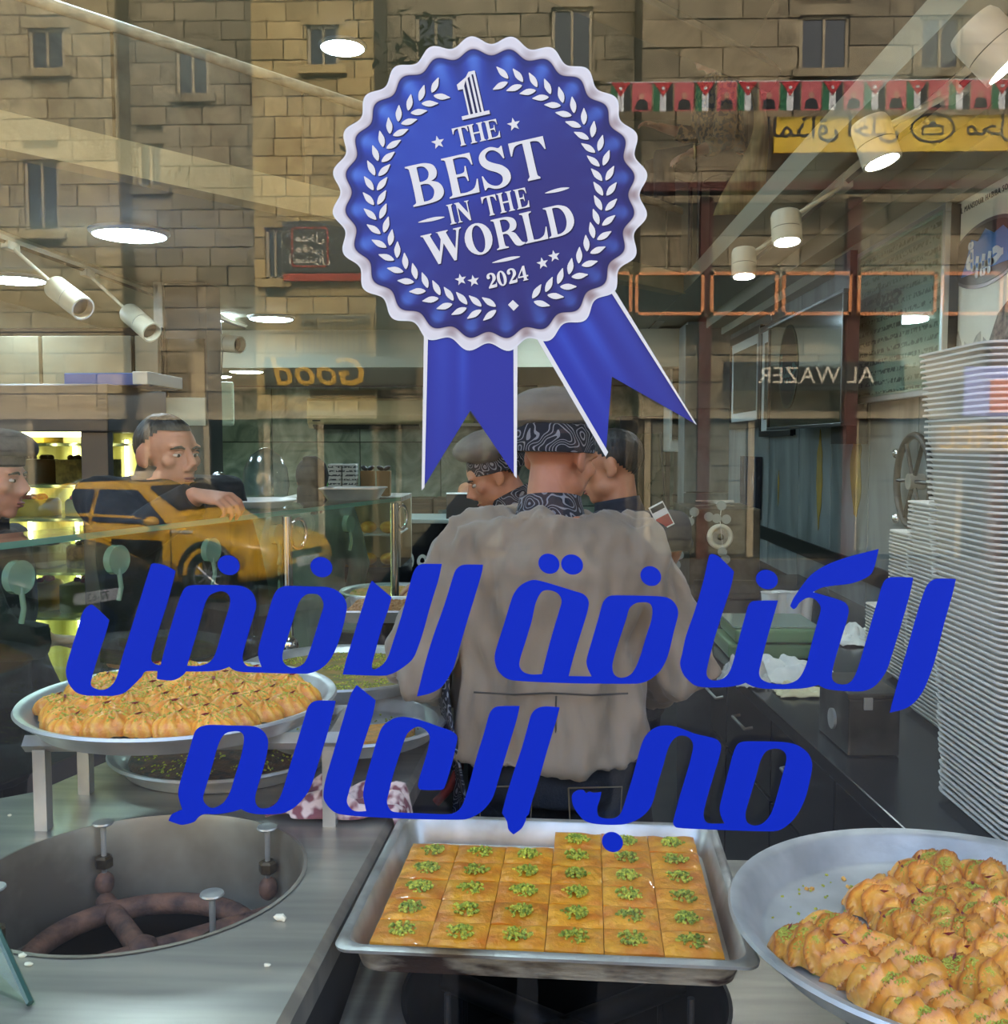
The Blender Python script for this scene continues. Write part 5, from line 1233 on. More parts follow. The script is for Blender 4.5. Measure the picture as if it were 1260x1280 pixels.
# wall hose ring and narrow plaque
rp = wall_pt(1152, 602, XR - .03); hr_ = thing('wheel_handle', 'black hand wheel on the right wall behind the foam trays', 'wheel', rp)
MB().tube([rp + Vector((-.03, .17 * math.cos(t), .17 * math.sin(t))) for t in [2 * math.pi * i / 28 for i in range(28)]], .014, 8, closed=True).build('rim', M_black, hr_, smooth=60)
for a in (0, R(60), R(120)): d = Vector((0, math.cos(a), math.sin(a))) * .17; MB().tube([rp + Vector((-.03, 0, 0)) - d, rp + Vector((-.03, 0, 0)) + d], .008, 8).build('spoke', M_black, hr_)
MB().cyl(rp + Vector((-.05, 0, 0)), rp + Vector((.005, 0, 0)), .03, n=14).build('hub', M_steel2, hr_)
for px, py in ((1122, 567), (1122, 648)):
    q = wall_pt(px, py, XR - .02); MB().ball(q, .022, 12, 8).build('coat_button', M_chrome, None, smooth=60, label='small chrome wall knob ' + ('above' if py < 600 else 'below') + ' the black hand wheel', cat='wall fitting')
vf = W(941, 600, 6.0); v_ = thing('tall_poster', 'narrow blue-black plaque standing between the machine and the blotched wall', 'plaque', vf)
q0, q1 = wall_pt(931, 570, XR - .03), wall_pt(950, 640, XR - .03)
MB().lohi((XR - .06, q1.y, q1.z - .05), (XR - .022, q0.y, q0.z)).build('panel', mat('plaque_dark', C(28, 34, 52), .25, 0, C(110, 130, 150), 8, 5, stretch=(1, 6, .6), lo=.5, hi=.75), v_)
# irregular yellow brown blotches laid on the marble
M_blotch = mat('yellow_blotch', C(150, 124, 30), .6, 0, C(120, 104, 44), 9, 5)
for px, py, w_, h_, lab in ((1024, 600, .10, .48, 'tall'), (1070, 590, .14, .42, 'wide'), (973, 610, .03, .2, 'narrow')):
    q = wall_pt(px, py, XR - .0215); r_ = random.Random(px)
    pts = [((w_ * (.5 + .12 * r_.uniform(-1, 1)) * (1 if abs(math.sin(t)) < .75 else .6)) * math.cos(t), h_ / 2 * (1 + .08 * r_.uniform(-1, 1)) * math.sin(t)) for t in [2 * math.pi * i / 22 for i in range(22)]]
    me = shape_mesh('blotch', [smooth_poly(pts, 2)], .002, M_blotch); xmesh(me, frame((XR - .0215, q.y, q.z), EX, EY)); link('wall_blotch', me, None, lab + ' yellow brown stain on the grey marble of the right wall', 'blotch')
# ------------------------------------------------------------------ glass guard between counter and customers
SA, SB = Vector((-1.072, 2.0, 1.40)), Vector((-.507, 3.73, 1.40)); gd = (SB - SA); gd.z = 0; gd.normalize(); gn = Vector((-gd.y, gd.x, 0))
S0 = SA - gd * .62
gg = thing('glass_guard', 'glass counter guard with a glass shelf on top, between the left counter and the customers', 'glass guard', (SA.x, SA.y, ZL))
shelf_w = .17
def slabq(a, b, n_, w, z0, z1): return [(a.x, a.y), (b.x, b.y), (b.x + n_.x * w, b.y + n_.y * w), (a.x + n_.x * w, a.y + n_.y * w)], z0, z1
MB().prism(*slabq(S0, SB, gn, shelf_w, 1.388, 1.400)).build('glass_shelf', M_guard, gg)
MB().prism(*slabq(S0 - gn * .0015, SB - gn * .0015, gn, .0012, 1.387, 1.401)).build('glass_edge', mat('shelf_edge', C(92, 140, 120), .15), gg)
MB().prism(*slabq(S0 + gn * .03, SB + gn * .03, gn, .008, .895, 1.386)).build('front_glass', M_guard, gg)
M_clip = mat('clip_disc', C(150, 184, 156), .2, 0, trans=.55)
for px, py, r_ in ((27, 722, .036), (152, 700, .035), (270, 688, .033), (350, 668, .031), (440, 655, .030)):
    best = min((S0 + gd * (i * .01) for i in range(240)), key=lambda p: abs((W(px, py, p.y) - Vector((p.x, p.y, W(px, py, p.y).z))).length))
    q = Vector((best.x, best.y, W(px, py, best.y).z)) + gn * .022
    MB().cyl(q - gn * .006 - gn * .012, q - gn * .0, r_, n=28).build('clip_disc', M_clip, gg, smooth=30)
    MB().tube([q - gn * .014 + Vector((0, 0, -r_ * .6)), q - gn * .02 + Vector((0, 0, -r_ - .03)), q - gn * .012 + Vector((0, 0, -r_ - .06))], .006, 8).build('clip_arm', M_clip, gg, smooth=60)
for px, dz in ((458, 0), (306, 0)):
    yy = 3.62 if px == 458 else 2.94
    q = SA + gd * ((yy - SA.y) / gd.y) - gn * .03
    MB().cyl((q.x, q.y, ZL), (q.x, q.y, 1.386), .015, n=16).build('chrome_post', M_chrome, gg, smooth=40)
    MB().tube([Vector((q.x, q.y, 1.33)) + gd * .045 * math.cos(t) + Vector((0, 0, .045 * math.sin(t))) + gd * .06 for t in [2 * math.pi * i / 24 for i in range(24)]], .006, 8, closed=True).build('clamp_ring', M_chrome, gg, smooth=60)
    MB().ball((q.x, q.y, 1.0), .03, 12, 8).build('clamp', M_chrome, gg, smooth=60)

# things on the shelf
def shelf_pt(px, y): p = W(px, 640, y); return Vector((p.x, y, 1.4015))
wp = shelf_pt(333, 3.10) + gn * .03
MB().lathe([(.001, .004), (.075, .004), (.088, .010), (.118, .026), (.120, .023), (.090, .006), (.077, 0), (.001, 0)], wp, 48).build('white_plate', mat('white_melamine', C(228, 228, 220), .3), None, smooth=40, label='white shallow plate on the glass shelf beside the customer hand', cat='plate')
sb = shelf_pt(306, 3.24) + gn * .10
so = thing('silver_ball_lid', 'shiny silver ball on a short stem standing on the glass shelf', 'ornament', sb)
MB().lathe([(.03, 0), (.03, .006), (.008, .012), (.008, .05)], sb, 20).build('stem', M_chrome, so, smooth=40)
MB().ball(sb + Vector((0, 0, .075)), .032, 24, 16).build('ball', mat('crumpled_silver', C(210, 206, 200), .15, 1, bump=.9, bscale=40), so, smooth=60)
bg = W(325, 600, 4.6)
cbag = thing('clear_bag', 'pale clear domed cover standing behind the silver ball', 'cover', (bg.x, 4.6, 1.36))
MB().lathe([(.10, 0), (.11, .05), (.10, .13), (.07, .19), (.02, .225), (.001, .228)], (bg.x, 4.7, 1.355), 28).build('cover_body', glass_mat('clear_plastic', .12, (.75, .82, .9, 1), .15), cbag, smooth=50)
at_ = shelf_pt(470, 3.58) + gn * .09
MB().rings([[at_ + Vector((x, y, z)) for x, y in rounded(.22 * k, .17 * k, .03, 5)] for k, z in ((.78, 0), (.8, .002), (1, .04), (1.05, .042), (1.05, .038), (1.0, .036), (.8, -.0005))], caps=True).build('foil_tray', M_alu, None, smooth=40, label='shallow aluminium foil tray at the far end of the glass shelf', cat='tray')

# back display case with boxes on it, cash desk
M_case = mat('case_black', C(20, 21, 22), .15, spec=.6)
zc_ = W(440, 622, 6.4).z
dc = thing('display_case', 'dark glass display case with lit sweets behind the guard', 'display case', (-.9, 6.4, 0))
xa, xb = W(352, 640, 6.4).x, W(500, 640, 6.4).x
MB().lohi((xa, 6.4, 0), (xb, 7.0, zc_ - .45)).build('base', M_case, dc)
MB().lohi((xa, 6.4, zc_ - .03), (xb, 7.0, zc_)).build('top', M_steel2, dc)
MB().lohi((xa, 6.96, zc_ - .45), (xb, 7.0, zc_ - .03)).build('back', mat('case_back', C(196, 190, 160), .5), dc)
for xx in (xa, xb - .02): MB().lohi((xx, 6.4, zc_ - .45), (xx + .02, 6.42, zc_ - .03)).build('corner_post', M_steel2, dc)
MB().lohi((xa + .02, 6.45, zc_ - .25), (xb - .02, 6.95, zc_ - .24)).build('case_shelf', mat('case_shelf', C(200, 205, 196), .3), dc)
M_osw = mat('orange_sweet', C(214, 140, 34), .5, 0, C(236, 186, 70), 30, 3)
for lvl, zz in ((0, zc_ - .238), (1, zc_ - .448)):
    for k in range(5):
        x = xb - .10 - .13 * k; MB().ball((x, 6.55, zz + .035), (.055, .07, .04), 14, 10).build('glazed_bun', M_osw, None, smooth=60, label='orange glazed bun on the ' + ('upper' if lvl == 0 else 'lower') + ' level of the display case, ' + ['first', 'second', 'third', 'fourth', 'fifth'][k] + ' from the right', cat='bun', group='buns in the display case')
M_carton = scribble('carton_print', C(176, 176, 168), C(36, 36, 44), 36, .46)
for i, (px, py) in enumerate(((420, 591), (438, 591), (420, 612), (438, 612))):
    q = W(px, py, 6.55); h_ = .105
    z0 = zc_ + (h_ + .003 if i < 2 else .001)
    o = MB().box((q.x, 6.55, z0 + h_ / 2), (.088, .09, h_)).build('printed_carton', M_carton, None, bevel=.003, label=('upper' if i < 2 else 'lower') + ' ' + ('left' if i % 2 == 0 else 'right') + ' grey printed carton of the block of four on the display case', cat='carton', group='printed cartons on the display case')
M_kraft = mat('kraft_paper', C(128, 100, 62), .8)
for i, px in enumerate((460, 480)):
    q = W(px, 600, 6.6); t = thing('gift_bag', ('left' if i == 0 else 'right') + ' small brown paper gift bag with a dark bow on the display case', 'bag', (q.x, 6.6, zc_), 'gift bags on the display case')
    MB().box((q.x, 6.6, zc_ + .085), (.085, .06, .165), taper=1.08).build('bag_body', M_kraft, t, bevel=.003)
    for s in (-1, 1): MB().ball((q.x + s * .022, 6.59, zc_ + .185), (.026, .012, .016), 10, 8, (0, s * -.5, 0)).build('bow_loop', M_black, t, smooth=60)
MB().ball((W(404, 600, 6.5).x, 6.62, zc_ + .08), (.05, .05, .085), 14, 10).build('green_foliage', mat('bright_green', C(80, 190, 60), .6, 0, C(40, 120, 40), 30, 3, .5), None, smooth=60, label='bright green wrapped bundle beside the headscarf on the display case', cat='bundle')
# cash desk with monitor and printed word
dz = W(560, 654, 7.4).z
cd = thing('cash_desk', 'black cash desk with a white Arabic word on its front', 'desk', (-.4, 7.4, 0))
xa2, xb2 = W(500, 650, 7.4).x, W(640, 650, 7.4).x
MB().lohi((xa2, 7.4, 0), (xb2, 8.0, dz)).build('desk_body', M_case, cd, bevel=.004)
MB().lohi((xa2 - .01, 7.37, dz), (xb2, 8.0, dz + .03)).build('desk_top', mat('desk_top', C(140, 150, 144), .3), cd, bevel=.004)
bp_ = W(655, 600, 7.38)
q = W(548, 695, 7.39); me = text_mesh(arabic('صندوق'), .24, mat('desk_lettering', C(226, 228, 222), .5), .004, bold=.002)
me.transform(frame(q, (1, 0, 0), (0, 0, 1))); link('desk_lettering', me, cd)
mq = W(580, 634, 7.2); mo = thing('monitor', 'black monitor back with a pale top edge hiding the cashier', 'monitor', (mq.x, 7.45, dz + .03))
MB().box((mq.x, 7.46, mq.z - .02), (.30, .04, .20), (R(-8), 0, 0)).build('screen_back', M_black, mo, bevel=.006)
MB().box((mq.x, 7.47, mq.z + .085), (.30, .045, .012), (R(-8), 0, 0)).build('top_edge', M_white, mo)
MB().cyl((mq.x, 7.52, dz + .03), (mq.x, 7.5, mq.z - .02), .02, n=12).build('stand', M_black, mo)
MB().lathe([(.09, 0), (.09, .012), (.02, .02)], (mq.x, 7.52, dz + .03), 20).build('foot', M_black, mo)
# lower dark cupboards behind
for i, (xa3, xb3, lab) in enumerate(((-1.6, -1.05, 'left'), (-1.03, -.5, 'middle'))):
    t = thing('back_cupboard', lab + ' brown cupboard against the back wall behind the cash desk', 'cupboard', (xa3, 10.0, 0))
    MB().lohi((xa3, 10.05, 0), (xb3, 10.45, 1.05)).build('body', mat('brown_wood', C(84, 66, 48), .5, 0, C(66, 50, 36), 6, 5, stretch=(1, 1, 6)), t, bevel=.004)
    MB().lohi((xa3 + .02, 10.03, .05), (xb3 - .02, 10.05, 1.0)).build('door', MATS['brown_wood'], t, bevel=.003)

# ------------------------------------------------------------------ cake fridge
M_fr = mat('fridge_grey', C(92, 90, 92), .35, .5)
fy = 3.95; fxr = W(136, 600, fy).x; fxl = fxr - 1.02; fzt = W(60, 480, fy).z; fd = .62
fz = thing('cake_fridge', 'tall glass cake fridge with grey frame at the left edge', 'display fridge', (fxl, fy, 0))
MB().lohi((fxl, fy, 0), (fxr, fy + fd, .45)).build('base', M_fr, fz, bevel=.006)
MB().lohi((fxl - .01, fy - .015, fzt - .19), (fxr + .01, fy + fd, fzt)).build('header', M_fr, fz, bevel=.006)
for x0 in (fxl, fxr - .11): MB().lohi((x0, fy, .45), (x0 + .11, fy + .05, fzt - .19)).build('front_post', M_fr, fz, bevel=.004)
MB().lohi((fxr - .05, fy + fd - .13, .45), (fxr, fy + fd, fzt - .19)).build('rear_post', M_fr, fz, bevel=.004)
MB().lohi((fxl, fy + fd - .13, .45), (fxl + .05, fy + fd, fzt - .19)).build('rear_post', M_fr, fz, bevel=.004)
MB().lohi((fxl + .11, fy + .004, .45), (fxr - .11, fy + .012, fzt - .19)).build('door_glass', M_guard, fz)
MB().lohi((fxr - .012, fy + .05, .45), (fxr - .004, fy + fd - .13, fzt - .19)).build('side_glass', M_guard, fz)
M_mir = mat('fridge_back', C(214, 206, 150), .25, .0, C(170, 160, 96), 2.4, 3, stretch=(9, 1, .3))  # mirrored light put into the panel colour as upright yellow streaks
MB().lohi((fxl + .05, fy + fd - .03, .45), (fxr - .05, fy + fd - .015, fzt - .19)).build('back_panel', M_mir, fz)
M_tube = mat('fridge_glow', (1, .88, .5, 1), .5, emit=14)
for xx in (fxl + .16, fxl + .40, fxl + .62, fxl + .70, fxr - .16):  # upright glowing tubes added to stand for mirrored yellow streaks
    MB().cyl((xx, fy + fd - .05, .5), (xx, fy + fd - .05, fzt - .22), .009, n=10).build('glow_tube', M_tube, fz)
MB().cyl((fxl + .12, fy + .12, fzt - .20), (fxr - .12, fy + .12, fzt - .20), .010, n=10).build('glow_tube', M_tube, fz)
me = text_mesh('Beauty & Sweets\nCoastal Tasting Collection', .032, mat('fridge_ink', C(40, 36, 36), .5), .001); 
bpy.data.meshes.remove(me)
shz = [W(60, y_, fy).z for y_ in (554, 607, 650, 718, 775)]
M_gl_shelf = mat('glass_shelf_edge', C(60, 66, 54), .2)
for z_ in shz: MB().lohi((fxl + .03, fy + .06, z_ - .012), (fxr - .02, fy + fd - .04, z_)).build('shelf', mat('fridge_shelf', C(160, 160, 130), .2, trans=.5), fz)
M_cake = [mat('cake_cream', C(226, 204, 150), .6), mat('cake_choc', C(84, 52, 34), .5), mat('cake_nut', C(150, 120, 74), .7, 0, C(96, 72, 44), 40, 3), mat('cake_yellow', C(222, 180, 66), .5)]
M_straw = mat('strawberry', C(196, 60, 44), .35)
names = ['cream', 'chocolate', 'nut covered', 'yellow glazed']
for li, z_ in enumerate(shz):
    for k in range(4):
        x = fxr - .20 - .235 * k; kind = (li * 2 + k * 3) % 4; h_ = (.085, .10, .07, .095, .12)[li]
        t = thing('layer_cake', names[kind] + ' cake on shelf ' + ['one', 'two', 'three', 'four', 'five'][li] + ' from the top of the fridge, ' + ['first', 'second', 'third', 'fourth'][k] + ' from the right', 'cake', (x, fy + .27, z_), 'cakes in the fridge')
        if (li + k) % 3 == 1:
            MB().box((x, fy + .27, z_ + h_ / 2 + .001), (.19, .22, h_)).build('cake_body', M_cake[kind], t, bevel=.006)
        else: MB().lathe([(.001, 0), (.098, 0), (.10, .01), (.10, h_ - .012), (.09, h_), (.001, h_ + .002)], (x, fy + .27, z_ + .001), 32).build('cake_body', M_cake[kind], t, smooth=40)
        r_ = random.Random(li * 7 + k); mb = MB()
        for q in range(16):
            a = r_.uniform(0, 6.28); d = .078 * math.sqrt(r_.random()); mb.ball((x + d * math.cos(a), fy + .27 + d * math.sin(a), z_ + h_ + .008), (.016, .016, .013), 8, 6)
        mb.build('berry_topping', M_straw if kind in (0, 3) else M_cake[1], t, smooth=60)
bxp = W(130, 476, fy + .2); b_ = thing('blue_box', 'flat blue lit box lying on top of the cake fridge', 'box', (bxp.x, fy + .25, fzt))
MB().lohi((W(80, 470, fy + .1).x, fy + .10, fzt + .001), (W(178, 470, fy + .1).x, fy + .5, fzt + .05)).build('box_body', mat('blue_card', C(52, 92, 170), .35), b_, bevel=.004)
MB().lohi((W(166, 470, fy + .1).x, fy + .095, fzt + .004), (W(185, 470, fy + .1).x, fy + .5, fzt + .056)).build('box_end', M_white, b_, bevel=.003)

# dark clad pillar, boards behind the fridge, insect killer, air conditioner
pf = 5.6; x0, x1 = W(202, 500, pf).x, W(260, 500, pf).x
pil = MB().lohi((x0, pf, 0), (x1, pf + .25, ZC)).build('trim_5', mat('pillar_grey', C(66, 70, 66), .35, 0, C(52, 56, 52), 4, 4), kind='structure')
zt1, zt2, zt3 = W(230, 424, pf).z, W(230, 497, pf).z, W(230, 532, pf).z
MB().lohi((x0 + .03, pf - .02, zt2), (x1 - .01, pf, zt1)).build('dark_panel', M_screen, pil)
MB().lohi((x0 + .03, pf - .02, zt3), (x1 - .01, pf, zt2)).build('pale_reflection', mat('pale_reflection', C(186, 182, 160), .3), pil)  # whitish reflection low on the column, painted as an even pale face
MB().lohi((x0 - .02, pf - .035, 0), (x0 + .03, pf - .0, ZC)).build('chrome_edge', M_steel2, pil)
pg_ = thing('wall_boards', 'row of pale boards with dark joints high behind the cake fridge', 'wall board', (-3.2, 5.5, 2.0))
xx = W(-60, 450, 5.5).x; xe = W(200, 450, 5.5).x; k = 0
zz0, zz1 = W(50, 520, 5.5).z, W(50, 420, 5.5).z
while xx < xe - .05:
    w_ = (.50, .52, .36, .44)[k % 4]; w_ = min(w_, xe - xx)
    MB().lohi((xx + .01, 5.5, zz0), (xx + w_ - .01, 5.54, zz1)).build('board', mat('pale_board', C(150, 142, 120), .35, 0, C(128, 120, 100), 3, 4, rnd=.15), pg_, bevel=.004); xx += w_; k += 1
MB().lohi((W(-60, 450, 5.5).x, 5.545, zz0 - .1), (xe, 5.57, zz1 + .05)).build('backing', M_case, pg_)
ik = W(277, 505, 6.8); t = thing('insect_killer', 'white box-shaped insect killer hanging by a chain near the back wall', 'appliance', ik)
MB().box(ik, (.16, .13, .30), (0, 0, R(20))).build('housing', mat('mint_white', C(206, 222, 190), .4), t, bevel=.02)
for i in range(9): MB().box(ik + Vector((.0, 0, -.11 + i * .028)) + Matrix.Rotation(R(20), 3, 'Z') @ Vector((.045, -.066, 0)), (.06, .006, .006), (0, 0, R(20))).build('vent_slat', MATS['mint_white'], t)
MB().box(ik + Matrix.Rotation(R(20), 3, 'Z') @ Vector((-.05, -.066, .02)), (.05, .004, .20), (0, 0, R(20))).build('grille', M_black, t)
MB().tube([ik + Vector((0, 0, .15)), ik + Vector((.01, .01, .35)), Vector((ik.x, ik.y, ZC))], .004, 6).build('chain', M_darkmetal, t)
a0_, a1_ = W(383, 498, 10.2), W(531, 534, 10.2); ac = thing('air_conditioner', 'long cream wall air conditioner high on the back wall', 'air conditioner', (a0_.x, 10.2, a1_.z))
MB().rings([[Vector((x, y, z)) for y, z in ((10.47, a1_.z), (10.3, a1_.z - .01), (10.22, a1_.z + .05), (10.20, a1_.z + .12), (10.215, a0_.z - .02), (10.25, a0_.z), (10.47, a0_.z))] for x in (a0_.x, a1_.x)], caps=True).build('housing', mat('ac_cream', C(222, 208, 170), .35), ac, bevel=.008)
MB().box(((a0_.x + a1_.x) / 2, 10.25, a1_.z + .005), (a1_.x - a0_.x - .12, .09, .012), (R(-25), 0, 0)).build('louvre', M_darkmetal, ac)
MB().lohi((a0_.x + .06, 10.195, a1_.z + .06), (a0_.x + .14, 10.205, a1_.z + .075)).build('badge', M_black, ac)
MB().lohi((a0_.x, 10.36, a0_.z + .02), (a1_.x + .2, 10.44, a0_.z + .09)).build('cable_duct', mat('duct', C(90, 96, 92), .5), None, label='grey cable duct on the back wall above the air conditioner', cat='duct')
ls2 = thing('wall_shelf', 'thin shelf with a small lamp on the back wall between the ribbon tails', 'shelf', W(600, 531, 10.3))
q = W(600, 531, 10.3); MB().box(q, (.55, .22, .03)).build('board', M_white, ls2, bevel=.004)
MB().lathe([(.05, 0), (.07, .03), (.03, .09), (.01, .12)], q + Vector((-.12, 0, .016)), 20).build('paper_ornament', mat('paper_green', C(206, 222, 160), .6), None, smooth=40, label='small pale green ornament on the thin back wall shelf', cat='ornament')
# right end of the back wall: white cabinet, glass door with slanted bars
dr = thing('notice_board', 'pale notice board on the back wall right of the ribbon', 'notice board', W(720, 480, 10.4))
q0, q1 = W(672, 450, 10.42), W(765, 520, 10.42); MB().lohi((q0.x, 10.42, q1.z), (q1.x, 10.46, q0.z)).build('board', mat('notice_pale', C(170, 168, 150), .5), dr, bevel=.004)
me = text_mesh(arabic('تحضيرنا'.replace('ض', 'ص')), .16, mat('notice_ink', C(60, 58, 54), .6), .002); bpy.data.meshes.remove(me)
wc = thing('wall_cabinet', 'narrow pale cabinet with a dark window at the far right end of the shop', 'cabinet', W(848, 480, 8.2))
q0, q1 = W(838, 440, 8.2), W(866, 565, 8.2); MB().lohi((q0.x, 8.2, q1.z), (q1.x, 8.6, q0.z)).build('body', mat('cabinet_pale', C(168, 172, 164), .4), wc, bevel=.006)
MB().lohi((q0.x + .02, 8.19, q1.z + .1), (q1.x - .08, 8.2, q0.z - .08)).build('window', M_screen, wc)
fr2 = thing('drinks_fridge', 'dark glass-fronted fridge behind the man in the navy shirt', 'fridge', W(800, 600, 8.6))
q0, q1 = W(775, 520, 8.6), W(838, 560, 8.6); MB().lohi((q0.x, 8.6, 0), (q1.x, 9.1, q0.z)).build('body', M_darkmetal, fr2, bevel=.006)
MB().lohi((q0.x + .04, 8.585, .3), (q1.x - .04, 8.6, q0.z - .15)).build('door', M_screen, fr2)
MB().tube([W(826, 540, 8.5), W(832, 640, 8.5)], .010, 8).build('handle', M_darkmetal, fr2)
# ------------------------------------------------------------------ people
def skin_mat(name, a, b_): return mat(name, a, .5, 0, b_, 9, 4, .1, 90, sss=.08, coords='Object')
M_skin = skin_mat('skin_tan', C(190, 132, 98), C(168, 108, 80))
M_skin2 = skin_mat('skin_olive', C(196, 140, 108), C(172, 116, 86))
M_hair = mat('black_hair', C(22, 19, 18), .5, 0, C(40, 34, 30), 90, 3, .5, stretch=(1, 1, .3))
M_stubble = mat('stubble', C(96, 70, 56), .8, 0, C(70, 50, 42), 160, 2)
M_chef = mat('grey_jacket', C(142, 127, 108), .85, 0, C(124, 110, 93), 5, 5, 1.0, 8, sheen=.2, stretch=(1, 1, .45))
M_beret = mat('grey_beret', C(112, 108, 102), .9, 0, C(88, 84, 80), 8, 4, .4, 30)
M_swirl = swirl_mat('swirl_cloth', C(30, 31, 40), C(132, 132, 138), 17)
M_jean = mat('dark_jeans', C(40, 46, 56), .85, 0, C(24, 28, 36), 7, 5, .25, 140)
M_navy_shirt = mat('navy_shirt', C(28, 30, 46), .8, 0, C(20, 21, 34), 6, 4, .3, 30)
M_blackcoat = mat('black_coat', C(20, 20, 22), .85, 0, C(32, 32, 34), 8, 4, .35, 30)
M_greycoat = mat('grey_green_coat', C(116, 132, 122), .85, 0, C(88, 102, 96), 4, 4, .35, 20)
M_shoe = mat('black_shoe', C(20, 18, 17), .5)
M_eye = mat('eye_white', C(206, 198, 188), .25); M_iris = mat('iris', C(44, 28, 20), .2)
M_lip = mat('lips', C(150, 88, 76), .45)

def head_mb(fem=False):
    m = MB()
    m.ball((0, -.014, .034), (.075, .094, .083), 24, 18)
    m.ball((0, .028, -.034), (.056, .066, .076), 20, 14)
    m.ball((0, .022, .03), (.066, .068, .06), 18, 12)
    m.ball((0, .064, -.094), (.025, .022, .020), 12, 8)
    for s in (-1, 1):
        m.ball((s * .040, .016, -.062), (.024, .040, .030), 12, 8)
        m.ball((s * .030, .076, .026), (.028, .014, .009), 12, 8)
        m.ball((s * .044, .060, -.016), (.022, .022, .020), 12, 8)
        m.ball((s * .011, .100, -.036), (.009, .011, .009), 10, 8)
        m.ball((s * .079, -.012, -.004), (.009, .022, .034), 12, 10, (0, 0, s * .35))
        m.ball((s * .077, -.002, -.026), (.009, .012, .014), 10, 8)
    m.tube([(0, .086, .020), (0, .100, -.005), (0, .113, -.030)], [.008, .010, .014], 10)
    m.ball((0, .088, -.063), (.022, .012, .007), 12, 8); m.ball((0, .086, -.073), (.018, .012, .007), 12, 8)
    return m
def hair_mesh(front=.062, side=.0, nape=-.06, puff=1.06, seed=1, nu=48, nv=28):
    mb = MB(); keep = {}
    for i in range(nv + 1):
        el = math.pi * (i / nv - .5)
        for j in range(nu):
            q = 2 * math.pi * j / nu; d = Vector((math.cos(el) * math.cos(q), math.cos(el) * math.sin(q), math.sin(el)))
            k = puff + .025 * mnoise.noise(d * 5 + Vector((seed, 0, 0)))
            p = Vector((d.x * .075 * k, d.y * .094 * k - .014, d.z * .083 * k + .034))
            fy = (p.y + .014) / .094
            line = front if fy > .55 else (front * (fy + .15) / .7 + side * (1 - (fy + .15) / .7)) if fy > -.15 else side + (nape - side) * min(1, (-.15 - fy) / .6)
            keep[i * nu + j] = p.z > line; mb.v.append(tuple(p))
    for i in range(nv):
        for j in range(nu):
            f = (i * nu + j, i * nu + (j + 1) % nu, (i + 1) * nu + (j + 1) % nu, (i + 1) * nu + j)
            if sum(keep[v] for v in f) >= 2: mb.f.append(f)
    return mb
def hand_mb(wrist, fwd, up, side, curl=.5, spread=1.0, k=1.0):
    """palm and five bent fingers; fwd along the hand, up = back of the hand, side +1 puts the thumb on the fwd x up side"""
    f = fwd.normalized(); u = (up - f * up.dot(f)).normalized(); r = f.cross(u) * side; m = MB()
    P = lambda a, b, c_: wrist + (f * a + r * b + u * c_) * k
    m.rings([[P(a, w * math.cos(t), h * math.sin(t)) for t in [2 * math.pi * i / 14 for i in range(14)]] for a, w, h in ((-.02, .025, .019), (.0, .027, .018), (.03, .038, .016), (.065, .043, .014), (.088, .040, .011))])
    for i, (b, ln, rad) in enumerate(((.033, .070, .0085), (.011, .079, .009), (-.012, .074, .0086), (-.033, .058, .0075))):
        c0 = curl * (1 + .08 * i); p = P(.082, b, .002); a = c0 * .55; pts = [P(.06, b * .9, 0), p]
        for seg, ad in ((.44, .75), (.32, .8), (.24, .45)):
            d = f * math.cos(a) - u * math.sin(a) + r * (b * 2.2 * spread) * max(0, 1 - curl); p = p + d.normalized() * ln * seg * k; pts.append(p); a += c0 * ad
        m.tube(pts, [rad * k * q for q in (1.05, 1.08, 1, .92, .74)], 10); m.ball(pts[-1], rad * k * .74, 8, 6)
    th = [P(.012, .026, -.004), P(.040, .048, -.010), P(.068, .056 - .01 * curl, -.018), P(.092, .052 - .02 * curl, -.026)]
    m.tube(th, [.014 * k, .0115 * k, .010 * k, .008 * k], 10); m.ball(th[-1], .008 * k, 8, 6)
    return m
def fold_noise(amp, sc, seed, dirz=.35):
    def f(co):
        return np.array([amp * (mnoise.noise(Vector((p[0] * sc + seed, p[1] * sc, p[2] * sc * dirz))) + .5 * mnoise.noise(Vector((p[0] * sc * 2.3, p[1] * sc * 2.3 + seed, p[2] * sc * .9)))) for p in co])
    return f
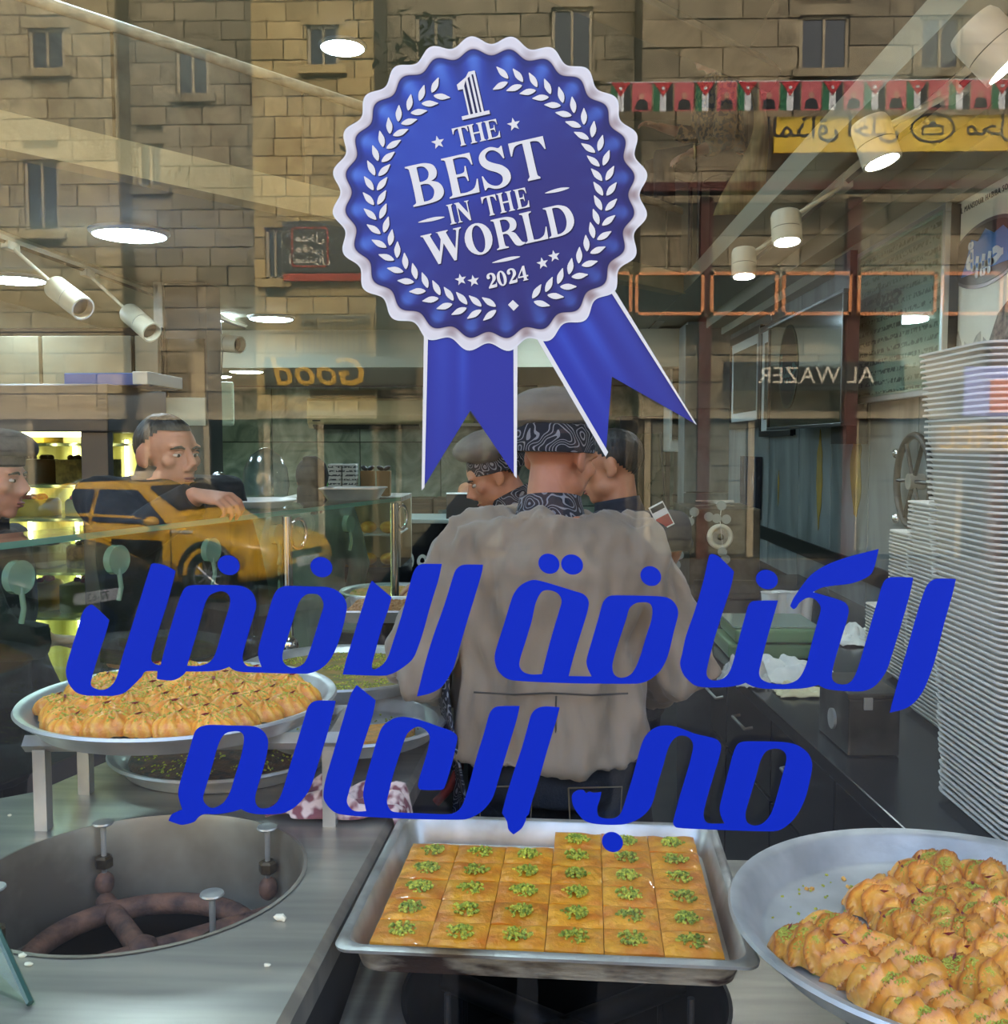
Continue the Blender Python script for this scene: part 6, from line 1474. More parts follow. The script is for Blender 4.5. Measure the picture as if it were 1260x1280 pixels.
def person(label, x, y, yaw, k=1.0, z=0.0, lean=0.0, hy=0.0, hp=0.0, hr=0.0, hoff=(0, 0, 0), arms=None, skin=None, coat=None, pants=None, bulk=1.0, hem=.93, sleeve=.93, hair='short', hat=None, hands=None,
           seat=None, collar=True, vox=.0065, group=None, fold=.007, face=False, coatlen=None):
    skin = skin or M_skin; M = Matrix.Translation((x, y, z)) @ Matrix.Rotation(yaw, 4, 'Z') @ Matrix.Scale(k, 4)
    t = thing('person', label, 'person', (x, y, z), group)
    hipz = .92 if seat is None else seat
    dzs = hipz - .92
    def L(p):
        p = Vector(p); p.z += dzs
        if p.z > hipz:
            q = p - Vector((0, 0, hipz)); q = Matrix.Rotation(-lean, 3, 'X') @ q; p = q + Vector((0, 0, hipz))
        return M @ p
    prof = ((.84, .0, .160, .115), (.92, 0, .172, .125), (1.02, 0, .160, .118), (1.12, .0, .162, .118), (1.24, .0, .176, .124), (1.34, -.005, .180, .118), (1.41, -.012, .160, .098), (1.455, -.015, .105, .078))
    def torso(mb, g, z0=0, z1=9, bl=1.0):
        rs = [[L((rx * bl * math.cos(q) * 1.0 + g * math.cos(q), cy + (ry * bl + g) * math.sin(q), zz)) for q in [2 * math.pi * i / 28 for i in range(28)]] for zz, cy, rx, ry in prof if z0 <= zz <= z1]
        mb.rings(rs); return mb
    HM = M @ Matrix.Identity(4)
    hc = L((0, .012, 1.605)) + (M.to_3x3() @ Vector(hoff))
    base = Matrix.Rotation(yaw, 4, 'Z') @ Matrix.Rotation(hy, 4, 'Z') @ Matrix.Rotation(-hp, 4, 'X') @ Matrix.Rotation(hr, 4, 'Y')
    HM = Matrix.Translation(hc) @ base @ Matrix.Scale(k, 4)
    body = MB(); torso(body, 0)
    nk = L((0, -.012, 1.44)); body.tube([nk, nk * .45 + (HM @ Vector((0, -.022, -.07))) * .55, HM @ Vector((0, -.016, -.03))], [.062 * k, .055 * k, .054 * k], 16)
    h = head_mb(); h.xf(HM); body.add(h.v, h.f)
    sh = {s: L((s * .185, -.01, 1.395)) for s in (-1, 1)}
    A = {}
    for s in (-1, 1):
        a = (arms or {}).get(s)
        if a: e, w = Vector(a[0]), Vector(a[1])
        else: e, w = L((s * .27, -.01, 1.10)), L((s * .25, .12, .88))
        A[s] = (e, w)
        body.tube([L((s * .10, -.01, 1.39)), sh[s], (sh[s] + e) / 2, e, (e + w) / 2, w], [.055 * k, .056 * k, .048 * k, .040 * k, .037 * k, .027 * k], 14)
        hd = (hands or {}).get(s, {}); fw = hd.get('fwd', (w - e).normalized()); upv = hd.get('up', Vector((0, 0, 1)) if abs((w - e).normalized().z) < .8 else Vector((s, 0, 0)))
        hm = hand_mb(w, Vector(fw), Vector(upv), hd.get('side', -s), hd.get('curl', .55), k=k * hd.get('k', .98)); body.add(hm.v, hm.f)
    feet = []
    LG = {}
    for s in (-1, 1):
        if seat is None: hp_, kn, an = L((s * .09, 0, .90)), M @ Vector((s * .10, .015, .50)), M @ Vector((s * .105, -.01, .09))
        else: hp_, kn, an = M @ Vector((s * .09, 0, seat - .01)), M @ Vector((s * .11, .43, seat - .02)), M @ Vector((s * .11, .42, .09))
        LG[s] = (hp_, kn, an)
        body.tube([hp_, (hp_ * .5 + kn * .5), kn, (kn + an) / 2, an], [.086 * k, .074 * k, .056 * k, .052 * k, .038 * k], 14)
        toe = an + M.to_3x3() @ Vector((s * .01, .15, -.05)); body.tube([an + M.to_3x3() @ Vector((0, -.05, -.05)), an + M.to_3x3() @ Vector((0, .04, -.035)), toe], [.034 * k, .040 * k, .028 * k], 12)
        feet.append((an, toe))
    bme = remesh(body, vox, 4, .5); bme.materials.append(skin); bo = link('body', bme, t)
    # clothes
    if coat:
        j = MB(); z0 = hem
        rs = [(zz, cy, rx, ry) for zz, cy, rx, ry in prof if zz > z0]; a = rs[0]
        rows = [(z0, 0, a[2] * 1.04 if hem > .8 else a[2] * 1.12, a[3] * 1.06)] + rs
        j.rings([[L(((rx * bulk + .022) * math.cos(q), cy + (ry * bulk + .022) * math.sin(q), zz)) for q in [2 * math.pi * i / 32 for i in range(32)]] for zz, cy, rx, ry in rows])
        for s in (-1, 1):
            e, w = A[s]; q = e + (w - e) * sleeve if sleeve > 0 else sh[s] + (e - sh[s]) * (1 + sleeve)
            pts = [L((s * .09, -.012, 1.388)), sh[s], (sh[s] + e) / 2, e, (e + q) / 2, q] if sleeve > 0 else [L((s * .09, -.012, 1.388)), sh[s], (sh[s] + q) / 2, q]
            rad = [.074, .080, .072, .066, .060, .050] if sleeve > 0 else [.074, .080, .074, .068]
            j.tube(pts, [r_ * k * (.5 + .5 * bulk) for r_ in rad], 16)
        jm = remesh(j, .010, 3, .5, fold_noise(fold, 14, x * 7)); jm.materials.append(coat); link('jacket', jm, t)
        if collar: 
            cm = collar if not isinstance(collar, bool) else coat
            cb = MB(); c0 = L((0, -.014, 1.432)); c1 = L((0, -.004, 1.50)); nd = (c1 - c0)
            cb.tube([c0 - nd * .15, c0 + nd * .3, c0 + nd * .8, c0 + nd * .98], [.098 * k, .084 * k, .075 * k, .074 * k], 24, caps=False)
            o = cb.build('collar', cm, t, smooth=60); md = o.modifiers.new('thickness', 'SOLIDIFY'); md.thickness = .008
    if pants:
        j = MB(); rs = [(zz, cy, rx, ry) for zz, cy, rx, ry in prof if zz < 1.0]
        j.rings([[L(((rx * (.4 + .6 * bulk) + .012) * math.cos(q), cy + (ry * (.4 + .6 * bulk) + .014) * math.sin(q), zz)) for q in [2 * math.pi * i / 28 for i in range(28)]] for zz, cy, rx, ry in ((.80, 0, .15, .11),) + tuple(rs)])
        for s in (-1, 1):
            hp_, kn, an = LG[s]; j.tube([hp_, (hp_ + kn) / 2, kn, (kn + an) / 2, an], [.102 * k, .092 * k, .076 * k, .072 * k, .066 * k], 16)
        pm = remesh(j, .012, 3, .5, fold_noise(.006, 15, y * 5)); pm.materials.append(pants); link('trousers', pm, t)
    for an, toe in feet:
        d = (toe - an); d.z = 0; d.normalize(); sx = Vector((-d.y, d.x, 0)); b0 = Vector((an.x, an.y, z)) - d * .075 * k
        rs = [[b0 + d * q * k + sx * w_ * k * math.cos(a_) + Vector((0, 0, (.004 + h_ / 2 + h_ / 2 * math.sin(a_)) * k)) for a_ in [2 * math.pi * i / 14 for i in range(14)]] for q, w_, h_ in ((0, .026, .06), (.02, .038, .085), (.08, .042, .095), (.15, .046, .07), (.22, .044, .05), (.262, .024, .036))]
        MB().rings(rs).build('shoe', M_shoe, t, smooth=60)
    # head parts
    if hair == 'short': hair_mesh().xf(HM).build('hair', M_hair, t, smooth=70)
    elif hair == 'crew': hair_mesh(.060, .012, -.05, 1.045, 3).xf(HM).build('hair', M_hair, t, smooth=70)
    elif hair == 'cropped': hair_mesh(.074, .016, -.05, 1.035, 4).xf(HM).build('hair', M_hair, t, smooth=70)
    elif hair == 'bald': hair_mesh(.5, -.02, -.065, 1.03, 5).xf(HM).build('hair', M_hair, t, smooth=70)
    elif hair == 'long':
        hair_mesh(.055, -.05, -.10, 1.12, 7).xf(HM).build('hair', M_hair, t, smooth=70)
    elif hair == 'scarf':
        s_ = MB(); s_.ball((0, -.02, .02), (.094, .112, .112), 26, 18); s_.tube([(0, -.02, -.05), (0, -.02, -.14), (0, -.015, -.2)], [.088, .088, .12], 24); s_.ball((0, -.075, .02), (.065, .06, .07), 16, 12)
        s_.ball((-.03, -.07, .118), (.04, .02, .010), 10, 8)
        sm_ = remesh(s_.xf(HM), .008, 4, .5, fold_noise(.004, 22, 3)); sm_.materials.append(M_blackcoat); link('headscarf', sm_, t)
    if face:
        for s in (-1, 1):
            e = MB().ball((s * .030, .0765, .002), (.0130, .0100, .0060), 14, 10).xf(HM).build('eye', M_eye, t, smooth=60)
            MB().ball((s * .030 + .001, .0835, .001), (.0056, .0045, .0050), 10, 8).xf(HM).build('iris', M_iris, e, smooth=60)
            MB().tube([(s * .015, .0905, .0205), (s * .028, .0915, .0255), (s * .045, .083, .0235), (s * .052, .074, .019)], [.0028, .004, .0036, .002], 8).xf(HM).build('eyebrow', M_hair, t, smooth=60)
            MB().tube([(s * .017, .0865, .0085), (s * .030, .0905, .0118), (s * .043, .083, .0085)], [.002, .0032, .002], 8).xf(HM).build('eyelid', skin, t, smooth=60)
        MB().ball((0, .0945, -.0635), (.022, .008, .0042), 14, 8).xf(HM).build('lip', M_lip, t, smooth=60); MB().ball((0, .0925, -.0725), (.018, .009, .0045), 14, 8).xf(HM).build('lip', M_lip, t, smooth=60)
    if hat == 'beret':
        MB().lathe([(.086, .028), (.092, .03), (.095, .060), (.094, .092), (.085, .096)], (0, 0, 0), 36, 1, 1.14).xf(Matrix.Translation((0, 0, 0))).xf(HM @ Matrix.Translation((0, -.016, -.022)) @ Matrix.Rotation(R(14), 4, 'X')).build('hat_band', M_swirl, t, smooth=50)
        b = MB().ball((0, 0, 0), (.128, .138, .058), 40, 22)
        b.v = [tuple(Vector(p) * (1 + .13 * mnoise.noise(Vector((math.atan2(p[1], p[0]) * 2.0, p[2] * 9, x * 9))) + .05 * mnoise.noise(Vector(p) * 30))) for p in b.v]
        b.xf(HM @ Matrix.Translation((-.014, -.040, .098)) @ Matrix.Rotation(R(-7), 4, 'Y') @ Matrix.Rotation(R(15), 4, 'X')).build('hat_crown', M_beret, t, smooth=70)
    elif hat == 'cap':
        b = MB().ball((0, 0, 0), (.104, .130, .062), 36, 18)
        b.v = [(p[0], p[1], max(p[2], -.02) * (1 + .1 * mnoise.noise(Vector(p) * 14))) for p in b.v]
        b.xf(HM @ Matrix.Translation((0, .0, .085)) @ Matrix.Rotation(R(6), 4, 'X')).build('cap_crown', M_cap, t, smooth=60)
        MB().lathe([(.084, .04), (.092, .045), (.094, .072), (.088, .078)], (0, 0, 0), 32, 1, 1.14).xf(HM @ Matrix.Translation((0, -.012, 0))).build('cap_band', M_cap, t, smooth=50)
        MB().tube([(0, -.012 + 0, .062)] + [], [.1], 8) if False else None
    return t, HM, L, A
M_cap = mat('grey_cap', C(84, 80, 76), .9, 0, C(66, 62, 60), 40, 3, .3)

# the cook in grey, seen from behind
t1, HM1, L1, A1 = person('cook seen from behind in grey jacket and grey beret, looking to the right', .033, 2.30, 0, k=.985, lean=R(4), hy=R(-42), hp=R(16), hoff=(.022, .0, -.01), skin=M_skin, coat=M_chef, pants=M_jean, bulk=1.22, hem=.90, sleeve=.9, hair='none', hat='beret', collar=M_swirl,
   arms={-1: ((-.285, 2.28, 1.07), (-.20, 2.54, .99)), 1: ((.360, 2.30, 1.07), (.27, 2.56, .99))}, fold=.032)
M_seam = mat('jacket_seam', C(70, 64, 58), .9)
def on_back(pts, rad=.0022, m=M_seam, nm='seam'): MB().tube(pts, rad, 6).build(nm, m, t1, smooth=60)
yb = 2.145
ap = MB().grid(lambda u, v: Vector((-.175 - .035 * u - .02 * math.sin(v * 6), 2.22 + .10 * u + .012 * math.sin(v * 9 + u * 4), 1.24 - .62 * v)), 8, 30).build('apron_side', M_swirl, t1, smooth=180)
md = ap.modifiers.new('thickness', 'SOLIDIFY'); md.thickness = .006
on_back([L1((-.17, -.168, 1.065)), L1((-.08, -.176, 1.062)), L1((0, -.178, 1.066)), L1((.09, -.177, 1.062)), L1((.17, -.168, 1.065))], .0022)
on_back([L1((.012, -.178, 1.06)), L1((.01, -.176, 1.01)), L1((.012, -.172, .968))], .0022)
M_pocket = mat('jeans_stitch', C(104, 92, 72), .8)
for s, x0 in ((1, .10), (-1, -.10)):
    pk = [L1((x0 - .06, -.152, .86)), L1((x0 - .055, -.155, .755)), L1((x0, -.158, .725)), L1((x0 + .055, -.150, .755)), L1((x0 + .06, -.140, .86)), L1((x0 - .06, -.152, .86))]
    MB().tube(pk, .002, 6).build('pocket_stitching', M_pocket, t1)
# second cook behind him
person('second cook in grey beret bending to the left behind the first cook',   .10, 3.34, R(82), k=.98, lean=R(20), hy=R(10), hp=R(28), hoff=(0, .0, -.035), skin=M_skin2, coat=M_chef, pants=M_jean, hair='crew', hat='beret', collar=M_swirl, face=True,
   arms={1: ((-.10, 3.62, 1.12), (-.36, 3.56, 1.10)), -1: ((-.06, 3.10, 1.12), (-.30, 3.16, 1.10))})
# man in navy shirt, arm bent
e3, w3 = W(852, 664, 3.0), W(820, 722, 3.05)
t3, HM3, L3, A3 = person('man in navy shirt with a flag patch on the sleeve behind the cook', .27, 3.06, R(62), k=.955, lean=R(3), hy=R(15), hp=R(10), skin=M_skin2, coat=M_navy_shirt, pants=M_jean, hair='crew', collar=True, face=True, sleeve=.28, 
   arms={-1: (tuple(e3), tuple(w3))})
fp_ = W(827, 645, 2.918); pm_ = Matrix.Translation(fp_) @ Matrix.Rotation(R(-28), 4, 'Y')
for nm, z0, z1, m in (('patch_black', .014, .026, C(30, 30, 30)), ('patch_white', 0, .013, C(220, 220, 214)), ('patch_green', -.026, -.001, C(150, 40, 40))):
    MB().lohi((-.020, -.003, z0 * 1.3), (.020, .003, z1 * 1.3)).xf(pm_).build(nm, mat('flag_' + nm, m, .7), t3)
MB().lohi((-.023, -.002, -.038), (.023, .004, .038)).xf(pm_).build('patch_border', M_white, t3)
# cashier, seated low behind the monitor
q = W(583, 622, 8.6)
person('bald bearded cashier sitting behind the monitor at the back', q.x, 8.6, R(180), k=1.0, z=0, seat=.50, skin=M_skin2, coat=mat('dark_green_shirt', C(50, 60, 52), .85), pants=M_jean, hair='bald', face=True, vox=.008, hoff=(0, 0, -.03))
sto = thing('stool', 'small black stool under the cashier', 'stool', (q.x, 8.6, 0))
MB().lathe([(.001, .36), (.17, .36), (.18, .375), (.17, .39), (.001, .39)], (q.x, 8.6, 0), 24).build('seat', M_black, sto, smooth=40)
for a in range(4): d = Vector((math.cos(a * 1.571 + .78), math.sin(a * 1.571 + .78), 0)); MB().cyl(Vector((q.x, 8.6, .36)) + d * .10, Vector((q.x, 8.6, 0)) + d * .16, .012, n=8).build('leg', M_black, sto)
# customer in black jacket reaching over the glass shelf
wq = W(247, 619, 2.74)
person('dark-haired man in black jacket looking down, resting his hand on the white plate', -1.13, 2.99, R(-135), k=1.03, lean=R(2), hy=R(16), hp=R(2), hoff=(.0, .0, -.082), skin=M_skin2, coat=M_blackcoat, pants=M_jean, hair='cropped', collar=True, face=True, vox=.005,
   arms={1: (tuple(W(176, 668, 2.78)), tuple(wq))}, hands={1: dict(fwd=Vector((.85, -.25, -.10)), up=Vector((.15, -.30, .92)), curl=.95, k=1.0)})
# woman with cap at the left edge
wq = W(62, 800, 2.62); eq = W(0, 800, 2.52)
person('woman in a grey cap and black coat, in profile at the left edge', -1.56, 2.70, R(-84), k=.94, lean=R(4), hy=R(0), hp=R(6), skin=mat('skin_light', C(206, 152, 124), .5, 0, C(190, 134, 108), 9, 4, sss=.08), coat=M_blackcoat, pants=M_blackcoat, hair='long', hat='cap', collar=True, face=True,
   arms={1: (tuple(eq), tuple(wq))}, hem=.7)
# headscarf
q = W(390, 600, 5.1)
person('woman in black headscarf and grey green coat beyond the far end of the glass guard', q.x, 5.1, R(20), k=.885, hp=R(4), skin=M_skin, coat=M_greycoat, pants=M_blackcoat, hair='scarf', collar=False, hem=.55, vox=.008)

# guest sitting upstairs behind the parapet, in a leopard blouse
M_leo = mat('leopard_cloth', C(120, 96, 62), .8, 0, C(14, 11, 10), 34, 3, .2, lo=.47, hi=.53)
uz = ZC + .10; uy = 6.45; ux = W(905, 200, uy).x
chr_ = thing('cafe_chair', 'dark chair on the mezzanine under the seated guest', 'chair', (ux, uy, uz))
MB().box((ux, uy, uz + .67), (.40, .40, .035)).build('seat', M_black, chr_, bevel=.01)
MB().box((ux + .20, uy, uz + .97), (.03, .40, .30)).build('backrest', M_black, chr_, bevel=.01)
for a in (-1, 1):
    for b in (-1, 1): MB().cyl((ux + a * .18, uy + b * .18, uz), (ux + a * .18, uy + b * .18, uz + .66), .014, n=8).build('leg', M_darkmetal, chr_)
for b in (-1, 1): MB().cyl((ux + .20, uy + b * .17, uz + .67), (ux + .20, uy + b * .17, uz + .85), .012, n=8).build('back_post', M_darkmetal, chr_)
t8, HM8, L8, A8 = person('guest in a leopard print blouse and black trousers sitting upstairs behind the parapet', ux, uy, R(100), k=.98, z=uz, seat=.78, lean=R(8), skin=mat('skin_light', C(206, 152, 124)), coat=M_leo, pants=M_blackcoat, hair='none', collar=False, vox=.008, sleeve=.55,
   arms={1: (tuple(W(872, 172, 6.7)), tuple(W(822, 158, 6.6))), -1: (tuple(W(905, 178, 6.15)), tuple(W(862, 192, 6.05)))})
hair_mesh(.05, -.06, -.11, 1.13, 9).xf(HM8).build('hair', mat('blond_hair', C(190, 150, 80), .5, 0, C(140, 104, 50), 60, 3, stretch=(1, 1, .3)), t8, smooth=70)
MB().tube([W(868, 190, 6.05) + Vector((0, 0, .035 * math.cos(a))) + Vector((.0, .035 * math.sin(a), 0)) for a in [2 * math.pi * i / 16 for i in range(16)]], .008, 8, closed=True).build('wristwatch', mat('gold', C(206, 170, 96), .3, 1), t8, smooth=60)
sc_ = MB().grid(lambda u, v: Vector((ux + .12 + .05 * math.sin(v * 5) + (u - .5) * (.06 + .30 * v * v), 6.18 + .02 * math.sin(u * 7 + v * 3), W(930, 110 + 160 * v, 6.2).z)), 10, 24).build('hanging_curtain', mat('pale_curtain', C(196, 176, 120), .8, 0, C(160, 140, 92), 5, 3, stretch=(6, 1, .5)), None, smooth=180, label='pale narrow curtain knotted at mid height beside the guest upstairs', cat='curtain')
md = sc_.modifiers.new('thickness', 'SOLIDIFY'); md.thickness = .006
tx = W(806, 190, 7.3).x; tb = thing('cafe_table', 'small round table beside the guest upstairs', 'table', (tx, 7.3, uz))
MB().lathe([(.001, .86), (.33, .86), (.335, .875), (.33, .89), (.001, .89)], (tx, 7.3, uz), 36).build('table_top', mat('table_blue_grey', C(150, 164, 176), .3), tb, smooth=40)
MB().cyl((tx, 7.3, uz), (tx, 7.3, uz + .86), .03, n=14).build('stem', M_darkmetal, tb); MB().lathe([(.2, 0), (.2, .015), (.03, .03)], (tx, 7.3, uz), 24).build('foot', M_darkmetal, tb)

# the photographer on the pavement, dark clothes, phone held up in front of the face
person('photographer in dark clothes holding up a phone on the pavement, mirrored faintly in the window', -.02, -.42, 0, k=1.0, z=-.20 + .0, hp=R(4), hoff=(0, 0, .03), skin=M_skin2, coat=M_blackcoat, pants=M_jean, hair='crew', collar=True, face=True, vox=.008, bulk=1.15,
   arms={-1: ((-.32, -.24, 1.22), (-.085, -.09, 1.50)), 1: ((.28, -.24, 1.22), (.085, -.09, 1.50))}, hands={-1: dict(fwd=Vector((.25, .35, .9)), up=Vector((-.6, .8, 0)), curl=.7), 1: dict(fwd=Vector((-.25, .35, .9)), up=Vector((.6, .8, 0)), curl=.7)})
ph_ = thing('mobile_phone', 'black mobile phone held up by the photographer', 'phone', (0, -.035, 1.6))
MB().box((0, -.035, 1.585), (.155, .008, .074)).build('phone_body', M_black, ph_, bevel=.003)
MB().box((0, -.0395, 1.585), (.148, .001, .068)).build('screen', M_screen, ph_)
# ------------------------------------------------------------------ the street behind the photographer, seen as a reflection in the window
GZ = -.35
M_asph = mat('asphalt', C(92, 90, 86), .85, 0, C(74, 72, 70), 12, 6, .2, 80)
M_pave = mat('pavement', C(84, 78, 70), .8, 0, C(66, 62, 56), 7, 4, .15)
MB().lohi((-30, -40, GZ - .2), (30, -1.6, GZ)).build('street', M_asph, kind='structure')
MB().lohi((-30, -1.6, GZ - .2), (30, GL - .15, GZ + .15)).build('pavement', M_pave, kind='structure')
MB().lohi((-30, -13.6, GZ - .1), (30, -11.9, GZ + .15)).build('pavement', M_pave, kind='structure')
FYV = 16.0; FY = 2 * GL - FYV
def stone_mat(n, a, b): return mat(n, a, .85, 0, b, 2.2, 7, .35, 9, rnd=.22, coords='Object')
stones = [stone_mat('limestone_tan', C(190, 170, 122), C(158, 138, 96)), stone_mat('limestone_grey', C(166, 150, 116), C(132, 118, 90)), stone_mat('limestone_gold', C(204, 178, 116), C(176, 148, 92))]
M_mort = mat('mortar', C(112, 100, 74), .9); M_winf = mat('window_frame_tan', C(176, 160, 124), .6); M_wing = mat('dark_window', C(42, 46, 42), .15, spec=.7)
M_shut = mat('steel_shutter', C(122, 120, 100), .6, .2)
bms = []
for s in range(3):
    r_ = random.Random(s); mb = MB(); mb.grid(lambda u, v: Vector((u - .5, -.5 + (.12 * (abs(mnoise.noise(Vector((u * 3, v * 3, s)))) + .25) if 0 < u < 1 and 0 < v < 1 else 0) * -1 + .0, v - .5)), 4, 3)
    # front skin with a rim back to the wall
    w = 4; e = [i * w for i in range(5)] + [4 * w + j for j in range(1, 4)] + [i * w + 3 for i in reversed(range(4))] + [j for j in (2, 1)]
    o = len(mb.v)
    for q in e: p = mb.v[q]; mb.v.append((p[0] * 1.0, .5, p[2]))
    for i in range(len(e)): mb.f.append((e[i], e[(i + 1) % len(e)], o + (i + 1) % len(e), o + i))
    bms.append(mb.mesh('stone_block', None, 40))
def facade(name, label, xp0, xp1, ztop, yv, m, bl, ch, wins, seed, zbot=2.0, lower=None):
    yy = 2 * GL - yv; x0, x1 = V(xp0, 300, yv).x, V(xp1, 300, yv).x
    t = thing(name, label, 'building', ((x0 + x1) / 2, yy, GZ)); r_ = random.Random(seed)
    MB().lohi((x0, yy - 3.0, GZ), (x1, yy - .05, ztop)).build('wall_core', M_mort, t)
    W_ = []
    for a, b, c_, d in wins:
        pa, pb = V(a, b, yv), V(c_, d, yv); W_.append((pa.x, pb.x, pb.z, pa.z))
    mats_ = []
    for q in bms:
        me = q.copy(); me.materials.append(m); mats_.append(me)
    z = zbot; n = 0; extra = MB(); row = 0
    while z < ztop - .05:
        h_ = ch * r_.uniform(.9, 1.1); x = x0 - (bl * .5 if row % 2 else 0); row += 1
        while x < x1 - .02:
            w_ = bl * r_.uniform(.7, 1.25); a, b = max(x, x0), min(x + w_, x1); x += w_
            segs = [(a, b)]
            for wa, wb, wz0, wz1 in W_:
                if z + h_ > wz0 and z < wz1:
                    segs = [s_ for g in segs for s_ in ((g[0], min(g[1], wa)), (max(g[0], wb), g[1])) if s_[1] - s_[0] > .05]
            for a_, b_ in segs:
                if n < 298:
                    o = link('stone_block', mats_[r_.randrange(3)], t); o.matrix_parent_inverse = Matrix.Translation(-t.location)
                    o.location = ((a_ + b_) / 2, yy - .02 + r_.uniform(-.015, .012), z + h_ / 2); o.scale = (b_ - a_ - .018, -.10, h_ - .018)
                else: extra.lohi((a_ + .009, yy - .06, z + .009), (b_ - .009, yy + .02, z + h_ - .009))
                n += 1
        z += h_
    if extra.v: extra.build('stone_courses', m, t, kind='stuff')
    for wa, wb, wz0, wz1 in W_:
        f = MB()
        for q in (((wa, wz0), (wa + .05, wz1)), ((wb - .05, wz0), (wb, wz1)), ((wa, wz1 - .05), (wb, wz1)), ((wa, wz0), (wb, wz0 + .05)), (((wa + wb) / 2 - .02, wz0), ((wa + wb) / 2 + .02, wz1))): f.lohi((q[0][0], yy - .06, q[0][1]), (q[1][0], yy - .01, q[1][1]))
        fo = f.build('window_frame', M_winf, t); MB().lohi((wa + .02, yy - .05, wz0 + .02), (wb - .02, yy - .035, wz1 - .02)).build('pane', M_wing, fo)
        MB().lohi((wa - .12, yy - .05, wz0 - .12), (wb + .12, yy + .12, wz0)).build('window_sill', m, t)
        MB().lohi((wa - .1, yy - .05, wz1), (wb + .1, yy + .04, wz1 + .16)).build('lintel', m, t)
    if lower: lower(t, x0, x1, yy)
    return t
def shopfront(col, sign=None, shutter=True):
    def f(t, x0, x1, yy):
        MB().lohi((x0 + .1, yy - .2, GZ + .15), (x1 - .1, yy - .02, 2.0)).build('shop_recess', mat('shop_dark', C(34, 34, 32), .5), t)
        n = max(2, int((x1 - x0) / 1.4)); w_ = (x1 - x0 - .2) / n
        for i in range(n):
            a = x0 + .1 + i * w_
            MB().lohi((a, yy - .1, GZ + .15), (a + .10, yy + .02, 2.0)).build('shop_pier', M_winf, t)
            if i % 2 == 0:
                for k in range(9): MB().lohi((a + .12, yy - .03, GZ + .2 + k * .235), (a + w_ - .02, yy - .005, GZ + .42 + k * .235)).build('shutter_slat', M_shut, t)
            else: MB().lohi((a + .12, yy - .04, GZ + .2), (a + w_ - .02, yy - .02, 1.95)).build('shop_pane', M_wing, t)
        MB().lohi((x0, yy - .05, 2.0), (x1, yy + .10, 2.12)).build('cornice', M_winf, t)
    return f
facade('stone_building', 'tan limestone building at the far left of the reflected street', -330, 152, 9.2, FYV, stones[0], .56, .33, [(36, 36, 82, 88), (30, 200, 76, 290), (-70, 36, -30, 92), (-80, 200, -35, 290)], 1, 2.1, shopfront(0))
facade('stone_building', 'greyer stone building with a small window, second from the left in the reflection', 167, 333, 9.2, FYV + .5, stones[1], .56, .33, [(220, 62, 262, 120), (172, 180, 205, 235)], 2, 2.1, shopfront(1))
facade('stone_building', 'golden stone corner building with shop signs behind the rosette reflection', 318, 470, 9.2, FYV - .3, stones[2], .46, .30, [(384, 32, 424, 84), (332, 285, 356, 350)], 3, 2.1, shopfront(2))
facade('stone_building', 'shaded stone building behind the top of the rosette', 485.5, 792, 9.2, FYV + 1.0, stones[1], .66, .36, [(520, 20, 570, 90), (690, 10, 740, 95), (520, 160, 580, 250), (690, 160, 750, 250)], 4, 2.1, shopfront(3))
facade('stone_building', 'wide stone building with bunting and yellow banner at the right of the reflection', 800, 1480, 9.2, FYV, stones[1], .95, .46, [(1000, 20, 1060, 88), (1150, 20, 1200, 88), (1330, 20, 1380, 88)], 5, 2.1, shopfront(4))

def sign_board(label, a, b, yv, m, cat='sign', name='shop_sign', th=.06):
    pa, pb = V(*a, yv), V(*b, yv); t = thing(name, label, cat, ((pa.x + pb.x) / 2, pa.y, pb.z))
    MB().lohi((pa.x, pa.y - th, pb.z), (pb.x, pa.y, pa.z)).build('board', m, t, bevel=.01); return t, pa, pb
def street_text(t, txt, px, py, yv, size, m, **k):
    """lettering that faces the shop, so it reads backwards in the window"""
    p = V(px, py, yv); me = text_mesh(txt, size, m, .006, **k); me.transform(frame((p.x, p.y + .004, p.z), (-1, 0, 0), (0, 0, 1))); return link('lettering', me, t)
M_signdk = mat('sign_grey', C(78, 78, 66), .6); M_cr = mat('sign_cream', C(232, 220, 190), .5); M_redln = mat('sign_red', C(190, 70, 40), .5); M_goldl = mat('sign_gold', C(226, 178, 70), .4); M_yel = mat('banner_yellow', C(250, 212, 60), .7, 0, C(236, 190, 46), 1.5, 4); M_blk = mat('sign_black', C(34, 32, 26), .6)
yv = FYV - .45
t, pa, pb = sign_board('dark café entrance sign with red border and three cream Arabic words, in the reflection', (352, 276), (452, 340), yv, M_signdk)
for i, w_ in enumerate(('مدخل', 'مقهى', 'السنترال')): street_text(t, arabic(w_), 387, 297 + i * 13.5, yv, .19, M_cr, bold=.004)
r0, r1 = V(364, 284, yv), V(411, 334, yv)
lp = rounded(r1.x - r0.x, r0.z - r1.z, .06, 4); lp2 = rounded(r1.x - r0.x - .05, r0.z - r1.z - .05, .045, 4)
me = shape_mesh('border', [lp, lp2], .006, M_redln); me.transform(frame(((r0.x + r1.x) / 2, r0.y + .004, (r0.z + r1.z) / 2), (-1, 0, 0), (0, 0, 1))); link('red_border', me, t)
sign_board('terracotta stripe below the dark café sign in the reflection', (354, 342), (452, 351), yv, M_redln, 'sign strip', 'sign_strip')
t, pa, pb = sign_board('dark fascia with the gold word Good in the reflection', (330, 446), (520, 486), yv, M_signdk); street_text(t, 'Good', 403, 466, yv, .62, M_goldl, bold=.01, shear=.25)
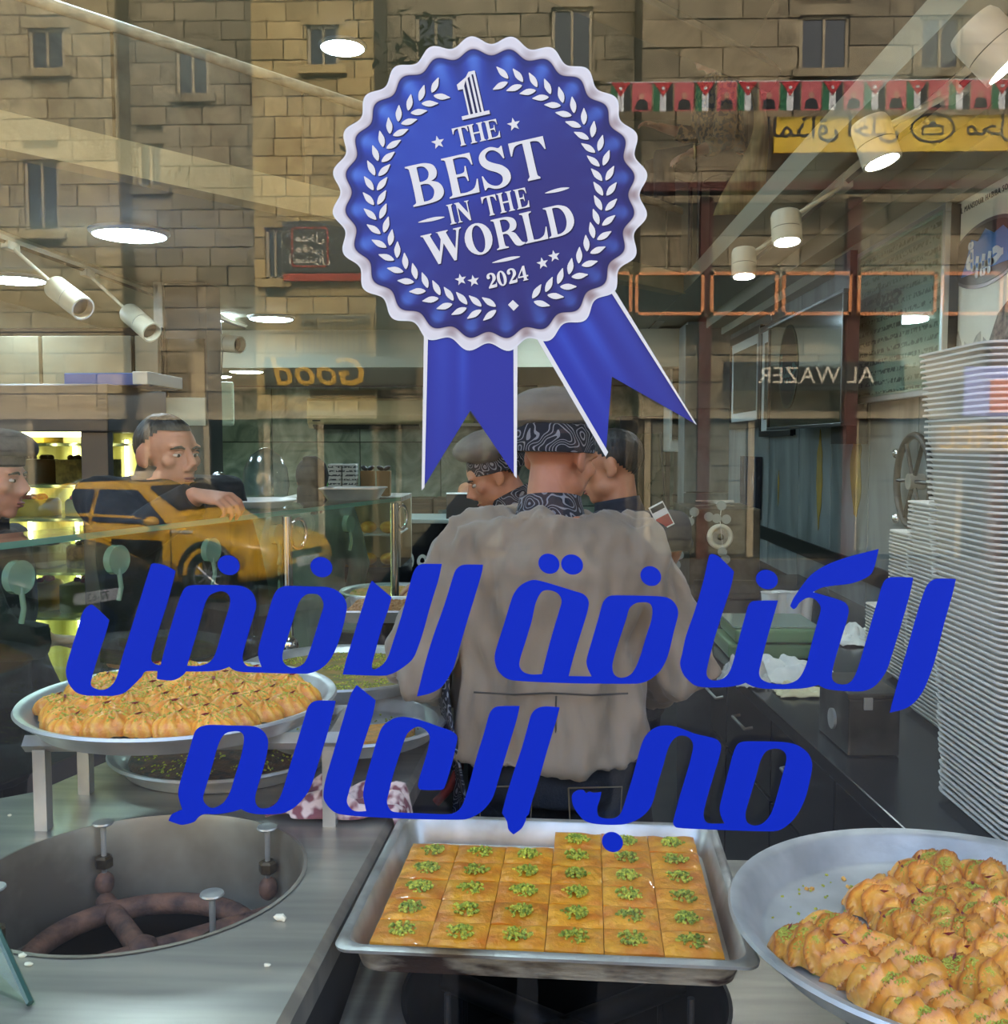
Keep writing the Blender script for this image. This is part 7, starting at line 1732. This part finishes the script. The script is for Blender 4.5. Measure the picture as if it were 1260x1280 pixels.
t, pa, pb = sign_board('dark shop fascia with faint letters AL WAZER at the right of the reflection', (905, 452), (1130, 488), yv, M_blk); street_text(t, 'AL WAZER', 1020, 470, yv, .36, M_cr)
t, pa, pb = sign_board('tan shop sign with the letters ASHEL beside the foam trays in the reflection', (1170, 528), (1330, 566), yv, mat('sign_tan', C(150, 126, 88), .6)); street_text(t, 'ASHEL', 1236, 548, yv, .52, M_goldl)
t, pa, pb = sign_board('lilac and orange poster above the tan shop sign in the reflection', (1206, 458), (1300, 520), yv, mat('poster_lilac', C(150, 152, 216), .6), 'poster', 'street_poster')
q0, q1 = V(1238, 474, yv), V(1300, 516, yv); MB().lohi((q0.x, q0.y, q1.z), (q1.x, q0.y + .01, q0.z)).build('orange_shape', mat('poster_orange', C(224, 110, 60), .6), t, bevel=.004)
t, pa, pb = sign_board('long yellow shop banner with dark Arabic lettering and a round emblem', (968, 146), (1420, 187), yv, M_yel, 'banner', 'shop_banner')
street_text(t, arabic('المذاق احلى'.replace('ا ا', 'ا ا')), 1040, 160, yv, .42, M_blk, bold=.003); street_text(t, arabic('حلويات') if False else arabic('لذيذ') if False else arabic('محل'), 1240, 158, yv, .42, M_blk)
p = V(1166, 160, yv)
me = shape_mesh('emblem', [ell(0, 0, .33, .22, 36), ell(0, 0, .30, .19, 36)], .006, M_blk); me.transform(frame((p.x, p.y + .004, p.z), (-1, 0, 0), (0, 0, 1))); link('emblem_ring', me, t)
me = shape_mesh('emblem', [[(-.16, -.1), (.16, -.1), (.16, .03), (.06, .05), (0, .12), (-.06, .05), (-.16, .03)], [(-.14, -.08), (.14, -.08), (.14, .015), (-.14, .015)]], .006, M_blk); me.transform(frame((p.x, p.y + .004, p.z), (-1, 0, 0), (0, 0, 1))); link('emblem_house', me, t)
# bunting: flags and red picture pennants on one line
bt_ = thing('bunting_line', 'white cord carrying the little flags above the yellow banner', 'cord', V(1000, 103, yv - .10))
pa, pb = V(760, 104, yv - .10), V(1400, 98, yv - .10); MB().tube([pa, pb], .012, 6).build('cord', M_white, bt_)
MB().tube([V(760, 124, yv - .10), V(1400, 122, yv - .10)], .006, 6).build('lower_cord', M_blk, bt_)
F_ = [mat('flag_black', C(34, 34, 34), .7), mat('flag_white', C(226, 226, 220), .7), mat('flag_green', C(40, 110, 66), .7), mat('flag_red', C(196, 40, 44), .7), mat('pennant_pink', C(206, 96, 96), .7)]
for i in range(20):
    px = 776 + i * 26.5; p = V(px, 103.5 - i * .2, yv - .11); w_, h_ = .29, .42
    if i % 2 == 0:
        t = thing('small_flag', 'small flag with red triangle and three stripes, %s flag from the left on the bunting' % ordinal(i // 2 + 1), 'flag', p, 'flags on the bunting')
        for k in range(3): MB().lohi((p.x - w_ / 2 + k * w_ / 3, p.y, p.z - h_), (p.x - w_ / 2 + (k + 1) * w_ / 3, p.y + .004, p.z)).build('stripe', F_[(2, 1, 0)[k]], t)
        me = shape_mesh('tri', [[(-w_ / 2, 0), (w_ / 2, 0), (0, -h_ * .5)]], .004, F_[3]); me.transform(frame((p.x, p.y + .008, p.z), (-1, 0, 0), (0, 0, 1))); link('red_triangle', me, t)
        me = shape_mesh('star', [ell(0, -.09, .025, .025, 10)], .004, F_[1]); me.transform(frame((p.x, p.y + .013, p.z), (-1, 0, 0), (0, 0, 1))); link('white_star', me, t)
    else:
        t = thing('picture_pennant', 'small pink pennant with a dark figure, %s pennant from the left on the bunting' % ordinal(i // 2 + 1), 'pennant', p, 'picture pennants on the bunting')
        MB().lohi((p.x - w_ / 2, p.y, p.z - h_), (p.x + w_ / 2, p.y + .004, p.z)).build('cloth', F_[4], t)
        me = shape_mesh('fig', [[(-.10, -h_ + .02), (.10, -h_ + .02), (.08, -h_ + .14), (.03, -h_ + .17), (-.03, -h_ + .17), (-.08, -h_ + .14)]], .004, F_[0]); me.transform(frame((p.x, p.y + .008, p.z), (-1, 0, 0), (0, 0, 1))); link('dark_figure', me, t)
        me = shape_mesh('fig', [ell(0, -h_ + .22, .04, .05, 14)], .004, mat('pennant_face', C(200, 150, 120), .7)); me.transform(frame((p.x, p.y + .008, p.z), (-1, 0, 0), (0, 0, 1))); link('pale_head', me, t)
# orange framed transom lights and red brick pilasters
M_or = mat('orange_frame', C(232, 150, 88), .5); M_brick = mat('red_pilaster', C(96, 50, 36), .8, 0, C(76, 40, 30), 10, 4)
for i, (a, b) in enumerate(((720, 790), (794, 880), (888, 972), (978, 1064), (1072, 1170), (1176, 1252), (1258, 1330))):
    t = thing('transom_window', 'orange framed transom window over the shopfront, ' + ['first', 'second', 'third', 'fourth', 'fifth', 'sixth', 'seventh'][i] + ' from the left in the reflection', 'window', V(a, 395, yv), 'orange framed transom windows')
    p0, p1 = V(a, 340, yv), V(b, 394, yv)
    for q in (((p0.x, p1.z), (p0.x + .05, p0.z)), ((p1.x - .05, p1.z), (p1.x, p0.z)), ((p0.x, p0.z - .05), (p1.x, p0.z)), ((p0.x, p1.z), (p1.x, p1.z + .05))): MB().lohi((q[0][0], p0.y - .02, q[0][1]), (q[1][0], p0.y + .02, q[1][1])).build('frame_bar', M_or, t)
    MB().lohi((p0.x + .05, p0.y - .015, p1.z + .05), (p1.x - .05, p0.y - .005, p0.z - .05)).build('pane', M_wing, t)
for px in (883, 1068, 1255):
    p0, p1 = V(px - 6, 245, yv), V(px + 6, 470, yv); MB().lohi((p0.x, p0.y - .2, GZ + .15), (p1.x, p0.y - .05, p0.z)).build('brick_pilaster', M_brick, None, label='red pilaster between the shopfronts, ' + {883: 'left', 1068: 'middle', 1255: 'right'}[px] + ' one of the three in the reflection', cat='pilaster')
q0, q1 = V(800, 230, yv), V(1420, 236, yv); MB().lohi((q0.x, q0.y - .2, q1.z), (q1.x, q0.y + .1, q0.z)).build('red_cornice', M_brick, None, label='dark red cornice running above the shopfronts at the right of the reflection', cat='cornice')
# railings / vertical shutter below the café sign
rl = thing('railing', 'grey vertical-bar railing below the café sign in the reflection', 'railing', V(410, 445, yv))
for i in range(12): px = 378 + i * 7; p0, p1 = V(px, 395, yv), V(px + 2, 445, yv); MB().lohi((p0.x, p0.y - .03, p1.z), (p1.x, p0.y, p0.z)).build('bar', M_shut, rl)
for py in (395, 444): p0, p1 = V(374, py, yv), V(462, py + 3, yv); MB().lohi((p0.x, p0.y - .04, p1.z), (p1.x, p0.y + .01, p0.z)).build('rail', M_shut, rl)

# ---- cars
def car(label, ctr, yaw, paint, plate=None, name='car', seed=0):
    t = thing(name, label, 'car', ctr); M = Matrix.Translation(ctr) @ Matrix.Rotation(yaw, 4, 'Z')
    def sec(x, w, z0, z1, rad=.12, tw=1.0): 
        pts = rounded(w, z1 - z0, min(rad, (z1 - z0) * .45), 4); zc = (z0 + z1) / 2
        return [Vector((x, p[0] * (tw if p[1] > 0 else 1), p[1] + zc)) for p in pts]
    lower = [(-2.22, 1.45, .42, .74), (-2.16, 1.66, .30, .88), (-1.9, 1.76, .24, .96), (-1.2, 1.80, .20, .96), (0, 1.80, .19, .93), (.8, 1.80, .20, .92), (1.3, 1.79, .22, .88), (1.8, 1.74, .24, .80), (2.10, 1.62, .28, .72), (2.24, 1.36, .34, .62)]
    MB().rings([sec(*a) for a in lower]).xf(M).build('car_body', paint, t, smooth=50)
    cab = [(-2.0, 1.40, .90, .95, .02, .9), (-1.55, 1.52, .88, 1.30, .12, .82), (-1.1, 1.56, .88, 1.43, .14, .80), (-.4, 1.58, .88, 1.46, .14, .78), (.2, 1.58, .88, 1.42, .13, .78), (.75, 1.56, .86, 1.14, .10, .85), (1.15, 1.50, .84, .91, .02, .95)]
    MB().rings([sec(*a) for a in cab]).xf(M).build('cabin', paint, t, smooth=50)
    gls = mat('car_glass', C(22, 25, 26), .06, spec=.8)
    for s in (-1, 1):
        for x0, x1, x2, x3 in ((-1.45, -.52, -.50, -1.12), (-.45, .72, .18, -.42)):
            pts = [Vector((x0, s * .795, .95)), Vector((x1, s * .795, .93)), Vector((x2, s * .665, 1.36)), Vector((x3, s * .66, 1.36))]
            o = [p + Vector((0, s * .012, 0)) for p in pts]; MB().add(pts + o, [(0, 1, 2, 3), (7, 6, 5, 4), (0, 1, 5, 4), (1, 2, 6, 5), (2, 3, 7, 6), (3, 0, 4, 7)]).xf(M).build('side_window', gls, t)
        for x in (-1.35, 1.38):
            MB().tube([(x + .40 * math.cos(a), s * .905, .33 + .40 * math.sin(a)) for a in [math.pi * i / 16 for i in range(17)]], .035, 6).xf(M).build('wheel_arch', M_black, t, smooth=60)
            MB().cyl((x, s * .70, .33), (x, s * .895, .33), .395, n=28).xf(M).build('arch_shadow', M_black, t)
            wh = MB().tube([(x + .25 * math.cos(a), s * .86, .32 + .25 * math.sin(a)) for a in [2 * math.pi * i / 32 for i in range(32)]], .072, 10, closed=True).xf(M).build('wheel', mat('tyre', C(24, 24, 24), .8), t, smooth=60)
            rim = MB().cyl((x, s * .84, .32), (x, s * .90, .32), .05, n=14)
            for k in range(10): a = 2 * math.pi * k / 10; rim.tube([(x, s * .905, .32), (x + .21 * math.cos(a), s * .90, .32 + .21 * math.sin(a))], .013, 6)
            rim.tube([(x + .21 * math.cos(a), s * .90, .32 + .21 * math.sin(a)) for a in [2 * math.pi * i / 32 for i in range(32)]], .014, 8, closed=True)
            rim.xf(M).build('rim', mat('alloy', C(180, 182, 184), .3, .9), wh, smooth=50)
        MB().ball((2.02, s * .60, .655), (.17, .16, .06), 16, 10, (0, .25, s * -.5)).xf(M).build('headlight', mat('headlight', C(206, 212, 214), .1, .4), t, smooth=60)
        MB().ball((.62, s * .98, .98), (.10, .10, .07), 12, 8).xf(M).build('side_mirror', paint, t, smooth=60)
        MB().lohi((-.48, s * .903 - .004, .24), (-.465, s * .903 + .004, .93)).xf(M).build('door_seam', M_black, t)
        MB().lohi((.84, s * .901 - .004, .24), (.855, s * .901 + .004, .90)).xf(M).build('door_seam', M_black, t)
        MB().lohi((-.35, s * .905 - .012, .80), (-.15, s * .905 + .012, .83)).xf(M).build('door_handle', paint, t)
        MB().ball((2.06, s * .62, .40), (.10, .12, .09), 12, 8).xf(M).build('fog_lamp_recess', M_black, t, smooth=60)
    pts = [Vector((.70, -.66, 1.16)), Vector((.70, .66, 1.16)), Vector((.26, .58, 1.385)), Vector((.26, -.58, 1.385))]; pts = [Vector((.80, -.66, 1.10)), Vector((.80, .66, 1.10)), Vector((.30, .58, 1.38)), Vector((.30, -.58, 1.38))]
    o = [p + Vector((.03, 0, .03)) for p in pts]; MB().add(pts + o, [(0, 1, 2, 3), (7, 6, 5, 4), (0, 1, 5, 4), (1, 2, 6, 5), (2, 3, 7, 6), (3, 0, 4, 7)]).xf(M).build('windscreen', gls, t)
    MB().lohi((2.15, -.45, .30), (2.27, .45, .44)).xf(M).build('lower_grille', M_black, t, bevel=.01)
    MB().lohi((2.16, -.38, .52), (2.255, .38, .60)).xf(M).build('upper_grille', M_black, t, bevel=.01)
    if plate:
        MB().lohi((2.255, -.26, .40), (2.285, .26, .51)).xf(M).build('number_plate', M_white, t)
        me = text_mesh(plate, .11, M_blk, .004); me.transform(M @ frame((2.288, 0, .455), (0, 1, 0), (0, 0, 1))); link('plate_lettering', me, t)
    return t, M
M_taxi = mat('taxi_yellow', C(226, 172, 30), .25, coat=.6); M_blackcar = mat('car_black', C(22, 23, 25), .2, coat=.6)
wf = V(262, 712, 12.2); ty = R(17)
cc = Vector((wf.x, wf.y, GZ)) - Matrix.Rotation(ty, 3, 'Z') @ Vector((1.38, .86, 0))
tx_, TM = car('yellow taxi parked across the street, its front to the right, seen in the reflection', cc, ty, M_taxi, '22-63', 'taxi')
MB().lohi((-.05, .904, .42), (.72, .912, .74)).xf(TM).build('door_badge', M_blk, tx_)
MB().lohi((.85, .86, .845), (1.15, .90, .875)).xf(TM).build('pale_sticker', M_cr, tx_)
MB().lohi((-.35, -.16, 1.46), (-.1, .16, 1.58)).xf(TM).build('roof_sign', M_cr, tx_, bevel=.02)
pq = V(122, 738, 9.6); ay = R(28)
cb_ = Vector((pq.x, pq.y, GZ)) - Matrix.Rotation(ay, 3, 'Z') @ Vector((2.28, 0, 0))
car('black car with a white number plate facing the shop, at the left of the reflection', cb_, ay, M_blackcar, '77-63')
# street tree in front of the stone buildings, dark leaves high in the reflection
def tree(x, y, h, r, label, seed):
    t = thing('street_tree', label, 'tree', (x, y, GZ)); rg = random.Random(seed)
    tops = []
    MB().tube([(x, y, GZ), (x + .05, y, GZ + h * .4), (x - .05, y + .05, GZ + h * .75)], [.12, .09, .05], 10).build('trunk', mat('bark', C(84, 66, 48), .9, 0, C(60, 46, 34), 14, 4, .5), t, smooth=60)
    br = MB()
    for i in range(9):
        a = i * 2.4; e = Vector((x + r * .7 * math.cos(a), y + r * .7 * math.sin(a), GZ + h * (.7 + .3 * rg.random()))); br.tube([(x, y, GZ + h * .55), ((x + e.x) / 2, (y + e.y) / 2, e.z - .2), tuple(e)], [.035, .022, .008], 6); tops.append(e)
    br.build('branches', MATS['bark'], t, smooth=60)
    lf = MB()
    for i in range(2200):
        e = rg.choice(tops); d = Vector((rg.gauss(0, r * .3), rg.gauss(0, r * .3), rg.gauss(0, r * .22))); p = e + d; a = rg.uniform(0, 6.28); u_ = Vector((math.cos(a), math.sin(a), rg.uniform(-.6, .6))) * .09; v_ = Vector((-math.sin(a), math.cos(a), rg.uniform(-.4, .4))) * .035
        lf.add([p - u_, p + v_, p + u_, p - v_], [(0, 1, 2, 3)])
    lf.build('foliage', mat('leaf_dark', C(60, 66, 34), .7, 0, C(84, 84, 44), 3, 3), t, kind='stuff')
pt = V(590, 30, 14.0); tree(pt.x, pt.y, 7.2, 1.1, 'dark leafy street tree behind the top of the rosette in the reflection', 1)
